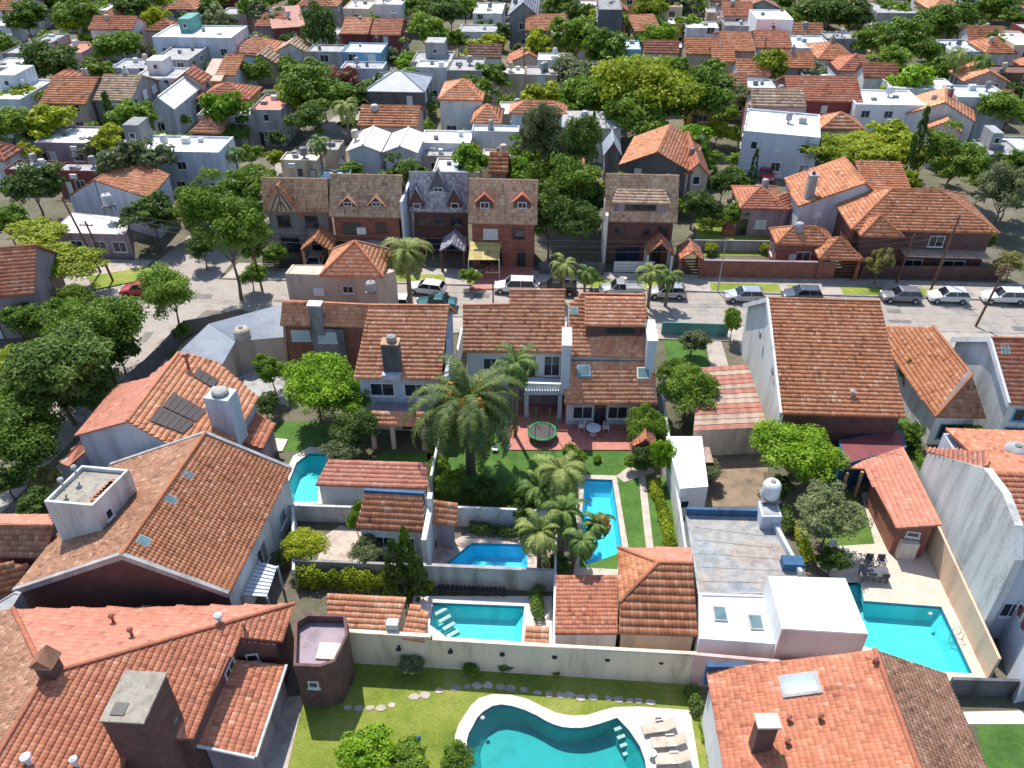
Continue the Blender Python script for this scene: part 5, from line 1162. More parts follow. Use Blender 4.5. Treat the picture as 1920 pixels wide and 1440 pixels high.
e1, e2 = at(525, 609, 5.4), at(690, 612, 5.4); r1_, r2_ = at(531, 565, 6.9), at(694, 573, 6.9)
h.roof([[e1, e2, r2_, r1_]], 'n', .25, .37, step=.07, ridges=[(r1_, r2_)]); rr = h.r; h.roof([[V3(r2_.x, r2_.y + 2.2, 5.4), V3(r1_.x, r1_.y + 2.2, 5.4), r1_, r2_]], 'n', .25, .37); h.body('brick', shrink=.3)
q1, q2 = h.sh(e1), h.sh(e2); window(h.e, q1, q2, .18, 3.6, 1.7, 1.1, 'shut'); 
m = q1.lerp(q2, .52); mb = MB(); mb.box(m.x, m.y - .12, 0, 3.0, .3, 5.0); o = mb.build('grey_bay', M['grey'], h.e); window(o, V3(m.x - 1.5, m.y - .27), V3(m.x + 1.5, m.y - .27), .5, 3.6, 1.7, 1.1, 'shut')
c_ = at(592, 564, 7.6); h.chimney(V3(c_.x, c_.y - .4, 5.5), 1.1, .8, 7.6, 'grey', z0=4.5, cap='coping', pot=False)
# beige corner block with pyramid roof
h = flat_box('beige corner block with small window and air conditioner at the street corner', [at(x, y, 6.0) for x, y in ((534, 513), (704, 519), (742, 508), (738, 498), (548, 496))], 0, 6.0, 'beige', 'beige', par=.15)
window(h.e, at(534, 513, 6), at(704, 519, 6), .68, 4.1, 1.1, .8); p = at(534, 513, 6).lerp(at(704, 519, 6), .36); mb = MB(); mb.box(p.x, p.y - .22, 3.9, 1.0, .4, .7); mb.build('air_conditioner', M['frame'], h.e)
mb = MB(); a, b = at(534, 513, 6.0), at(704, 519, 6.0); n = V3(0, .04); mb.prism(ccw([a - n * 2, b - n * 2, b + n * .5, a + n * .5]), 0, 2.7); mb.build('brick_base', M['brick'], h.e)
h = House('small pyramid roof of bright orange tiles on the beige corner block', at(655, 500), 'roof house', name='roof_house')
q = [at(600, 517, 6.2), at(718, 519, 6.2), at(712, 500, 6.2), at(612, 498, 6.2)]; q[2] = V3(q[1].x, q[1].y + 5.5, 6.2); q[3] = V3(q[0].x, q[0].y + 5.5, 6.2); ap = (q[0] + q[1] + q[2] + q[3]) / 4 + V3(0, 0, 2.3)
pls = [[q[i], q[(i + 1) % 4], ap] for i in range(4)]; h.roof(pls, 'n', .3, .4, ridges=[(ap, p) for p in q]); mb = MB(); mb.prism(ccw([p.lerp(ap, .08) for p in q]), 6.003, 6.1); mb.build('wall', M['beige'], h.e)
tank(at(697, 548, 5.0), .5, 1.0, 'lgrey', 'white water tank fixed behind the beige corner block', .2, None)
# grey corrugated roof with tank
cr = poly((328, 668, 3.0), (405, 705, 3.0), (528, 570, 3.8), (388, 607)); cr = [at(328, 668, 3.1), at(408, 700, 3.1), at(442, 640, 3.1), at(532, 632, 3.1), at(528, 569, 3.9), at(390, 606, 3.6)]
h = House('warehouse with a grey corrugated roof on the street corner', at(430, 640), 'warehouse', name='warehouse')
pls = [[cr[0], cr[1], cr[2], at(392, 607, 3.1)], [cr[2], cr[3], at(528, 570, 3.1), at(392, 607, 3.1)]]
for k, P in enumerate(pls):
    ns = 22 if k else 20; mb = MB()
    for j in range(ns * 2):
        u0, u1 = j / ns / 2, (j + 1) / ns / 2; a = P[0].lerp(P[3], u0); b = P[0].lerp(P[3], u1); c = P[1].lerp(P[2], u1); d = P[1].lerp(P[2], u0); z0_, z1_ = .07 * (j % 2), .07 * ((j + 1) % 2)
        mb.add([a + V3(0, 0, z0_), d + V3(0, 0, z0_), c + V3(0, 0, z1_), b + V3(0, 0, z1_)], [(0, 1, 2, 3)])
    mb.build('roof', M['corr'], h.e); h.planes.append(P)
h.body('beige', shrink=.1, drop=.05); tank(at(457, 640, 2.6), .75, 1.4, 'beige', 'cream water tank beside the grey corrugated warehouse roof', .1, None)
wall_run([V3(-38.0, 55), V3(-36.9, 60), V3(-36.0, 66.6), V3(-31.0, 69.2)], 1.8, .15, 'dgrey', 'dark fence wall round the street corner below the warehouse')
# pale blue/green front fence of the garden lot
wall_run([at(1240, 628, 0), at(1362, 632, 0)], 1.5, .12, 'teal', 'teal green front wall of the garden lot')

# ---- the row across the street
def row_house(label, x0, x1, ye, yt, ze, zt, wall, roof, over=.35, wins=True, step=.10, x0t=None, x1t=None, yend=None):
    e1, e2 = at(x0, ye, ze), at(x1, ye + (x1 - x0) * .02, ze); r1, r2 = at(x0t or x0 + 3, yt, zt), at(x1t or x1 - 1, yt + 2, zt); r1.x = e1.x; r2.x = e2.x
    r2.y = r1.y; dy = min(r1.y - e1.y, (zt - ze) / .66); f1, f2 = V3(r1.x, r1.y + dy, ze), V3(r2.x, r2.y + dy, ze); hh = House(label, (e1 + e2) / 2)
    hh.roof([[e1, e2, r2, r1]], roof, .24, .38, step=step, ridges=[(r1, r2)], rsingle=False); hh.front = hh.r; hh.roof([[f2, f1, r1, r2]], roof, .4, .5); hh.body(wall, shrink=over); hh.q = (hh.sh(e1), hh.sh(e2)); hh.pl = plane3(e1, e2, r2); hh.e1, hh.e2 = e1, e2; return hh
def dormer(hh, x, y, w, hgt, wall='dbrick', roof='b', pitch=1.0, front=0):
    p = onp(x, y, hh.pl); n = hh.pl[0]; sl_ = -n.y / n.z * -1; sl_ = abs(n.y / n.z); rise = w / 2 * pitch; L1 = hgt / sl_; L2 = (hgt + rise) / sl_
    mb = MB(); mb.add([(p.x - w / 2, p.y, p.z - .1), (p.x + w / 2, p.y, p.z - .1), (p.x + w / 2, p.y, p.z + hgt), (p.x, p.y, p.z + hgt + rise), (p.x - w / 2, p.y, p.z + hgt), (p.x - w / 2, p.y + L1, p.z + hgt), (p.x + w / 2, p.y + L1, p.z + hgt), (p.x, p.y + L2, p.z + hgt + rise)], [(0, 1, 2, 3, 4), (1, 6, 2), (0, 4, 5), (4, 3, 7, 5), (3, 2, 6, 7)])
    o = mb.build('dormer', M[wall], hh.front); ov = .18; mr = MB(); m = TM[roof]; ap = Vector((p.x, p.y - ov, p.z + hgt + rise + .08)); bk_ = Vector((p.x, p.y + L2, p.z + hgt + rise + .08)); V = []
    for s_ in (-1, 1):
        lo_ = Vector((p.x + s_ * (w / 2 + ov), p.y - ov, p.z + hgt - ov * pitch + .08)); lb = Vector((p.x + s_ * (w / 2 + ov), p.y + max(.1, (hgt - ov * pitch) / sl_), p.z + hgt - ov * pitch + .08)); P = [ap, lo_, lb, bk_]; up_ = Vector((0, 0, .08))
        mr.add([v - up_ for v in P] + P, [(0, 1, 2, 3), (4, 5, 6, 7), (0, 1, 5, 4), (1, 2, 6, 5), (2, 3, 7, 6), (3, 0, 4, 7)])
    mr.build('dormer_roof', m, o); window(o, V3(p.x - w / 2, p.y), V3(p.x + w / 2, p.y), .5, p.z + .15, w * .5, max(.5, hgt * .8), sill=False)
def front_windows(hh, lst):
    for f, z, w, t, kind in lst: window(hh.e, hh.q[0], hh.q[1], f, z, w, t, kind, 'wood' if kind == 'glass' else 'frame')
h = row_house('beige rendered house with a half timbered front gable across the street', 494, 617, 396, 334, 5.6, 9.0, 'grey', 't')
front_windows(h, [(.25, 3.6, 1.5, 1.4, 'glass'), (.72, 3.6, 1.5, 1.4, 'glass'), (.3, .4, 2.2, 2.0, 'glass'), (.75, .1, 1.1, 2.2, 'glass')])
gp = at(529, 396, 5.6); gx, gy = gp.x, gp.y - .1; w = 4.0; gz = 5.5; rise = 3.2; sl_ = abs(h.pl[0].y / h.pl[0].z); L2 = rise / sl_
mb = MB(); mb.add([(gx - w / 2, gy, gz), (gx + w / 2, gy, gz), (gx, gy, gz + rise), (gx, gy + L2, gz + rise), (gx - w / 2, gy + .3, gz), (gx + w / 2, gy + .3, gz)], [(0, 1, 2), (1, 5, 3, 2), (0, 2, 3, 4)]); go = mb.build('front_gable', M['beige'], h.front)
ap = V3(gx, gy - .3, gz + rise + .15); apb = V3(gx, gy + L2 + .8, gz + rise + .15)
pls = [[V3(gx - w / 2 - .35, gy - .3, gz - .4), ap, apb, V3(gx - w / 2 - .35, gy + .6, gz - .4)], [ap, V3(gx + w / 2 + .35, gy - .3, gz - .4), V3(gx + w / 2 + .35, gy + .6, gz - .4), apb]]
sv = h.e; h.planes = []; h.roof(pls, 'n', .3, .4, name='gable_roof')
for a, b in (((-1.2, .15), (-.2, 2.2)), ((1.2, .15), (.2, 2.2)), ((0, .1), (0, 2.9)), ((-1.8, .12), (1.8, .12)), ((-.6, .2), (-.1, 1.3)), ((.6, .2), (.1, 1.3))):
    mb = MB(); mb.tube((gx + a[0], gy - .04, gz + a[1]), (gx + b[0], gy - .04, gz + b[1]), .07, .07, 4); mb.build('timber', M['wood'], go)
h = row_house('brick house with two small triangular dormers across the street', 617, 752, 405, 327, 5.6, 9.3, 'brick', 't')
for x in (653, 706): dormer(h, x, 389, 1.9, .25, 'dbrick', 't', 1.0)
front_windows(h, [(.27, 3.3, 2.0, 1.4, 'glass'), (.72, 3.6, 1.2, 1.2, 'glass'), (.3, .3, 1.8, 1.8, 'glass'), (.75, .1, 1.0, 2.2, 'glass')])
p = h.q[0].lerp(h.q[1], .42); mb = MB(); mb.box(p.x, p.y - .25, 3.5, 1.0, .4, .75); mb.build('air_conditioner', M['frame'], h.e); mb = MB(); p = h.q[0].lerp(h.q[1], .6); mb.box(p.x, p.y - 1.3, 2.5, 3.2, 2.4, .12); mb.build('porch_canopy', M['lgrey'], h.e)
mb = MB(); a, b = h.e2, V3(h.e2.x, h.e2.y + 5, 9.3); mb.box(a.x + .2, (a.y + b.y) / 2, 0, .3, 5.6, 7.6); mb.build('party_wall', M['bluew'], h.e)
h = row_house('dark brick house with a pale slate roof and pointed gables across the street', 768, 878, 396, 323, 5.4, 9.4, 'dbrick', 'g')
for x in (782, 853): dormer(h, x, 394, 1.7, .9, 'dbrick', 'g', 2.0)
dormer(h, 822, 362, 2.2, .3, 'dgrey', 'g', 2.2); front_windows(h, [(.2, 3.4, 1.5, 1.2, 'glass'), (.5, 3.4, 1.3, 1.2, 'glass'), (.82, 3.4, 1.5, 1.2, 'glass'), (.5, .2, 3.5, 2.1, 'glass')])
h = row_house('brick house with two hooded dormers across the street', 878, 1007, 418, 336, 5.5, 9.6, 'brick', 't')
for x in (909, 979): dormer(h, x, 393, 1.9, .9, 'dbrick', 'r', .9)
front_windows(h, [(.3, 3.5, 1.6, 1.2, 'shut'), (.75, 3.5, 1.4, 1.3, 'glass'), (.3, .3, 2.6, 2.0, 'glass'), (.8, .1, 1.0, 2.2, 'glass')])
e = empty('awning', at(908, 500, 0), 'sloping yellow fabric awning in front of the hooded dormer brick house', 'awning'); P = [at(878, 487, 2.5), at(936, 487, 2.5), at(940, 455, 3.3), at(882, 453, 3.3)]; mb = MB()
for i in range(5):
    a, b, c, d = P[0].lerp(P[1], i / 5), P[0].lerp(P[1], (i + .97) / 5), P[3].lerp(P[2], (i + .97) / 5), P[3].lerp(P[2], i / 5); mb = MB(); mb.add([a, b, c, d] + [v - V3(0, 0, .05) for v in (a, b, c, d)], [(0, 1, 2, 3), (7, 6, 5, 4), (0, 4, 5, 1), (1, 5, 6, 2), (2, 6, 7, 3), (3, 7, 4, 0)]); mb.build('canopy_panel', M['gold'], e)
mb = MB()
for p in (P[0], P[1]): mb.tube((p.x, p.y, 0), (p.x, p.y, 2.5), .05, .05, 6)
mb.split('post', M['frame'], e)
h = row_house('brick house with one wide boxy dormer and tan tiles right of the big trees', 1133, 1270, 414, 327, 5.4, 9.6, 'dbrick', 't')
p = onp(1200, 400, h.pl); mb = MB(); P = [V3(p.x - 2.9, p.y), V3(p.x + 2.9, p.y), V3(p.x + 2.9, p.y + 3), V3(p.x - 2.9, p.y + 3)]; mb.prism(P, p.z - .3, p.z + 1.4); o = mb.build('dormer', M['mauve'], h.front); window(o, P[0], P[1], .5, p.z + .4, 3.4, .8, frame='wood')
h.planes = []; z = p.z + 1.45; h.roof([[V3(p.x - 3.2, p.y - .5, z - .1), V3(p.x + 3.2, p.y - .5, z - .1), V3(p.x + 2.2, p.y + 2.6, z + 1.35), V3(p.x - 2.2, p.y + 2.6, z + 1.35)]], 't', .3, .42, step=.07, name='dormer_roof')
front_windows(h, [(.2, 3.5, 1.2, 1.0, 'glass'), (.6, 3.6, .8, .8, 'glass'), (.85, 3.4, 1.2, 1.4, 'glass'), (.35, .3, 2.8, 2.0, 'glass'), (.8, .1, 1.0, 2.2, 'glass')])
mb = MB(); p = h.q[0]; mb.box(p.x - .1, p.y + 2, 0, .3, 5.5, 6.2); mb.build('party_wall', M['white'], h.e)
# small gabled porches and gates
def porch(label, x, y, w, d, z, rise, roof, post='brick', fence=True):
    p = at(x, y, z); e1, e2, e3, e4 = V3(p.x - w / 2, p.y, z), V3(p.x + w / 2, p.y, z), V3(p.x + w / 2, p.y + d, z), V3(p.x - w / 2, p.y + d, z); hh = House(label, p, 'porch', name='porch'); pls, rd = gable_planes([e1, e2, e3, e4], rise, 'y'); hh.roof(pls, roof, .3, .4, ridges=[rd], rsingle=False); mb = MB()
    for q in (e1, e2, e3, e4): c = q.lerp((e1 + e3) / 2, .12); mb.box(c.x, c.y, 0, .28, .28, z - .1)
    mb.split('post', M[post], hh.e); return hh
porch('small gabled carport with mottled orange tiles over a silver car', 592, 470, 3.4, 3.4, 2.7, 1.3, 'o', 'lwood')
porch('round backed thatched grey porch beside the slate roofed house', 848, 472, 2.8, 3.4, 2.6, 1.0, 'g', 'dbrick')
porch('small gabled entrance porch with pinkish tiles before the boxy dormer house', 1238, 478, 3.0, 3.0, 2.6, 1.4, 'r', 'white')
porch('tiled gatehouse porch left of the long brick garden wall', 1297, 487, 2.6, 3.2, 2.4, .9, 'r', 'brick')
def gate(label, x0, x1, y, hgt, mat='wood', n=5):
    a, b = at(x0, y, 0), at(x1, y, 0); e = empty('gate', (a + b) / 2, label, 'gate')
    for i in range(n): mb = MB(); z = .15 + i * (hgt - .15) / n; c = (a + b) / 2; mb.box(c.x, c.y, z, (b - a).length, .06, (hgt / n) * .6, math.atan2((b - a).y, (b - a).x)); mb.build('board', M[mat], e)
gate('dark slatted wooden gate under the tiled gatehouse porch', 1276, 1314, 512, 1.9); gate('dark slatted gate under the pyramid tiled entrance right of the brick wall', 1558, 1604, 518, 1.9)
gate('white iron gate in front of the boxy dormer house', 1150, 1225, 512, 1.5, 'frame', 7); gate('dark railing gate below the half timbered house', 495, 575, 505, 1.4, 'black', 6)
wall_run([at(1316, 520, 0), at(1558, 524, 0)], 2.1, .25, 'brick', 'long brown brick garden wall along the far pavement', cap='mauve')
wall_run([at(1612, 520, 0), at(1870, 522, 0)], 1.5, .2, 'dbrick', 'dark low brick wall in front of the hip roofed brick house')
wall_run([at(1300, 470, 0), at(1450, 472, 0)], 1.4, .15, 'lgrey', 'pale fence wall across the lawn behind the brick garden wall')
wall_run([at(1012, 515, 0), at(1130, 517, 0)], 1.6, .15, 'dgrey', 'dark shaded railing wall beneath the big dark trees')
# bricks laid in the long wall are too small to pick apart

h = House('big hip roofed brick house with orange brown tiles right of the white gable', at(1740, 480))
e1, e2, e3 = at(1600, 437, 5.2), at(1868, 431, 5.2), at(1592, 405, 5.2); e1.y = e2.y = (e1.y + e2.y) / 2; dd = 10.5; e3 = V3(e1.x, e1.y + dd, 5.2); e4 = V3(e2.x, e2.y + dd, 5.2)
pls, rds = hip_planes([e1, e2, e4, e3], 2.6, 'x'); h.roof(pls, 'o', .3, .42, step=.07, ridges=rds, rsingle=False); h.body('dbrick', shrink=.5); q = (h.sh(e1), h.sh(e2))
for f, z, w in ((.2, 3.2, 1.4), (.62, 3.2, 1.6), (.25, .5, 2.2), (.5, .3, 2.0), (.8, .3, 2.4)): window(h.e, q[0], q[1], f, z, w, 1.3)
mb = MB(); p = q[0].lerp(q[1], .68); mb.box(p.x, p.y - .9, 2.75, 9, 1.8, .12); mb.build('porch_canopy', M['rustl'], h.e)
h.planes = []; w_ = 4.6; c = V3(e1.x + 3.0, e1.y - 1.2, 5.0); pls, rds = hip_planes([V3(c.x - w_ / 2, c.y, 5), V3(c.x + w_ / 2, c.y, 5), V3(c.x + w_ / 2, c.y + 4, 5), V3(c.x - w_ / 2, c.y + 4, 5)], 1.6, 'y'); h.roof(pls, 'o', .3, .42, ridges=rds, rsingle=False, name='wing_roof'); h.body('dbrick', shrink=.4, name='wing_wall')
simple_house('low brick house with an orange hipped roof beside the brick garden wall', 1448, 1560, 430, 460, 3.2, 'hip', 'brick', 'o', 1.3, w=.35, c=.42, dens=3.4)
h = House('small hipped entrance roof of pinkish tiles right of the brick garden wall', at(1580, 490), 'porch', name='porch'); p = at(1578, 487, 2.7); w_ = 4.8; q = [V3(p.x - w_ / 2, p.y, 2.7), V3(p.x + w_ / 2, p.y, 2.7), V3(p.x + w_ / 2, p.y + 4.6, 2.7), V3(p.x - w_ / 2, p.y + 4.6, 2.7)]; pls, rds = hip_planes(q, 1.5, 'x'); h.roof(pls, 'o', .3, .42, ridges=rds, rsingle=False); mb = MB()
for a in q: c = a.lerp((q[0] + q[2]) / 2, .15); mb.box(c.x, c.y, 0, .35, .35, 2.6)
mb.split('post', M['brick'], h.e)
# white gable house
h = House('white house with a wide blank gable and orange roofs behind the low brick house', at(1560, 420))
a, b = at(1624, 343, 8.0), at(1586, 303, 8.0); b = V3(a.x - .3, a.y + 8, 8.0); l_, r_ = at(1496, 386, 5.0), at(1664, 378, 5.0); l_.y = a.y; r_.y = a.y; l2, r2 = V3(l_.x, b.y, 5.2), V3(r_.x, b.y, 5.2)
h.roof([[l2, l_, a, b], [r_, r2, b, a]], 'o', .3, .42, ridges=[(a, b)], rsingle=False); h.body('bluew', shrink=.3); window(h.e, h.sh(l_), h.sh(r_), .55, 5.2, .6, .8)
h.planes = []; q = rectq(1606, 1694, 318, 362, 6.2); pls, rd = gable_planes(q, 1.6, 'x', .8); h.roof(pls, 'o', .3, .42, step=.07, name='wing_roof'); h.body('bluew', shrink=.2, name='wing_wall')
h.planes = []; h.roof([poly((1470, 398, 3.4), (1528, 362, 3.8), (1500, 345, 4.6), (1448, 375))], 'r', .3, .42, name='lower_roof'); h.body('mauve', shrink=.2, name='lower_wall'); p = at(1525, 330, 8.2); h.chimney(V3(p.x, p.y, 6), .9, .8, 8.4, 'lgrey', z0=4)
simple_house('low house with a weathered red hipped roof behind the lawn', 1378, 1468, 350, 392, 3.6, 'hip', 'mauve', 'r', 1.4, w=.35, c=.42)
simple_house('grey walled house with an orange hipped roof right of the big tree group', 1172, 1312, 262, 318, 5.4, 'gable', 'dgrey', 'o', 2.2, 'y', rz=-14, w=.35, c=.42)
simple_house('brown tiled roof end behind the boxy dormer house', 1272, 1322, 268, 330, 5, 'gable', 'beige', 'r', 1.6, 'y', w=.35, c=.42)
# left side of the street
h = House('white gabled house with orange tiles in front of the big flat white building', at(230, 400))
pq = poly((175, 338, 5.6), (283, 372, 5.2), (318, 328, 5.6), (252, 297)); h.roof([pq], 'o', .35, .42, ridges=[(pq[0], pq[3])], rsingle=False); h.body('bluew', shrink=.15); a_ = V3(pq[0].x - 5.5, pq[0].y - 1.0, 3.0)
h.planes = []; lf = [pq[0], pq[3], V3(pq[3].x - 3.5, pq[3].y - .5, 3.8), V3(pq[0].x - 3.5, pq[0].y - .5, 3.8)]; h.roof([lf], 'o', .35, .42); h.body('bluew', shrink=.1, planes=[lf], name='side_wall')
tank(at(208, 398, 4.0), .6, 1.4, 'white', 'white water tank against the white gabled house at the left', .9, None)
h = flat_box('low brown building with a pale flat roof at the far left street corner', [at(x, y, 3.0) for x, y in ((92, 436), (240, 440), (238, 408), (135, 398))], 0, 3.0, 'mauve', 'coping', par=.1); q = ccw([at(92, 436, 3), at(240, 440, 3)]) if False else (at(92, 436, 3), at(240, 440, 3))
for f in (.3, .6, .85): window(h.e, q[0], q[1], f, .8, 1.6, 1.3)
simple_house('brown red steep tudor roof at the left edge among the trees', -70, 84, 478, 560, 4.8, 'gable', 'mauve', 'r', 3.0, 'x', rz=14, w=.35, c=.42, sides='N')

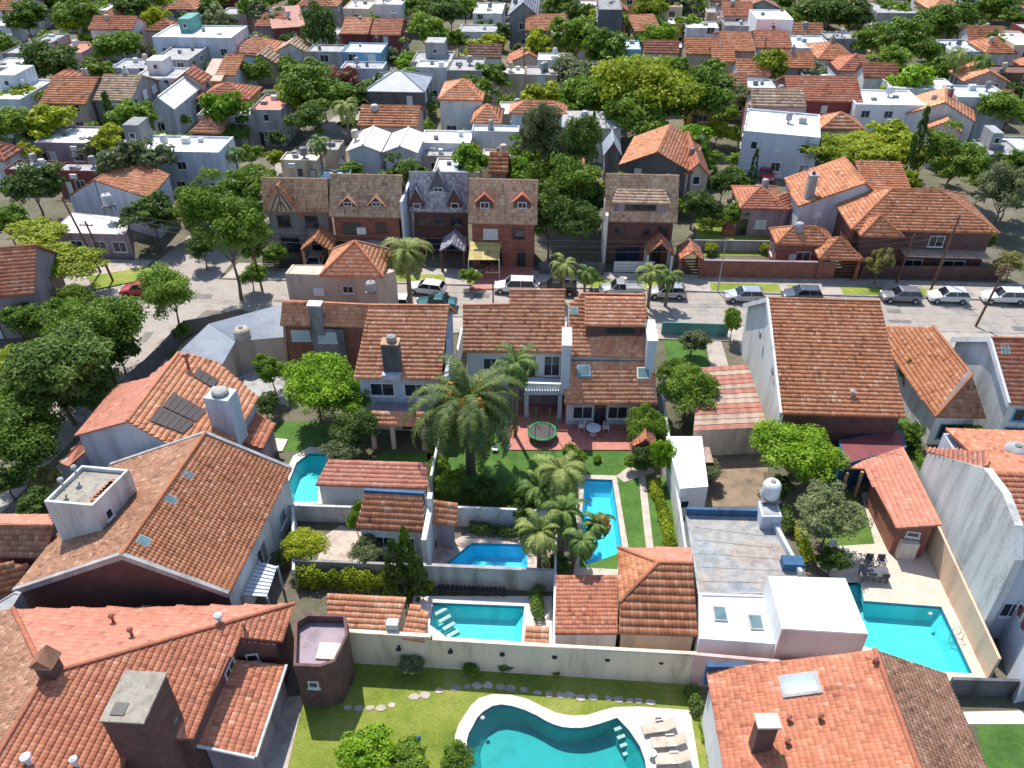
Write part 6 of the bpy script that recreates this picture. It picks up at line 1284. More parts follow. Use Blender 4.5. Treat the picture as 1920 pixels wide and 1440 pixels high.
# ================================================================== THE TOWN BEYOND
FAR = [
 # x0, x1, ytop, ybot, z, type, wall, roof, label, extras
 (300, 452, 47, 70, 7, 'flat', 'bluew', 'bright', 'long pale blue building with a white flat roof at the upper left', dict(upper=(.25, .4, 2.2, 'teal'))),
 (306, 376, 82, 112, 5.5, 'flat', 'lgrey', 'lgrey', 'grey white block below the long pale blue building', {}),
 (-10, 72, 148, 186, 6, 'flat', 'bluew', 'bright', 'bluish white two storey house at the left edge', dict(upper=(.1, .6, 2.2, 'bluew'))),
 (105, 196, 152, 196, 5, 'gable', 'beige', 'o', 'left one of the two tiled gable houses at the upper left', dict(rise=2.4, chim=True)),
 (199, 275, 150, 190, 5, 'gable', 'grey', 't', 'right one of the two tiled gable houses at the upper left', dict(rise=2.4, chim=True)),
 (84, 190, 236, 268, 3.6, 'flat', 'mauve', 'bright', 'low house with a pale blue flat roof near the dark cypress', {}),
 (225, 428, 254, 284, 6.2, 'flat', 'bluew', 'bright', 'big white flat roofed building behind the white gabled house', dict(upper=(.05, .2, 2.4, 'grey'))),
 (110, 196, 304, 320, 3.6, 'flat', 'maroon', 'lgrey', 'small maroon walled house with a grey flat roof', {}),
 (18, 100, 300, 318, 3.2, 'flat', 'maroon', 'lgrey', 'low pinkish flat roofed house at the left edge', {}),
 (-30, 28, 278, 302, 3.4, 'hip', 'white', 'r', 'red hipped roof cut by the left edge', {}),
 (440, 534, 80, 100, 4.2, 'hip', 'blue', 'n', 'blue walled house with a bright orange hipped roof', {}),
 (388, 428, 130, 152, 4.4, 'shed', 'yellow', 'rustl', 'small ochre walled house with a faded pink roof', {}),
 (425, 464, 104, 142, 4.8, 'gable', 'bluew', 'o', 'narrow brown tiled gable next to the ochre walled house', {}),
 (378, 486, 196, 216, 5, 'flat', 'lgrey', 'lgrey', 'long weathered grey concrete building with a blank wall', {}),
 (482, 540, 176, 206, 5.5, 'flat', 'lgrey', 'salmonflat', 'grey block with a salmon painted roof terrace', {}),
 (366, 428, 226, 250, 3.6, 'hip', 'maroon', 'n', 'low red orange roof below the grey concrete building', {}),
 (218, 300, 110, 128, 5, 'flat', 'bluew', 'lgrey', 'white flat roofed house with a curved parapet', {}),
 (262, 345, 126, 146, 5.4, 'flat', 'bright', 'lgrey', 'stepped white flat roofed house beside the two tiled gables', dict(upper=(.2, .6, 2, 'white'))),
 (300, 352, 165, 205, 4.4, 'gable', 'bluew', 'bright', 'pale blue tin roofed house in a narrow plot', dict(axis='y')),
 (-5, 48, 108, 126, 4.5, 'flat', 'white', 'bright', 'white flat house beside the big round tree at the left', {}),
 (20, 80, 82, 100, 4, 'flat', 'grey', 'lgrey', 'grey flat roofed house above the big round tree at the left', {}),
 (74, 112, 62, 80, 5, 'flat', 'lgrey', 'lgrey', 'pale grey cube house at the upper left', {}),
 (105, 172, 78, 98, 3.6, 'flat', 'pink', 'terrace', 'pinkish low flat roof at the upper left', {}),
 (490, 545, 28, 50, 4.4, 'gable', 'mauve', 'r', 'pale walled house with a faded red roof at the top left', {}),
 (506, 568, 28, 52, 4.6, 'shed', 'maroon', 'rust', 'house with a dark red sheet metal roof', dict(rz=20)),
 (318, 380, 4, 18, 5, 'hip', 'bluew', 'n', 'orange hipped roof at the very top left', {}),
 (648, 702, 38, 64, 4.6, 'gable', 'maroon', 'n', 'bright red tiled house left half of a maroon pair', {}),
 (702, 760, 42, 66, 5.2, 'gable', 'maroon', 'r', 'dark red tiled house right half of a maroon pair', dict(chim=True)),
 (648, 722, 80, 98, 5.4, 'flat', 'blue', 'bright', 'bright blue two storey house with a white flat roof', {}),
 (642, 722, 115, 128, 4.6, 'flat', 'bluew', 'lgrey', 'pale blue flat roofed house below the bright blue one', {}),
 (776, 850, 96, 116, 5.4, 'flat', 'lgrey', 'lgrey', 'grey stepped apartment house near the top centre', dict(upper=(.3, .8, 2.4, 'lgrey'))),
 (842, 908, 108, 132, 6.4, 'flat', 'grey', 'lgrey', 'dark grey box house with big windows near the top centre', {}),
 (920, 985, 124, 138, 5.6, 'flat', 'beige', 'coping', 'beige flat roofed house with two windows', {}),
 (985, 1046, 124, 140, 5.2, 'flat', 'beige', 'lgrey', 'beige flat roofed house with a cluttered roof', dict(tk=True)),
 (690, 806, 142, 172, 5.8, 'hip', 'dgrey', 'corr', 'dark grey house with a green grey mansard roof', dict(rise=2)),
 (826, 912, 155, 188, 6.0, 'hip', 'white', 'n', 'white round walled house with a faded orange roof', dict(rise=1.8)),
 (678, 792, 205, 238, 4.6, 'gable', 'beige', 'o', 'house with an orange tiled gable roof behind the white sheds', dict(rise=1.8)),
 (658, 725, 248, 284, 4.8, 'gable', 'bluew', 'bright', 'left white shed of the pair of gabled white roofs', dict(axis='y', rise=.9, sides='')),
 (725, 792, 250, 286, 4.8, 'gable', 'bluew', 'bright', 'right white shed of the pair of gabled white roofs', dict(axis='y', rise=.9, sides='')),
 (790, 886, 244, 268, 3.8, 'flat', 'bright', 'bright', 'dazzling white low flat roof in the centre', {}),
 (886, 944, 205, 232, 4.4, 'hip', 'teal', 'n', 'small green walled house with a red orange roof', {}),
 (885, 974, 234, 246, 4.8, 'flat', 'bluew', 'bluew', 'pale blue building with a strip of small windows', {}),
 (955, 1065, 196, 214, 5.6, 'hip', 'bluew', 'n', 'long orange roof with white walls behind the centre trees', dict(rise=1.2)),
 (1052, 1168, 216, 240, 5.2, 'shed', 'white', 'lgrey', 'long white party wall building right of the centre trees', dict(rise=.6, sides='')),
 (1130, 1165, 268, 292, 4.8, 'gable', 'grey', 'corr', 'narrow grey roofed annex beside the centre trees', dict(axis='y', sides='')),
 (918, 955, 300, 325, 4.6, 'gable', 'mauve', 'o', 'small orange tiled roof just behind the hooded dormer house', {}),
 (985, 1062, 32, 58, 5.0, 'gable', 'mauve', 'o', 'wide tan tiled house at the top centre', {}),
 (955, 1012, 2, 30, 6.5, 'gable', 'grey', 'g', 'tall grey gabled house at the top centre', dict(axis='y', rise=2.5)),
 (890, 945, 5, 25, 5, 'flat', 'white', 'bright', 'white house at the top centre left of the grey gable', {}),
 (1172, 1226, 34, 58, 5.0, 'gable', 'yellow', 'n', 'orange roofed house at the top right of centre', dict(rz=15)),
 (1126, 1172, 52, 66, 4.2, 'shed', 'beige', 'r', 'low brown roof beside the orange roofed house at the top', {}),
 (1146, 1200, 75, 92, 6.4, 'flat', 'blue', 'bluew', 'tall light blue house among the trees', {}),
 (1120, 1165, -8, 18, 9, 'flat', 'dgrey', 'grey', 'dark grey tower block at the top edge', {}),
 (1202, 1276, -6, 12, 6, 'flat', 'cream', 'lwood', 'sandy roofed building at the top edge', {}),
 (1465, 1602, 152, 190, 5.6, 'gable', 'maroon', 'r', 'house with a patchy red and white tiled roof and maroon walls', dict(rise=2.2)),
 (1592, 1720, 168, 196, 5.8, 'flat', 'bright', 'bright', 'white flat roofed house with dark strip windows', {}),
 (1398, 1538, 208, 252, 6.2, 'flat', 'bluew', 'bright', 'pale blue workshop with a large white flat roof', dict(rz=-13)),
 (1704, 1824, 190, 222, 4.6, 'gable', 'white', 'n', 'orange gabled house with a grey party wall at the upper right', dict(axis='y', rise=2.2, rz=-20, chim=True)),
 (1742, 1802, 216, 246, 3.6, 'gable', 'beige', 'n', 'low orange gabled wing before the grey party wall', dict(axis='y', rise=1.4, rz=-20)),
 (1662, 1784, 146, 166, 5.0, 'flat', 'white', 'bright', 'white flat house with a big beige water tank', dict(tk=True)),
 (1782, 1880, 160, 182, 6.4, 'flat', 'bluew', 'bluew', 'big grey blue cube building at the right', {}),
 (1412, 1480, 18, 36, 7.5, 'flat', 'bright', 'bright', 'modern white house with a tall window at the top right', {}),
 (1280, 1346, 80, 102, 4.6, 'gable', 'beige', 'o', 'tan roofed house left in the upper right cluster', {}),
 (1346, 1406, 62, 96, 4.8, 'gable', 'pink', 'o', 'pinkish house with brown tiles in the upper right cluster', {}),
 (1408, 1476, 64, 90, 4.8, 'gable', 'white', 'r', 'white walled house with a red tiled roof in the upper right cluster', dict(chim=True)),
 (1478, 1552, 66, 90, 5.0, 'flat', 'bluew', 'bluew', 'pale grey blue flat roof in the upper right cluster', {}),
 (1520, 1592, 84, 112, 4.6, 'hip', 'white', 'o', 'hipped orange roof with a dark chimney at the upper right', dict(chim=True)),
 (1560, 1642, 110, 134, 4.2, 'hip', 'pink', 'r', 'pale pink tiled hipped roof at the upper right', {}),
 (1330, 1374, 96, 116, 4.2, 'gable', 'pink', 'n', 'little salmon roofed house beside a dark bush', {}),
 (1376, 1440, 122, 142, 4.6, 'gable', 'white', 'n', 'bright orange roofed house above the white flat roofs', {}),
 (1452, 1520, 104, 128, 4.6, 'gable', 'lgrey', 'o', 'brown tiled gable with a tall white chimney', dict(chim=True)),
 (1500, 1562, 124, 146, 4, 'flat', 'lgrey', 'corr', 'grey flat roof behind the patchy tiled house', {}),
 (1322, 1362, 150, 170, 4.6, 'flat', 'white', 'lgrey', 'small white tower like house right of the big tree', {}),
 (1364, 1396, 148, 172, 4.6, 'gable', 'white', 'o', 'small reddish roof beside the small white tower like house', {}),
 (1398, 1452, 148, 168, 4.4, 'flat', 'bluew', 'bluew', 'plain pale blue cube house', {}),
 (1730, 1796, 2, 20, 6, 'hip', 'yellow', 'n', 'house with a bright orange roof and dark balcony at the top right', {}),
 (1630, 1710, 2, 24, 6.5, 'flat', 'lgrey', 'lgrey', 'pale apartment block at the top right', {}),
 (1880, 1935, 58, 84, 6, 'flat', 'cream', 'coping', 'cream cube house at the right edge', {}),
 (1830, 1890, 78, 100, 4.6, 'hip', 'white', 'o', 'red brown hipped roof near the right edge', {}),
 (1768, 1828, 74, 96, 4.4, 'flat', 'bluew', 'bluew', 'pale blue low roof left of the red brown hipped roof', {}),
 (1852, 1935, 122, 136, 5.4, 'flat', 'wood', 'wood', 'brown brick building at the right edge', {}),
 (1640, 1690, 50, 62, 5, 'flat', 'yellow', 'corr', 'small ochre house with a grey roof between dark trees', {}),
 (1545, 1600, 60, 72, 4.5, 'flat', 'lgrey', 'lgrey', 'low grey roof under the dark trees at the upper right', {}),
 (1285, 1345, 40, 52, 5, 'flat', 'bluew', 'bright', 'white cube house at the top beside the upper right cluster', {}),
 (1350, 1408, 12, 30, 5.5, 'gable', 'pink', 'r', 'pinkish roofed house at the top of the upper right cluster', {}),
 (1355, 1400, 34, 48, 4.8, 'flat', 'lgrey', 'grey', 'grey roofed house at the top of the upper right cluster', {}),
 (560, 640, 0, 12, 5, 'hip', 'lgrey', 'n', 'red roofed house at the top edge left of centre', {}),
 (650, 700, 0, 16, 6, 'flat', 'cream', 'coping', 'cream house at the top edge', {}),
 (705, 760, -6, 8, 7, 'flat', 'white', 'bright', 'white block at the top edge near the centre', {}),
 (590, 640, 52, 64, 4.5, 'flat', 'white', 'lgrey', 'white house behind the tall dark tree at the top', {}),
 (1840, 1905, 262, 290, 4.2, 'flat', 'lgrey', 'lgrey', 'grey flat roof with sheds at the right edge', dict(upper=(.2, .5, 2, 'lgrey'))),
 (1740, 1800, 258, 272, 3.4, 'flat', 'white', 'bright', 'low white roof beneath the orange gabled house', {}),
 (530, 600, 285, 300, 3.4, 'flat', 'cream', 'coping', 'low cream roofed patio house behind the half timbered house', {}),
 (600, 655, 318, 335, 3.6, 'flat', 'teal', 'bluew', 'low pale green roof behind the brick row', {}),
 (790, 850, 276, 292, 3.0, 'flat', 'lgrey', 'lgrey', 'small grey roof in a garden with a blue pool in the centre', {}),
 (905, 985, 280, 292, 3.2, 'flat', 'cream', 'coping', 'small cream awning like roof beside the centre trees', {}),
 (110, 175, 2, 14, 5, 'flat', 'white', 'lgrey', 'white house between trees at the top left', {}),
 (195, 250, 20, 34, 5, 'hip', 'white', 'n', 'small orange hip roof between trees at the top left', {}),
 (10, 70, 4, 20, 5, 'gable', 'white', 'o', 'brown roofed house at the top left corner', {}),
 (420, 470, 14, 26, 5, 'flat', 'pink', 'lgrey', 'pink walled house at the top left of centre', {}),
 (575, 640, 262, 280, 3.4, 'flat', 'beige', 'lgrey', 'low beige flat roof behind the tall palm', {}),
 (700, 770, 178, 190, 4, 'flat', 'lgrey', 'grey', 'grey flat roof below the mansard house', {}),
]
for f in FAR:
    x0, x1, yt, yb, z, typ, wall, roof, label, ex = f
    kw = dict(w=.55, c=.55); kw.update(ex); simple_house(label, x0, x1, yt, yb, z, typ, wall, roof, **kw)
# unnamed-in-photo far blocks beyond the frame top: one loose far district each, kept sparse
random.seed(21)
def far_block(i, px, py):
    z = random.uniform(3.5, 6.5); w = random.uniform(34, 60); hgt = random.uniform(12, 22)
    return w, hgt, z
SHORT = [(f[0] / 2 + f[1] / 2, f[2] / 2 + f[3] / 2, f[8]) for f in FAR] + [
 (60, 520, 'the tudor roof at the left edge'), (200, 450, 'the low brown corner building'), (560, 380, 'the half timbered house'), (690, 380, 'the brick house with triangular dormers'), (820, 380, 'the slate roofed house'), (940, 380, 'the brick house with hooded dormers'),
 (1200, 380, 'the house with the boxy dormer'), (1740, 400, 'the big hip roofed brick house'), (1580, 370, 'the white gable house'), (1400, 370, 'the weathered red hipped roof'), (220, 340, 'the white gabled house at the left'), (1240, 290, 'the grey walled house with the orange roof')]
used = set()
def rel_label(desc, x, y, simple=True):
    c = sorted(SHORT, key=lambda s: (s[0] - x) ** 2 + 4 * (s[1] - y) ** 2)
    for s in c[:6]:
        dx, dy = x - s[0], y - s[1]; side = ('left of ' if dx < 0 else 'right of ') if abs(dx) > abs(dy) * 1.3 else ('behind ' if dy < 0 else 'in front of ')
        t = s[2]; t = t if t.startswith('the ') else 'the ' + ' '.join(t.split()[:9]); t = t.rstrip()
        for cut in (' with a', ' with', ' and', ' at the', ' in the', ' near the', ' of the', ' beside the', ' in', ' of a', ' a', ' the', ' beside', ' behind the', ' behind', ' among the', ' among', ' under the', ' below the', ' below', ' before the', ' above the', ' between', ' left', ' right', ' just', ' at', ' and a'):
            if t.endswith(cut): t = t[:-len(cut)]
        lab = desc + ' ' + side + t; lab = ' '.join(lab.split()[:16])
        if lab not in used: used.add(lab); return lab
    for a in ('slightly smaller ', 'slightly larger ', 'shadier ', 'leafier ', 'sparser ', 'taller ', 'lower ', 'rounder ', 'tighter ', 'wider '):
        l2 = ' '.join((a + lab).split()[:16])
        if l2 not in used: used.add(l2); return l2
    return lab

# ================================================================== TREES
desc = dict(dark='dark green tree', mid='green tree', bright='bright green tree', yellow='yellow green tree', olive='grey olive tree', tan='straw coloured tree', red='pink flowering tree')
TT = [
 # named near trees: x, y, r, kind, label, kwargs
 (592, 728, 62, 'bright', 'dense bright green tree filling the garden left of the orange roof with the grey chimney', dict(fine=2, vr=.9)),
 (640, 745, 52, 'bright', 'right half of the dense bright green garden tree beside the white wall', dict(fine=2, vr=.9)),
 (665, 812, 40, 'dark', 'dark leafy tree below the dense bright green garden tree', dict(fine=2, vr=1)),
 (647, 850, 34, 'olive', 'olive green shrub beside the curved turquoise pool', dict(fine=1, vr=.8)),
 (508, 702, 27, 'mid', 'small conical green tree beside the warehouse yard', dict(fine=1, vr=1.3)),
 (498, 762, 22, 'dark', 'dark shrub between the annex and the bright tree', dict(fine=1)),
 (580, 1026, 38, 'yellow', 'round yellow green bush on the patio below the white stained wall', dict(fine=2, vr=.85)),
 (668, 975, 18, 'mid', 'climbing green shrub on the left wall of the white garden house', dict(fine=1, vr=2.2)),
 (690, 1040, 30, 'olive', 'olive shrub in front of the white garden house', dict(fine=1, vr=.8)),
 (740, 1070, 26, 'dark', 'left dark cypress of the clump beside the slanted corner pool', dict(fine=1, shape='cone', vr=2.4)),
 (762, 1052, 24, 'mid', 'tallest cypress of the clump beside the slanted corner pool', dict(fine=1, shape='cone', vr=2.8)),
 (785, 1078, 20, 'dark', 'right dark cypress of the clump beside the slanted corner pool', dict(fine=1, shape='cone', vr=2.2)),
 (1490, 845, 62, 'bright', 'big bright green tree behind the navy tank tower', dict(fine=2, vr=.9)),
 (1540, 862, 46, 'bright', 'right lobe bright green tree beside the big bright green one', dict(fine=2, vr=.85)),
 (1470, 920, 24, 'dark', 'dark bush under the big bright green tree', dict(fine=1)),
 (1555, 980, 56, 'olive', 'open olive green tree on the lawn by the pale deck', dict(fine=2, shape='open', vr=.95)),
 (1562, 1050, 26, 'dark', 'small dark shrub at the corner of the pale deck', dict(fine=1, vr=1.1)),
 (1290, 728, 50, 'mid', 'leafy green tree between the main house and the rusty sheet roof', dict(fine=2, vr=1)),
 (1262, 700, 24, 'mid', 'smaller green tree against the right wall of the main house', dict(fine=1)),
 (1212, 800, 36, 'mid', 'dense ivy covered pergola mass at the right end of the red terrace', dict(fine=2, vr=1.3, zc=1.9, name='pergola_creeper', cat='climbing plant', noTrunk=True)),
 (1200, 860, 22, 'dark', 'dark creeper at the foot of the ivy covered pergola', dict(fine=1, vr=1.2, noTrunk=True)),
 (1242, 862, 20, 'bright', 'light green shrub right of the red playhouse', dict(fine=1, vr=2.2)),
 (1298, 640, 25, 'olive', 'round pinkish shrub on the garden lot lawn', dict(fine=1, vr=.9)),
 (1703, 705, 20, 'mid', 'leafy vine between the big brown roof and the mottled hipped roof', dict(fine=1, vr=1.9)),
 (1820, 828, 30, 'yellow', 'rounded yellow green shrub under the stained white gable', dict(fine=1, vr=.8)),
 (1705, 812, 22, 'mid', 'green shrub at the corner of the hip roofed house', dict(fine=1)),
 (1335, 888, 20, 'olive', 'small rusty shrub beside the plain white shed', dict(fine=1)),
 (1375, 605, 18, 'mid', 'narrow hedge tree at the foot of the blank white gable wall', dict(fine=1, vr=2.0)),
 (182, 622, 74, 'mid', 'tall green street tree at the left beside the side street', dict(fine=2, vr=1.05)),
 (225, 665, 40, 'dark', 'dark green street tree with a bare trunk on the side street pavement', dict(fine=1, vr=1)),
 (105, 705, 96, 'dark', 'very large dark green tree at the left above the solar mat house', dict(fine=2, vr=.95)),
 (165, 745, 48, 'dark', 'dark green tree just left of the solar mat house', dict(fine=2)),
 (36, 822, 72, 'mid', 'large round green tree at the left edge', dict(fine=2, vr=.9)),
 (18, 690, 46, 'yellow', 'yellow green tree at the left edge', dict(fine=1)),
 (85, 660, 34, 'yellow', 'yellow topped tree behind the very large dark tree', dict(fine=1)),
 (90, 905, 26, 'tan', 'dry reddish yucca shrub above the white tower', dict(fine=1)),
 (75, 950, 32, 'dark', 'dark shrub left of the white tower', dict(fine=1)),
 (10, 900, 34, 'dark', 'dark shady tree on the left edge pavement', dict(fine=1)),
 (60, 612, 40, 'mid', 'green tree between the tudor roof and the tall street tree', dict(fine=1)),
 (200, 560, 24, 'bright', 'light green small tree on the corner pavement beside the red car', dict(fine=1)) if False else (120, 600, 34, 'mid', 'light green tree behind the tall green street tree', dict(fine=1)),
 (200, 720, 40, 'dark', 'dark green tree over the side street left of the salmon roof', dict(fine=1)),
 (60, 745, 44, 'mid', 'green tree between the very large dark tree and the left edge', dict(fine=1)),
 (845, 905, 26, 'mid', 'leafy green shrub under the date palm at the garden wall corner', dict(fine=1)),
 (905, 915, 26, 'dark', 'dark shrub below the date palm', dict(fine=1)),
 (975, 925, 22, 'mid', 'green shrub at the back of the palm garden lawn', dict(fine=1)),
 (1040, 1060, 22, 'dark', 'dark shrub at the foot of the drooping palm', dict(fine=1)),
 (470, 470, 26, 'dark', 'dark shaded tree behind the tall open corner tree', dict(fine=1)),
 (515, 480, 22, 'mid', 'green shrub before the half timbered house', dict(fine=1)),
 (640, 470, 18, 'mid', 'little leafy tree right of the gabled carport', dict(fine=1)),
 (1380, 400, 24, 'mid', 'leafy bush left of the weathered red hipped roof', dict(fine=1)),
 (316, 548, 50, 'mid', 'green street tree standing alone at the crossing', dict(fine=2, vr=1.15, zc=5.2)),
 (425, 440, 72, 'mid', 'tall open tree at the corner with pale branches showing', dict(fine=2, vr=1.15, shape='open', zc=7.5)),
 (408, 405, 40, 'mid', 'upper crown tree behind the tall open corner tree', dict(fine=1)),
 (455, 365, 48, 'mid', 'wide light green tree behind the corner', dict(fine=1)),
 (105, 498, 66, 'yellow', 'wide flat yellow tree in front of the tudor roof', dict(fine=2, shape='flat', vr=.6)),
 (78, 442, 50, 'yellow', 'smaller yellow tree behind the wide flat yellow tree', dict(fine=1, shape='flat', vr=.6)),
 (285, 412, 44, 'dark', 'dark green tree in front of the low brown corner building', dict(fine=1, vr=1)),
 (352, 410, 30, 'tan', 'brownish tree right of the low brown corner building', dict(fine=1)),
 (370, 368, 34, 'dark', 'dark tree behind the brownish tree', dict(fine=1)),
 (490, 335, 34, 'mid', 'green tree touching the half timbered house', dict(fine=1)),
 (60, 350, 50, 'dark', 'dark green tree mass at the left edge below the maroon houses', dict(fine=1)),
 (15, 420, 34, 'mid', 'green tree at the left edge above the yellow trees', dict(fine=1)),
 (30, 600, 30, 'dark', 'dark tree in front of the tudor roof', dict(fine=1)),
 (75, 560, 26, 'mid', 'small tree by the dark parked car', dict(fine=1)),
 (1016, 268, 36, 'olive', 'tall grey olive tree, left of the big central tree group', dict(fine=2, vr=1.9, zc=9.5)),
 (1080, 285, 40, 'dark', 'tall dark tree, right of the big central tree group', dict(fine=2, vr=1.7, zc=9)),
 (1055, 350, 60, 'mid', 'broad green tree in the middle of the big central tree group', dict(fine=2, vr=1.1, zc=6)),
 (1030, 420, 42, 'dark', 'dark lower tree at the left foot of the big central tree group', dict(fine=1, vr=1.3, zc=4.5)),
 (1092, 425, 40, 'dark', 'dark lower tree at the right foot of the big central tree group', dict(fine=1, vr=1.3, zc=4.5)),
 (1112, 262, 10, 'dark', 'slim pointed conifer behind the big central tree group', dict(fine=1, shape='cone', vr=4.0, zc=9)),
 (1050, 300, 34, 'olive', 'olive brown tree inside the big central tree group', dict(fine=2, vr=1.5, zc=8)),
 (470, 520, 22, 'mid', 'small street tree on the corner pavement below the tall open tree', dict(fine=1)),
 (380, 470, 28, 'dark', 'dark tree shading the corner left of the tall open tree', dict(fine=1)),
 (150, 560, 26, 'mid', 'small green tree between the yellow trees and the red car', dict(fine=1)),
 (262, 605, 20, 'mid', 'small sapling on the corner verge left of the lone street tree', dict(fine=1)) if False else (340, 625, 16, 'mid', 'little shrub on the verge under the lone street tree', dict(fine=1)),
 (1185, 868, 16, 'mid', 'small leafy shrub left of the playhouse', dict(fine=1)),
 (1075, 860, 22, 'mid', 'leafy shrub at the top left corner of the long narrow pool', dict(fine=1)),
 (985, 960, 24, 'dark', 'dark leafy shrub behind the white wall of the slanted corner pool', dict(fine=1)),
 (1118, 380, 26, 'dark', 'small dark tree against the house with the boxy dormer', dict(fine=1, vr=1.4, zc=4.5)),
 (1215, 178, 88, 'yellow', 'huge yellow green tree at the upper middle', dict(fine=2, vr=.9)),
 (1120, 185, 52, 'mid', 'rounded green tree left of the huge yellow green tree', dict(fine=1)),
 (1290, 195, 58, 'mid', 'green tree right of the huge yellow green tree', dict(fine=1)),
 (1200, 235, 50, 'mid', 'green tree in front of the huge yellow green tree', dict(fine=1)),
 (1345, 248, 26, 'yellow', 'small yellow tree below the huge yellow green tree', dict(fine=1)),
 (1555, 278, 56, 'yellow', 'left yellow green domed tree behind the white gable house', dict(fine=2, shape='flat', vr=.65)),
 (1632, 276, 62, 'yellow', 'right yellow green domed tree behind the white gable house', dict(fine=2, shape='flat', vr=.65)),
 (1714, 290, 17, 'dark', 'tall slim black green cypress beside the domed trees', dict(fine=1, shape='cone', vr=4.2)),
 (1412, 325, 10, 'dark', 'slim dark cypress beside the red pickup', dict(fine=1, shape='cone', vr=3.6)),
 (1788, 312, 54, 'mid', 'open green tree behind the big hip roofed brick house', dict(fine=2, shape='open')),
 (1885, 370, 52, 'olive', 'grey olive tree at the right edge beside the brick house', dict(fine=2, shape='open', vr=1.1)),
 (1838, 455, 20, 'dark', 'dark climbing shrub at the right corner of the brick house', dict(fine=1, vr=1.6)),
 (1650, 498, 22, 'tan', 'thin yellow green street tree in front of the brick house', dict(fine=1, shape='open', vr=1.5)),
 (1895, 500, 24, 'tan', 'yellowish shrub at the right edge on the pavement', dict(fine=1)),
 (1355, 350, 30, 'dark', 'round dark green bush behind the lawn', dict(fine=1)),
 (1300, 388, 30, 'dark', 'dark tree right of the boxy dormer house', dict(fine=1, vr=1.1)),
 (1340, 398, 26, 'dark', 'dark bush on the lawn edge', dict(fine=1)),
 (880, 522, 16, 'mid', 'small flowering shrub on the far verge left of the white suv', dict(fine=1, vr=1.1)),
 (1110, 522, 16, 'mid', 'small round shrub on the verge beside the silver pickup', dict(fine=1, vr=1.1)),
 (118, 1, 30, 'mid', 'green tree at the top edge far left', dict(fine=0)),
]
for x, y, r, k, lab, kw in TT: tree(x, y, r, k, lab, **kw)
FT = [(105, 125, 50, 'dark'), (225, 85, 40, 'mid'), (210, 228, 18, 'dark', 'cone', 2.4), (590, 180, 56, 'mid'), (572, 235, 42, 'dark'), (612, 62, 36, 'dark', 'round', 1.4), (302, 45, 24, 'yellow', 'round', 1.3),
 (50, 38, 38, 'mid'), (150, 38, 40, 'mid'), (250, 28, 36, 'dark'), (482, 138, 26, 'mid'), (545, 128, 22, 'mid'), (640, 150, 26, 'red'), (585, 138, 18, 'red'), (760, 124, 22, 'bright'), (735, 110, 20, 'olive'), (800, 60, 46, 'mid'), (845, 30, 34, 'dark'), (780, 22, 30, 'mid'), (872, 20, 26, 'mid'), (922, 92, 22, 'dark', 'round', 1.3), (945, 65, 20, 'dark'), (975, 100, 20, 'olive'),
 (1075, 85, 44, 'mid'), (1088, 148, 42, 'olive'), (1140, 50, 34, 'mid'), (1235, 72, 30, 'bright'), (1400, 190, 28, 'olive'), (1345, 135, 24, 'mid'), (1418, 98, 18, 'dark'), (1520, 28, 44, 'dark'), (1595, 38, 40, 'dark'), (1560, 20, 36, 'dark'), (1640, 75, 34, 'mid'), (1700, 88, 46, 'mid'), (1665, 120, 34, 'mid'), (1752, 48, 40, 'mid'), (1812, 38, 34, 'mid'), (1860, 22, 34, 'mid'), (1800, 65, 22, 'olive'), (1890, 215, 40, 'mid'), (1895, 170, 24, 'dark'), (1650, 22, 30, 'dark'), (1900, 40, 26, 'mid'),
 (20, 248, 36, 'mid'), (75, 250, 26, 'dark'), (182, 284, 22, 'olive'), (55, 288, 22, 'yellow'), (345, 226, 14, 'mid'), (446, 252, 26, 'dark'), (512, 300, 22, 'yellow'), (470, 290, 20, 'mid'), (876, 288, 20, 'yellow'), (1362, 218, 20, 'mid'), (1330, 300, 20, 'mid'), (140, 145, 14, 'yellow'), (372, 92, 20, 'dark'), (395, 105, 18, 'mid'), (455, 112, 14, 'mid'), (545, 80, 22, 'dark'), (5, 85, 26, 'mid'), (5, 170, 18, 'mid'), (1905, 310, 34, 'mid'), (1860, 300, 22, 'olive'),
 (690, 8, 16, 'mid'), (560, 8, 20, 'mid'), (470, 2, 18, 'mid'), (400, 22, 22, 'mid'), (345, 30, 20, 'olive'), (210, 8, 24, 'mid'), (90, 8, 26, 'dark'), (12, 20, 22, 'dark'), (1050, 12, 26, 'mid'), (1085, 30, 24, 'dark'), (1300, 12, 24, 'mid'), (1350, 60, 16, 'olive'), (1455, 8, 22, 'mid'), (1240, 30, 20, 'mid'), (935, 18, 18, 'dark'), (1480, 138, 14, 'mid'), (1835, 120, 22, 'mid'), (1750, 110, 20, 'mid'), (620, 110, 14, 'mid'), (500, 232, 18, 'mid'), (135, 215, 16, 'mid'), (170, 128, 20, 'mid'), (860, 78, 20, 'mid'), (1005, 78, 18, 'red'), (1028, 62, 16, 'mid'), (1270, 130, 26, 'mid'), (1310, 150, 22, 'mid'), (655, 235, 18, 'dark'), (525, 262, 20, 'dark'), (1150, 140, 22, 'mid')]
for t in FT:
    x, y, r, k = t[:4]; sh_ = t[4] if len(t) > 4 else ('open' if random.random() < .2 else 'round'); vr = t[5] if len(t) > 5 else random.uniform(.85, 1.05)
    size = 'small ' if r < 22 else ('large ' if r > 38 else ''); tree(x, y, r, k, rel_label(size + desc[k], x, y), shape=sh_, vr=vr, fine=1 if r > 26 else 0, group='trees among the far houses')
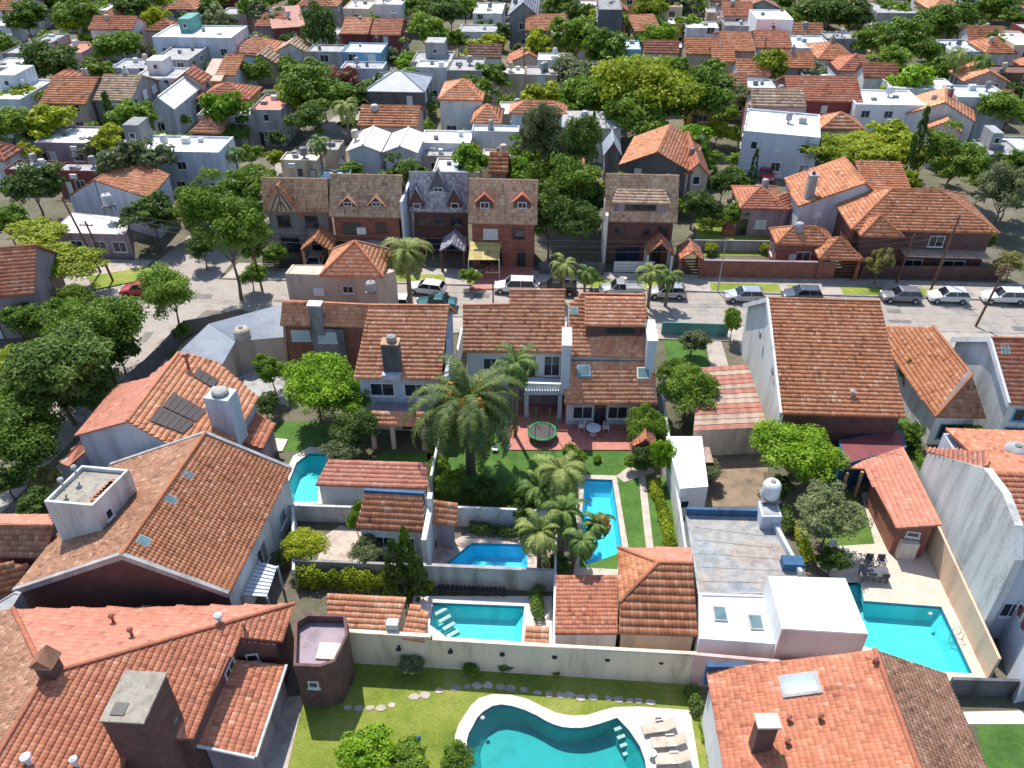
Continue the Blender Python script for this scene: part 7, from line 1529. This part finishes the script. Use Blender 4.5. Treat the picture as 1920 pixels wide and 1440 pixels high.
# more houses and trees that stand between the ones above
random.seed(11)
occ = []
for o in C.objects:
    if o.parent is None and o.type == 'EMPTY' and o.location.y > 84:
        r_ = 0
        for c in o.children:
            if c.type == 'MESH' and c.name.split('.')[0] in ('roof', 'wall', 'crown', 'lower_roof'):
                bb_ = [c.location + Vector((v[0] * c.scale.x, v[1] * c.scale.y, 0)) + o.location for v in c.bound_box]; r_ = max(r_, max((Vector((v.x, v.y)) - Vector((o.location.x, o.location.y))).length for v in bb_) * (.62 if c.name.startswith('crown') else .78))
        if r_: occ.append((o.location.x, o.location.y, r_))
def free(x, y, r, k=1.0): return all((x - a) ** 2 + (y - b) ** 2 > ((r + c) * k) ** 2 for a, b, c in occ)
def proj(x, y, z=0): v = Vector((x, y, z - CH)); d_ = v.dot(fw); return 960 + v.dot(rt) / d_ * F, 720 - v.dot(up) / d_ * F
WC = dict(white='white', bluew='bluish', beige='beige', lgrey='grey', pink='pink', cream='cream', maroon='maroon', yellow='ochre'); nh = 0
for i in range(3000):
    y = random.uniform(99, 255); hw = y * .62 + 12; x = random.uniform(-hw, hw) ; s_ = random.uniform(2.7, 4.8)
    px, py = proj(x, y, 4)
    if not (-60 < px < 1980 and py < 330) or not free(x, y, s_, .86) or (-50 < x < -28 and y < 150): continue
    typ = random.choice(['flat', 'flat', 'gable', 'hip', 'gable']); wl_ = random.choice(list(WC)); rf = random.choice(['lgrey', 'bright', 'bluew']) if typ == 'flat' else random.choice('onrbt'); z = random.uniform(3.4, 6)
    q = [proj(x - s_, y, z), proj(x + s_, y, z), proj(x, y + s_ * .8, z), proj(x, y - s_ * .8, z)]
    nm = {'flat': 'flat roofed', 'gable': 'gabled', 'hip': 'hip roofed'}[typ]; ht = 'low' if z < 4.4 else 'tall'
    simple_house(rel_label('%s %s %s house' % (ht, WC[wl_], nm), px, py), q[0][0], q[1][0], q[2][1], q[3][1], z, typ, wl_, rf, w=.6, c=.6, axis=random.choice('xy'), rise=1.7, group='houses of the far town', dens=3.4); occ.append((x, y, s_ * 1.05)); nh += 1
    if nh >= 130: break
ntr = 0; fills = []
for i in range(9000):
    y = random.uniform(97, 250); hw = y * .62 + 8; x = random.uniform(-hw, hw); s_ = random.choice([1.3, 1.8, 2.3, 2.8, 3.4, 4.0]); px, py = proj(x, y, 2)
    if not (-40 < px < 1960 and py < 420) or not free(x, y, s_, .74) or (-47 < x < -30 and y < 118): continue
    k = random.choice(['mid', 'mid', 'mid', 'olive', 'bright', 'dark', 'yellow']); size = {1.3: 'little ', 1.8: 'small ', 2.3: 'medium ', 2.8: 'full ', 3.4: 'broad ', 4.0: 'spreading '}[s_]; occ.append((x, y, s_ * .8)); ntr += 1; fills.append((x, y, s_, k, size, px, py))
    if ntr >= 360: break
fills.sort(key=lambda f: -f[2] * pxm(f[5], f[6], 2)); bulk = fills[118:]
for x, y, s_, k, size, px, py in fills[:118]: tree(px, py, s_ * pxm(px, py, 2), k, rel_label(size + desc[k], px, py), fine=0, vr=random.uniform(.85, 1.1), group='trees among the far houses')
for k in ('mid', 'olive', 'bright', 'dark', 'yellow'):
    sel_ = [f for f in bulk if f[3] == k]; cv = []; nn_ = 0
    for x, y, s_, *_ in sel_:
        me = crown(k, 0, random.randrange(5)); bv = np.zeros(len(me.vertices) * 3, np.float32); me.vertices.foreach_get('co', bv); bv = bv.reshape(-1, 4, 3)[::2]; a = random.uniform(0, 6.28); ca, sa = math.cos(a), math.sin(a); v = (bv * 1.0); v = v.reshape(-1, 3) * s_ * 1.15; v = np.stack([v[:, 0] * ca - v[:, 1] * sa + x, v[:, 0] * sa + v[:, 1] * ca + y, v[:, 2] + s_ * 1.1], 1); cv.append(v)
    V = np.concatenate(cv); o = link('small_trees', np_mesh('small_trees', V, np.arange(len(V)).reshape(-1, 4), L[k], rng.random(len(V) // 4))); tag(o, {'mid': 'green', 'olive': 'grey olive', 'bright': 'bright green', 'dark': 'dark green', 'yellow': 'yellow green'}[k] + ' small trees and bushes filling the gardens of the far town', 'trees', kind='stuff')
print('FILL', nh, ntr)
# trees continuing the town beyond the frame
random.seed(5)
for i in range(120):
    Y = random.uniform(210, 420); X = random.uniform(-260, 260); sc = random.uniform(3, 6); k = random.choice(['mid', 'dark', 'mid', 'olive'])
    if i == 0: belt = []
    belt.append((X, Y, sc))
me = crown('dark', 0, 0); mbv = np.zeros(len(me.vertices) * 3, np.float32); me.vertices.foreach_get('co', mbv); bv = mbv.reshape(-1, 3); Vs = []; Qs = []; nq = len(me.polygons)
qv = np.arange(nq * 4).reshape(-1, 4)
sub = rng.choice(nq, 420, replace=False)
for j, (X, Y, sc) in enumerate(belt):
    vv = bv[qv[sub].ravel()] * np.array([sc, sc, sc]); vv = vv * 1.0 + np.array([X, Y, sc * 1.1]); Vs.append(vv); Qs.append(np.arange(len(vv)).reshape(-1, 4) + j * len(vv))
o = link('distant_trees', np_mesh('distant_trees', np.concatenate(Vs), np.concatenate(Qs), L['mid'], rng.random(sum(len(q) for q in Qs)))); tag(o, 'distant belt of trees where the town fades at the top edge', 'trees', kind='stuff')

# red barbecue on the street side lawn
e = empty('barbecue', at(1365, 440, 0), 'small red brick barbecue on the street side lawn', 'barbecue'); mb = MB(); mb.box(0, 0, 0, 1.5, .8, .9); mb.build('base', M['brick'], e, False, True); mb = MB(); mb.add([(-.7, -.4, .9), (.7, -.4, .9), (.7, .4, .9), (-.7, .4, .9), (-.25, -.2, 1.7), (.25, -.2, 1.7), (.25, .2, 1.7), (-.25, .2, 1.7)], [(0, 1, 5, 4), (1, 2, 6, 5), (2, 3, 7, 6), (3, 0, 4, 7), (4, 5, 6, 7)]); mb.build('hood', M['maroon'], e, False, True)
tree(1335, 466, 12, 'yellow', 'left yellow flowering shrub behind the long brick garden wall', zc=.7, fine=1, name='shrub', cat='shrub', noTrunk=True); tree(1438, 464, 13, 'yellow', 'right yellow flowering shrub behind the long brick garden wall', zc=.7, fine=1, name='shrub', cat='shrub', noTrunk=True)
# hedges, beds and planting
def hedge(pts, w, hgt, kind, label, n=14, fine=1, cat='hedge'):
    c = sum(pts, V3(0, 0)) / len(pts); e = empty('hedge', (c.x, c.y, 0), label, cat); g = np.random.default_rng(int(abs(c.x * 100))); mb = MB(); V = []; T = []
    L_ = sum((pts[i + 1] - pts[i]).length for i in range(len(pts) - 1)); N = int(L_ * hgt * 230 + L_ * w * 180)
    seg = [(pts[i + 1] - pts[i]).length for i in range(len(pts) - 1)]; cs = np.cumsum([0] + seg); t = g.random(N) * L_; k = np.clip(np.searchsorted(cs, t) - 1, 0, len(seg) - 1)
    P0 = np.array([[p.x, p.y] for p in pts]); d = (P0[1:] - P0[:-1]) / np.array(seg)[:, None]; base = P0[k] + d[k] * (t - cs[k])[:, None]; nrm = np.stack([-d[k][:, 1], d[k][:, 0]], 1)
    ang = g.random(N) * math.pi; bumpv = 1 + .14 * np.sin(t * 2.1) + .1 * np.sin(t * 5.3 + 1); off = np.cos(ang) * w / 2 * bumpv * g.uniform(.75, 1.05, N); z = (np.abs(np.sin(ang)) ** .5) * hgt * bumpv * g.uniform(.35, 1.0, N) ** .4
    p = np.concatenate([base + nrm * off[:, None], z[:, None]], 1); nor = g.normal(0, .6, (N, 3)) + np.concatenate([nrm * np.cos(ang)[:, None], np.sin(ang)[:, None]], 1); nor /= np.linalg.norm(nor, axis=1)[:, None]
    a = np.cross(nor, g.normal(size=(N, 3))); a /= np.linalg.norm(a, axis=1)[:, None]; b = np.cross(nor, a); s = .085 * g.uniform(.6, 1.4, N)[:, None]
    v = np.stack([p - a * s, p - b * s * .6, p + a * s, p + b * s * .6], 1).reshape(-1, 3); tt = np.clip(.5 + .25 * np.sin(t * 1.7) + g.normal(0, .18, N), 0, 1)
    link('foliage', np_mesh('foliage', v, np.arange(N * 4).reshape(-1, 4), L[kind], tt), None, e); return e
hedge([at(560, 1082, .5), at(640, 1090, .5), at(745, 1092, .5)], 1.3, 1.6, 'yellow', 'long clipped yellow green hedge below the round bush patio')
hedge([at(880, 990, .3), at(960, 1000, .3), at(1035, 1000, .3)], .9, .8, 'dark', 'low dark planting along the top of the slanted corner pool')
hedge([at(1225, 905, .3), at(1245, 960, .3), at(1258, 1025, .3)], .9, .7, 'yellow', 'yellow and red flower bed along the white side wall')
hedge([at(1003, 1110, .3), at(1012, 1165, .3)], .8, .9, 'mid', 'green shrubs beside the right edge of the pale turquoise pool')
hedge([at(1010, 1010, .3), at(1022, 1070, .3)], .7, 1.0, 'olive', 'shady shrubs at the right end of the slanted corner pool')
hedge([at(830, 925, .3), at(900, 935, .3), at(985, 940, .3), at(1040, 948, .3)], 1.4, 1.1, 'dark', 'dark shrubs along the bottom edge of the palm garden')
hedge([at(825, 880, .3), at(822, 915, .3)], 1.6, 1.8, 'mid', 'green shrubs in the left corner of the palm garden')
hedge([at(1496, 985, .3), at(1520, 1060, .3)], .9, .9, 'yellow', 'narrow strip of shrubs beside the grey roof terrace')
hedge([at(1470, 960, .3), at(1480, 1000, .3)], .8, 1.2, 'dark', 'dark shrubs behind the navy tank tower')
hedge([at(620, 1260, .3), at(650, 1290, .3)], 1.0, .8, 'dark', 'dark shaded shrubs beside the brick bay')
hedge([at(1296, 1290, .3), at(1310, 1340, .3)], .8, .8, 'dark', 'dark shrubs at the right end of the front lawn')
hedge([at(1320, 1345, .1), at(1342, 1440, .1)], .8, .35, 'mid', 'low planting strip left of the bottom right house')
hedge([at(1308, 420, .3), at(1450, 408, .3)], 1.2, 1.0, 'mid', 'green hedge at the back of the street side lawn')
hedge([at(1690, 800, .3), at(1735, 880, .3)], .6, .8, 'mid', 'green strip of shrubs in the shady side passage')
for i, (x, y, r, hgt, k, l_) in enumerate([(770, 1252, 20, 1.3, 'olive', 'tall thin shrub against the left part of the cream wall'), (885, 1252, 18, .9, 'mid', 'leafy green shrub against the cream wall above the stepping stones'), (950, 1248, 13, .7, 'olive', 'small sparse shrub against the cream wall'), (1043, 1258, 10, .5, 'mid', 'tiny shrub against the middle of the cream wall'),
    (688, 1418, 46, 1.5, 'bright', 'bright green bush at the bottom edge of the lawn'), (770, 1425, 32, 1.2, 'mid', 'brownish green bush at the bottom edge of the lawn'), (856, 1424, 26, 1.1, 'mid', 'round clipped bush touching the kidney pool rim'), (1120, 862, 8, .5, 'mid', 'tiny shrub on the garden lawn'),
    (520, 1055, 18, .9, 'olive', 'small shrub in the side yard of the skylight house'), (600, 1075, 16, .8, 'mid', 'small green shrub behind the hedge'), (805, 1098, 9, .7, 'yellow', 'small yellow shrub at the end of the grey wall'), (1010, 1095, 12, .8, 'tan', 'spiky reddish shrub at the end of the grey wall')]):
    tree(x, y, r, k, l_, zc=hgt * .55, vr=.85, fine=1, name='shrub', cat='shrub', noTrunk=True)

# palms
palm(878, 760, 6.6, 5.9, 'large date palm with orange fruit bunches in the centre garden', 'palmd', 84, 1.5, r=.33, fruit=7, seed=3)
palm(968, 682, 8.0, 3.0, 'slender feather palm in front of the main house balcony', 'palm', 20, 2.0, r=.13, base=(966, 818), seed=4)
palm(762, 476, 6.8, 3.4, 'tall shaggy palm on the near pavement at the centre of the street', 'palmy', 46, 1.9, r=.22, seed=5)
palm(1058, 500, 4.2, 2.4, 'bushy palm on the far verge behind the white suv', 'palmy', 24, 1.8, r=.16, seed=6)
palm(1098, 512, 3.4, 2.0, 'lower palm beside the dark utility vehicle', 'palm', 18, 1.8, r=.13, seed=7)
palm(1222, 512, 4.0, 2.3, 'left palm of the pair on the verge before the boxy dormer house', 'palmy', 22, 1.8, r=.15, seed=8)
palm(1254, 520, 3.4, 2.0, 'right palm of the pair on the verge before the boxy dormer house', 'palm', 20, 1.8, r=.14, seed=9)
palm(1052, 885, 4.6, 2.9, 'feathery pale palm at the top of the long narrow pool', 'palmy', 30, 1.5, r=.14, seed=10)
palm(1008, 915, 3.0, 2.2, 'low pale palm left of the feathery pool palm', 'palm', 26, 1.4, r=.12, seed=11)
palm(1012, 1000, 4.2, 2.3, 'pale palm overhanging the wall right of the slanted corner pool', 'palmy', 30, 1.5, r=.13, seed=12)
palm(1058, 960, 4.4, 2.0, 'middle palm beside the long narrow pool', 'palm', 30, 1.5, r=.13, seed=13)
palm(1116, 985, 4.6, 1.8, 'dark palm leaning over the long narrow pool with orange fruit', 'palm', 24, 2.0, r=.12, base=(1078, 1040), fruit=1, seed=14)
palm(1092, 1015, 5.0, 2.0, 'drooping palm above the lower end of the long narrow pool', 'palm', 22, 2.2, r=.12, base=(1072, 1070), seed=15)
palm(598, 270, 7.0, 2.6, 'slender palm behind the half timbered house', 'palm', 22, 2.0, r=.14, seed=16)
palm(648, 200, 8.0, 3.0, 'tall palm beside the mansard house', 'palmy', 26, 2.0, r=.16, seed=17)
palm(1798, 105, 8.0, 3.6, 'left palm of the pair at the upper right', 'palmy', 26, 1.9, r=.25, seed=18)
palm(1842, 115, 7.5, 3.2, 'right palm of the pair at the upper right', 'palm', 26, 1.9, r=.25, seed=19)
palm(440, 288, 5.0, 2.0, 'small palm beside the big white flat roofed building', 'palm', 18, 1.9, r=.13, seed=20)

# stepping stones
st = [(652, 1327), (672, 1329), (693, 1328), (714, 1328), (735, 1322), (775, 1307), (797, 1304), (824, 1295), (852, 1290), (877, 1287), (895, 1286), (915, 1285), (938, 1287), (957, 1291), (982, 1294), (1008, 1299), (1030, 1302), (1050, 1304), (1068, 1304), (1090, 1308), (1112, 1308), (1141, 1310), (1160, 1312), (1180, 1314), (1198, 1315), (1220, 1317)]
sp = empty('stepping_stone_path', at(940, 1300, 0), 'curved path of pale stepping stones across the front lawn', 'stepping stones'); random.seed(3)
for x, y in st:
    p = at(x, y, 0); mb = MB(); n = 7; r0 = random.uniform(.16, .28); pts = [V3(p.x + r0 * random.uniform(.8, 1.25) * math.cos(i * 6.283 / n) * 1.25, p.y + r0 * random.uniform(.75, 1.1) * math.sin(i * 6.283 / n)) for i in range(n)]; mb.prism(pts, .0, .05); mb.build('stone', M['path'] if random.random() < .5 else M['walk'], sp)

# ================================================================== FURNITURE
def lounger(x, y, rz, label):
    e = empty('sun_lounger', at(x, y, 0), label, 'sun lounger', 'sun loungers beside the kidney pool', R(rz)); mb = MB(); mb.box(0.2, 0, .28, 1.4, .62, .06); mb.build('seat', M['beige'], e, False, True)
    mb = MB(); mb.add([(-.5, -.31, .28), (-.5, .31, .28), (-1.0, .31, .62), (-1.0, -.31, .62), (-.52, -.31, .34), (-.52, .31, .34), (-1.03, .31, .68), (-1.03, -.31, .68)], [(0, 1, 2, 3), (7, 6, 5, 4), (0, 4, 5, 1), (1, 5, 6, 2), (2, 6, 7, 3), (3, 7, 4, 0)]); mb.build('backrest', M['beige'], e, False, True)
    for a in (-.45, .85):
        for b in (-.27, .27): mb = MB(); mb.box(a, b, 0, .05, .05, .28); mb.build('leg', M['frame'], e, False, True)
    for b in (-.34, .34): mb = MB(); mb.box(-.2, b, .42, .5, .05, .04); mb.build('armrest', M['frame'], e, False, True)
lounger(1232, 1369, 192, 'white sun lounger nearest the lawn of the kidney pool'); lounger(1250, 1396, 188, 'middle white sun lounger of the three on the pool deck'); lounger(1257, 1428, 186, 'white sun lounger nearest the bottom of the picture')
for x, y in ((1232, 1346), (1222, 1419)):
    e = empty('side_table', at(x, y, 0), 'small white side table %s' % ('behind the lounger nearest the lawn' if y < 1380 else 'between the two lower sun loungers'), 'side table'); mb = MB(); mb.lathe(0, 0, [(.24, .4), (.24, .44)], 12); mb.build('table_top', M['frame'], e, False, True); mb = MB(); mb.lathe(0, 0, [(.12, 0), (.04, .05), (.04, .4)], 8); mb.build('leg', M['frame'], e, False, True)
def chair(x, y, rz, label, mat='frame', z=.1, group=None):
    p = at(x, y, z); e = empty('garden_chair', (p.x, p.y, z), label, 'chair', group, R(rz)); m = M[mat]
    mb = MB(); mb.box(0, 0, .4, .5, .5, .07); mb.build('seat', m, e, False, True); mb = MB(); mb.box(0, .24, .47, .5, .06, .45); mb.build('backrest', m, e, False, True)
    for a in (-.22, .22):
        for b in (-.22, .22): mb = MB(); mb.box(a, b, 0, .05, .05, .4); mb.build('leg', m, e, False, True)
        mb = MB(); mb.box(a * 1.15, 0, .62, .06, .46, .04); mb.build('armrest', m, e, False, True)
    return e
def rtable(x, y, r, label, mat='frame', z=.1):
    p = at(x, y, z + .7); e = empty('garden_table', (p.x, p.y, z), label, 'table'); mb = MB(); mb.lathe(0, 0, [(r, .68), (r, .73)], 20); mb.build('table_top', M[mat], e, False, True); mb = MB(); mb.lathe(0, 0, [(r * .5, 0), (.06, .08), (.06, .68)], 10); mb.build('pedestal', M[mat], e, False, True)
rtable(1113, 802, .62, 'round white garden table on the red terrace')
chair(1090, 806, -90, 'white padded chair left of the round table on the red terrace', group='white chairs on the red terrace'); chair(1136, 808, 90, 'white chair right of the round table on the red terrace', group='white chairs on the red terrace'); chair(1145, 796, 60, 'white chair behind, right of the round table on the red terrace', group='white chairs on the red terrace')
p = at(1640, 1072, .7); e = empty('dining_table', (p.x, p.y, .03), 'dark rectangular table on the pale pool deck', 'table'); mb = MB(); mb.box(0, 0, .7, 1.8, .95, .05); mb.build('table_top', M['dgrey'], e, False, True)
for a in (-.8, .8):
    for b in (-.4, .4): mb = MB(); mb.box(a, b, 0, .07, .07, .7); mb.build('leg', M['dgrey'], e, False, True)
for x, y, rz, l_ in ((1628, 1060, 0, 'dark chair on the left behind the deck table'), (1650, 1061, 0, 'dark chair on the right behind the deck table'), (1630, 1086, 180, 'dark chair on the left before the deck table'), (1654, 1088, 180, 'dark chair on the right before the deck table')): chair(x, y, rz, l_, 'dgrey', .03, 'dark chairs round the deck table')
rtable(1568, 1052, .5, 'small round white table under the shrub at the deck corner', z=.03); chair(1560, 1034, 0, 'white chair behind the small round deck table', z=.03, group='white chairs at the small round table'); chair(1583, 1046, 90, 'white chair right of the small round deck table', z=.03, group='white chairs at the small round table')
# trampoline
p = at(1017, 808, .8); e = empty('trampoline', (p.x, p.y, .1), 'green rimmed round trampoline with net poles on the red terrace', 'trampoline'); mb = MB(); r = 1.15; N = 24
for i in range(N): a, b = i * 2 * math.pi / N, (i + 1) * 2 * math.pi / N; mb.tube((r * math.cos(a), r * math.sin(a), .65), (r * math.cos(b), r * math.sin(b), .65), .1, .1, 6, False)
M['green'] = plain('green plastic pad', (.04, .28, .12), var=.15); mb.build('rim_pad', M['green'], e, False, True); mb = MB(); mb.lathe(0, 0, [(r * .92, .64), (r * .92, .66)], 24); mb.build('jumping_mat', M['black'], e, False, True)
for i in range(6): a = i * math.pi / 3; mb = MB(); mb.tube((r * math.cos(a), r * math.sin(a), 0), (r * math.cos(a), r * math.sin(a), 2.3), .035, .035, 6); mb.build('pole', M['green'], e, False, True)
# red playhouse
h = House('small red brown playhouse with a gabled roof under the ivy pergola', at(1208, 860), 'playhouse', name='playhouse'); p = at(1209, 838, 1.9); q = [V3(p.x - .9, p.y, 1.9), V3(p.x + .9, p.y, 1.9), V3(p.x + .9, p.y + 2, 1.9), V3(p.x - .9, p.y + 2, 1.9)]; pls, rd = gable_planes(q, .7, 'y'); h.roof(pls, 'r', .25, .3, ridges=[rd], rsingle=False); h.body('wood', shrink=.15); window(h.e, h.sh(q[0]), h.sh(q[1]), .5, .1, .7, 1.4, 'glass', 'wood', 'door', False)
# toys on the lawn
e = empty('toy_chair', at(928, 846, 0), 'small pale plastic toy chair on the palm garden lawn', 'toy chair'); mb = MB(); mb.box(0, 0, .25, .45, .45, .05); mb.build('seat', M['frame'], e, False, True); mb = MB(); mb.box(0, .2, .3, .45, .05, .35); mb.build('backrest', M['frame'], e, False, True); mb = MB(); [mb.box(a, b, 0, .05, .05, .25) for a in (-.18, .18) for b in (-.18, .18)]; mb.build('leg', M['frame'], e, False, True)
e = empty('toy_slide', at(950, 838, 0), 'small blue and green plastic toy on the palm garden lawn', 'toy'); mb = MB(); mb.add([(-.2, -.6, .05), (.2, -.6, .05), (.2, .3, .7), (-.2, .3, .7), (-.2, -.6, 0), (.2, -.6, 0), (.2, .3, .62), (-.2, .3, .62)], [(0, 1, 2, 3), (7, 6, 5, 4), (0, 4, 5, 1), (1, 5, 6, 2), (2, 6, 7, 3), (3, 7, 4, 0)]); mb.build('slide', M['blue'], e, False, True); mb = MB(); [mb.box(a, .35, 0, .06, .06, .75) for a in (-.22, .22)]; mb.build('ladder', M['green'], e, False, True)
e = empty('garden_lamp', at(786, 1404, 0), 'dark purple globe garden lamp on the front lawn', 'lamp'); mb = MB(); mb.tube((0, 0, 0), (0, 0, .9), .04, .03, 8); mb.split('post', M['black'], e, False, True); mb = MB(); mb.lathe(0, 0, [(.05, .9), (.16, .98), (.18, 1.08), (.1, 1.2), (.02, 1.24)], 12); mb.build('globe', M['navy'], e, True, True)
tank(at(1672, 818, 0), .6, 1.2, 'bluew', 'pale blue water tank on the ground in the shade behind the salmon roof', .05, None)

# ================================================================== CARS, POLES AND CABLES
W_ = ('white', (.72, .73, .75), .05); SV = ('silver', (.5, .52, .55), .6); GR = ('dark grey', (.10, .12, .15), .5); GY = ('grey', (.26, .26, .29), .5); RD = ('red', (.45, .03, .03), .1); TL = ('teal', (.03, .14, .16), .4); DK = ('black', (.02, .02, .025), .3)
car(1396, 552, 'silver white hatchback parked first from the left of the five on the right', SV, 'hatch', 181); car(1504, 550, 'dark blue grey hatchback parked beside the dry verge', GR, 'hatch', 180)
car(1690, 552, 'grey hatchback parked by the driveway crossing', GY, 'hatch', 180); car(1778, 553, 'white hatchback between the grey hatchback and the white wagon', W_, 'hatch', 180); car(1882, 554, 'white station wagon parked at the right edge', W_, 'wagon', 180, 4.5)
car(966, 535, 'large white suv parked in the centre of the street', W_, 'suv', 180, 4.6); car(1045, 538, 'black small pickup parked behind the white suv', DK, 'pickup', 180, 4.2)
car(1165, 540, 'silver pickup truck with a maroon windscreen parked before the boxy dormer house', SV, 'pickup', 180, 4.8, roofm=None); car(1250, 545, 'silver hatchback half hidden behind the pair of palms', SV, 'hatch', 180)
car(800, 538, 'white hatchback parked behind the tall shaggy palm', W_, 'hatch', 170); car(818, 566, 'dark teal car on the near side of the street by the party wall', TL, 'sedan', 180, 4.3); car(735, 566, 'white car partly hidden by the tall shaggy palm trunk', W_, 'hatch', 180)
car(262, 540, 'red car driving round the corner beside the lone street tree', RD, 'hatch', 185, group=None); car(590, 492, 'silver car standing under the gabled carport', SV, 'hatch', -90, group=None); car(1436, 325, 'red pickup parked in front of the pale blue workshop', RD, 'hatch', -90, group=None); car(100, 552, 'dark purple car under the wide flat yellow tree', ('purple', (.08, .05, .12), .4), 'sedan', 160, 4.3, group=None)
pA = pole(190, 512, 9.0, 'leaning dark utility pole at the far left street corner', (-1.6, 0), arms=1); pB = pole(213, 528, 7.0, 'shorter leaning utility pole beside the dark one at the far left corner', (-1.2, .3), arms=1)
pC = pole(492, 545, 7.4, 'utility pole hidden in the tall open corner tree', (-.2, 0), arms=2); pD = pole(1744, 546, 8.6, 'tallest leaning utility pole in front of the brick house', (.7, .6), arms=1)
pE = pole(1680, 532, 5.8, 'shorter leaning utility pole left of the tallest one', (.4, .2), arms=0); pF = pole(1829, 612, 7.0, 'leaning utility pole on the near pavement at the right', (.7, 0), arms=2); pG = pole(1345, 548, 6.4, 'thin pale lamp post near the gatehouse porch', (0, 0), r=.06, arms=0, mat='lgrey')
pH = pole(925, 592, 5.4, 'short utility pole seen between the palm street and the centre house', (0, 0), r=.09, arms=1); pI = pole(1440, 300, 8, 'distant utility pole beside the pale blue workshop', (0, 0), arms=1) if False else pole(1378, 308, 8.0, 'distant utility pole left of the pale blue workshop', (0, 0), arms=1); pJ = pole(982, 190, 9, 'distant utility pole beside the beige flat roofed houses', (0, 0), arms=1)
pK = pole(1420, 170, 9, 'distant utility pole in the upper right cluster', (0, 0), arms=1)
n_ = 0
for a, b, w1, w2 in ((pA, pC, 'the far left corner pole', 'the corner tree'), (pC, pG, 'the corner tree pole', 'the thin lamp post'), (pG, pE, 'the thin lamp post', 'the shorter right pole'), (pE, pD, 'the shorter right pole', 'the tallest pole'), (pD, pF, 'the tallest pole', 'the near pavement pole')):
    for k, lv in enumerate(('upper', 'middle', 'lower')):
        c = cable(a + V3(.3 * k - .3, 0, -.3 - .55 * k), b + V3(.3 * k - .3, 0, -.3 - .55 * k), .5 + .1 * k, '%s thin black cable from %s to %s' % (lv, w1, w2), group='overhead cables along the street')
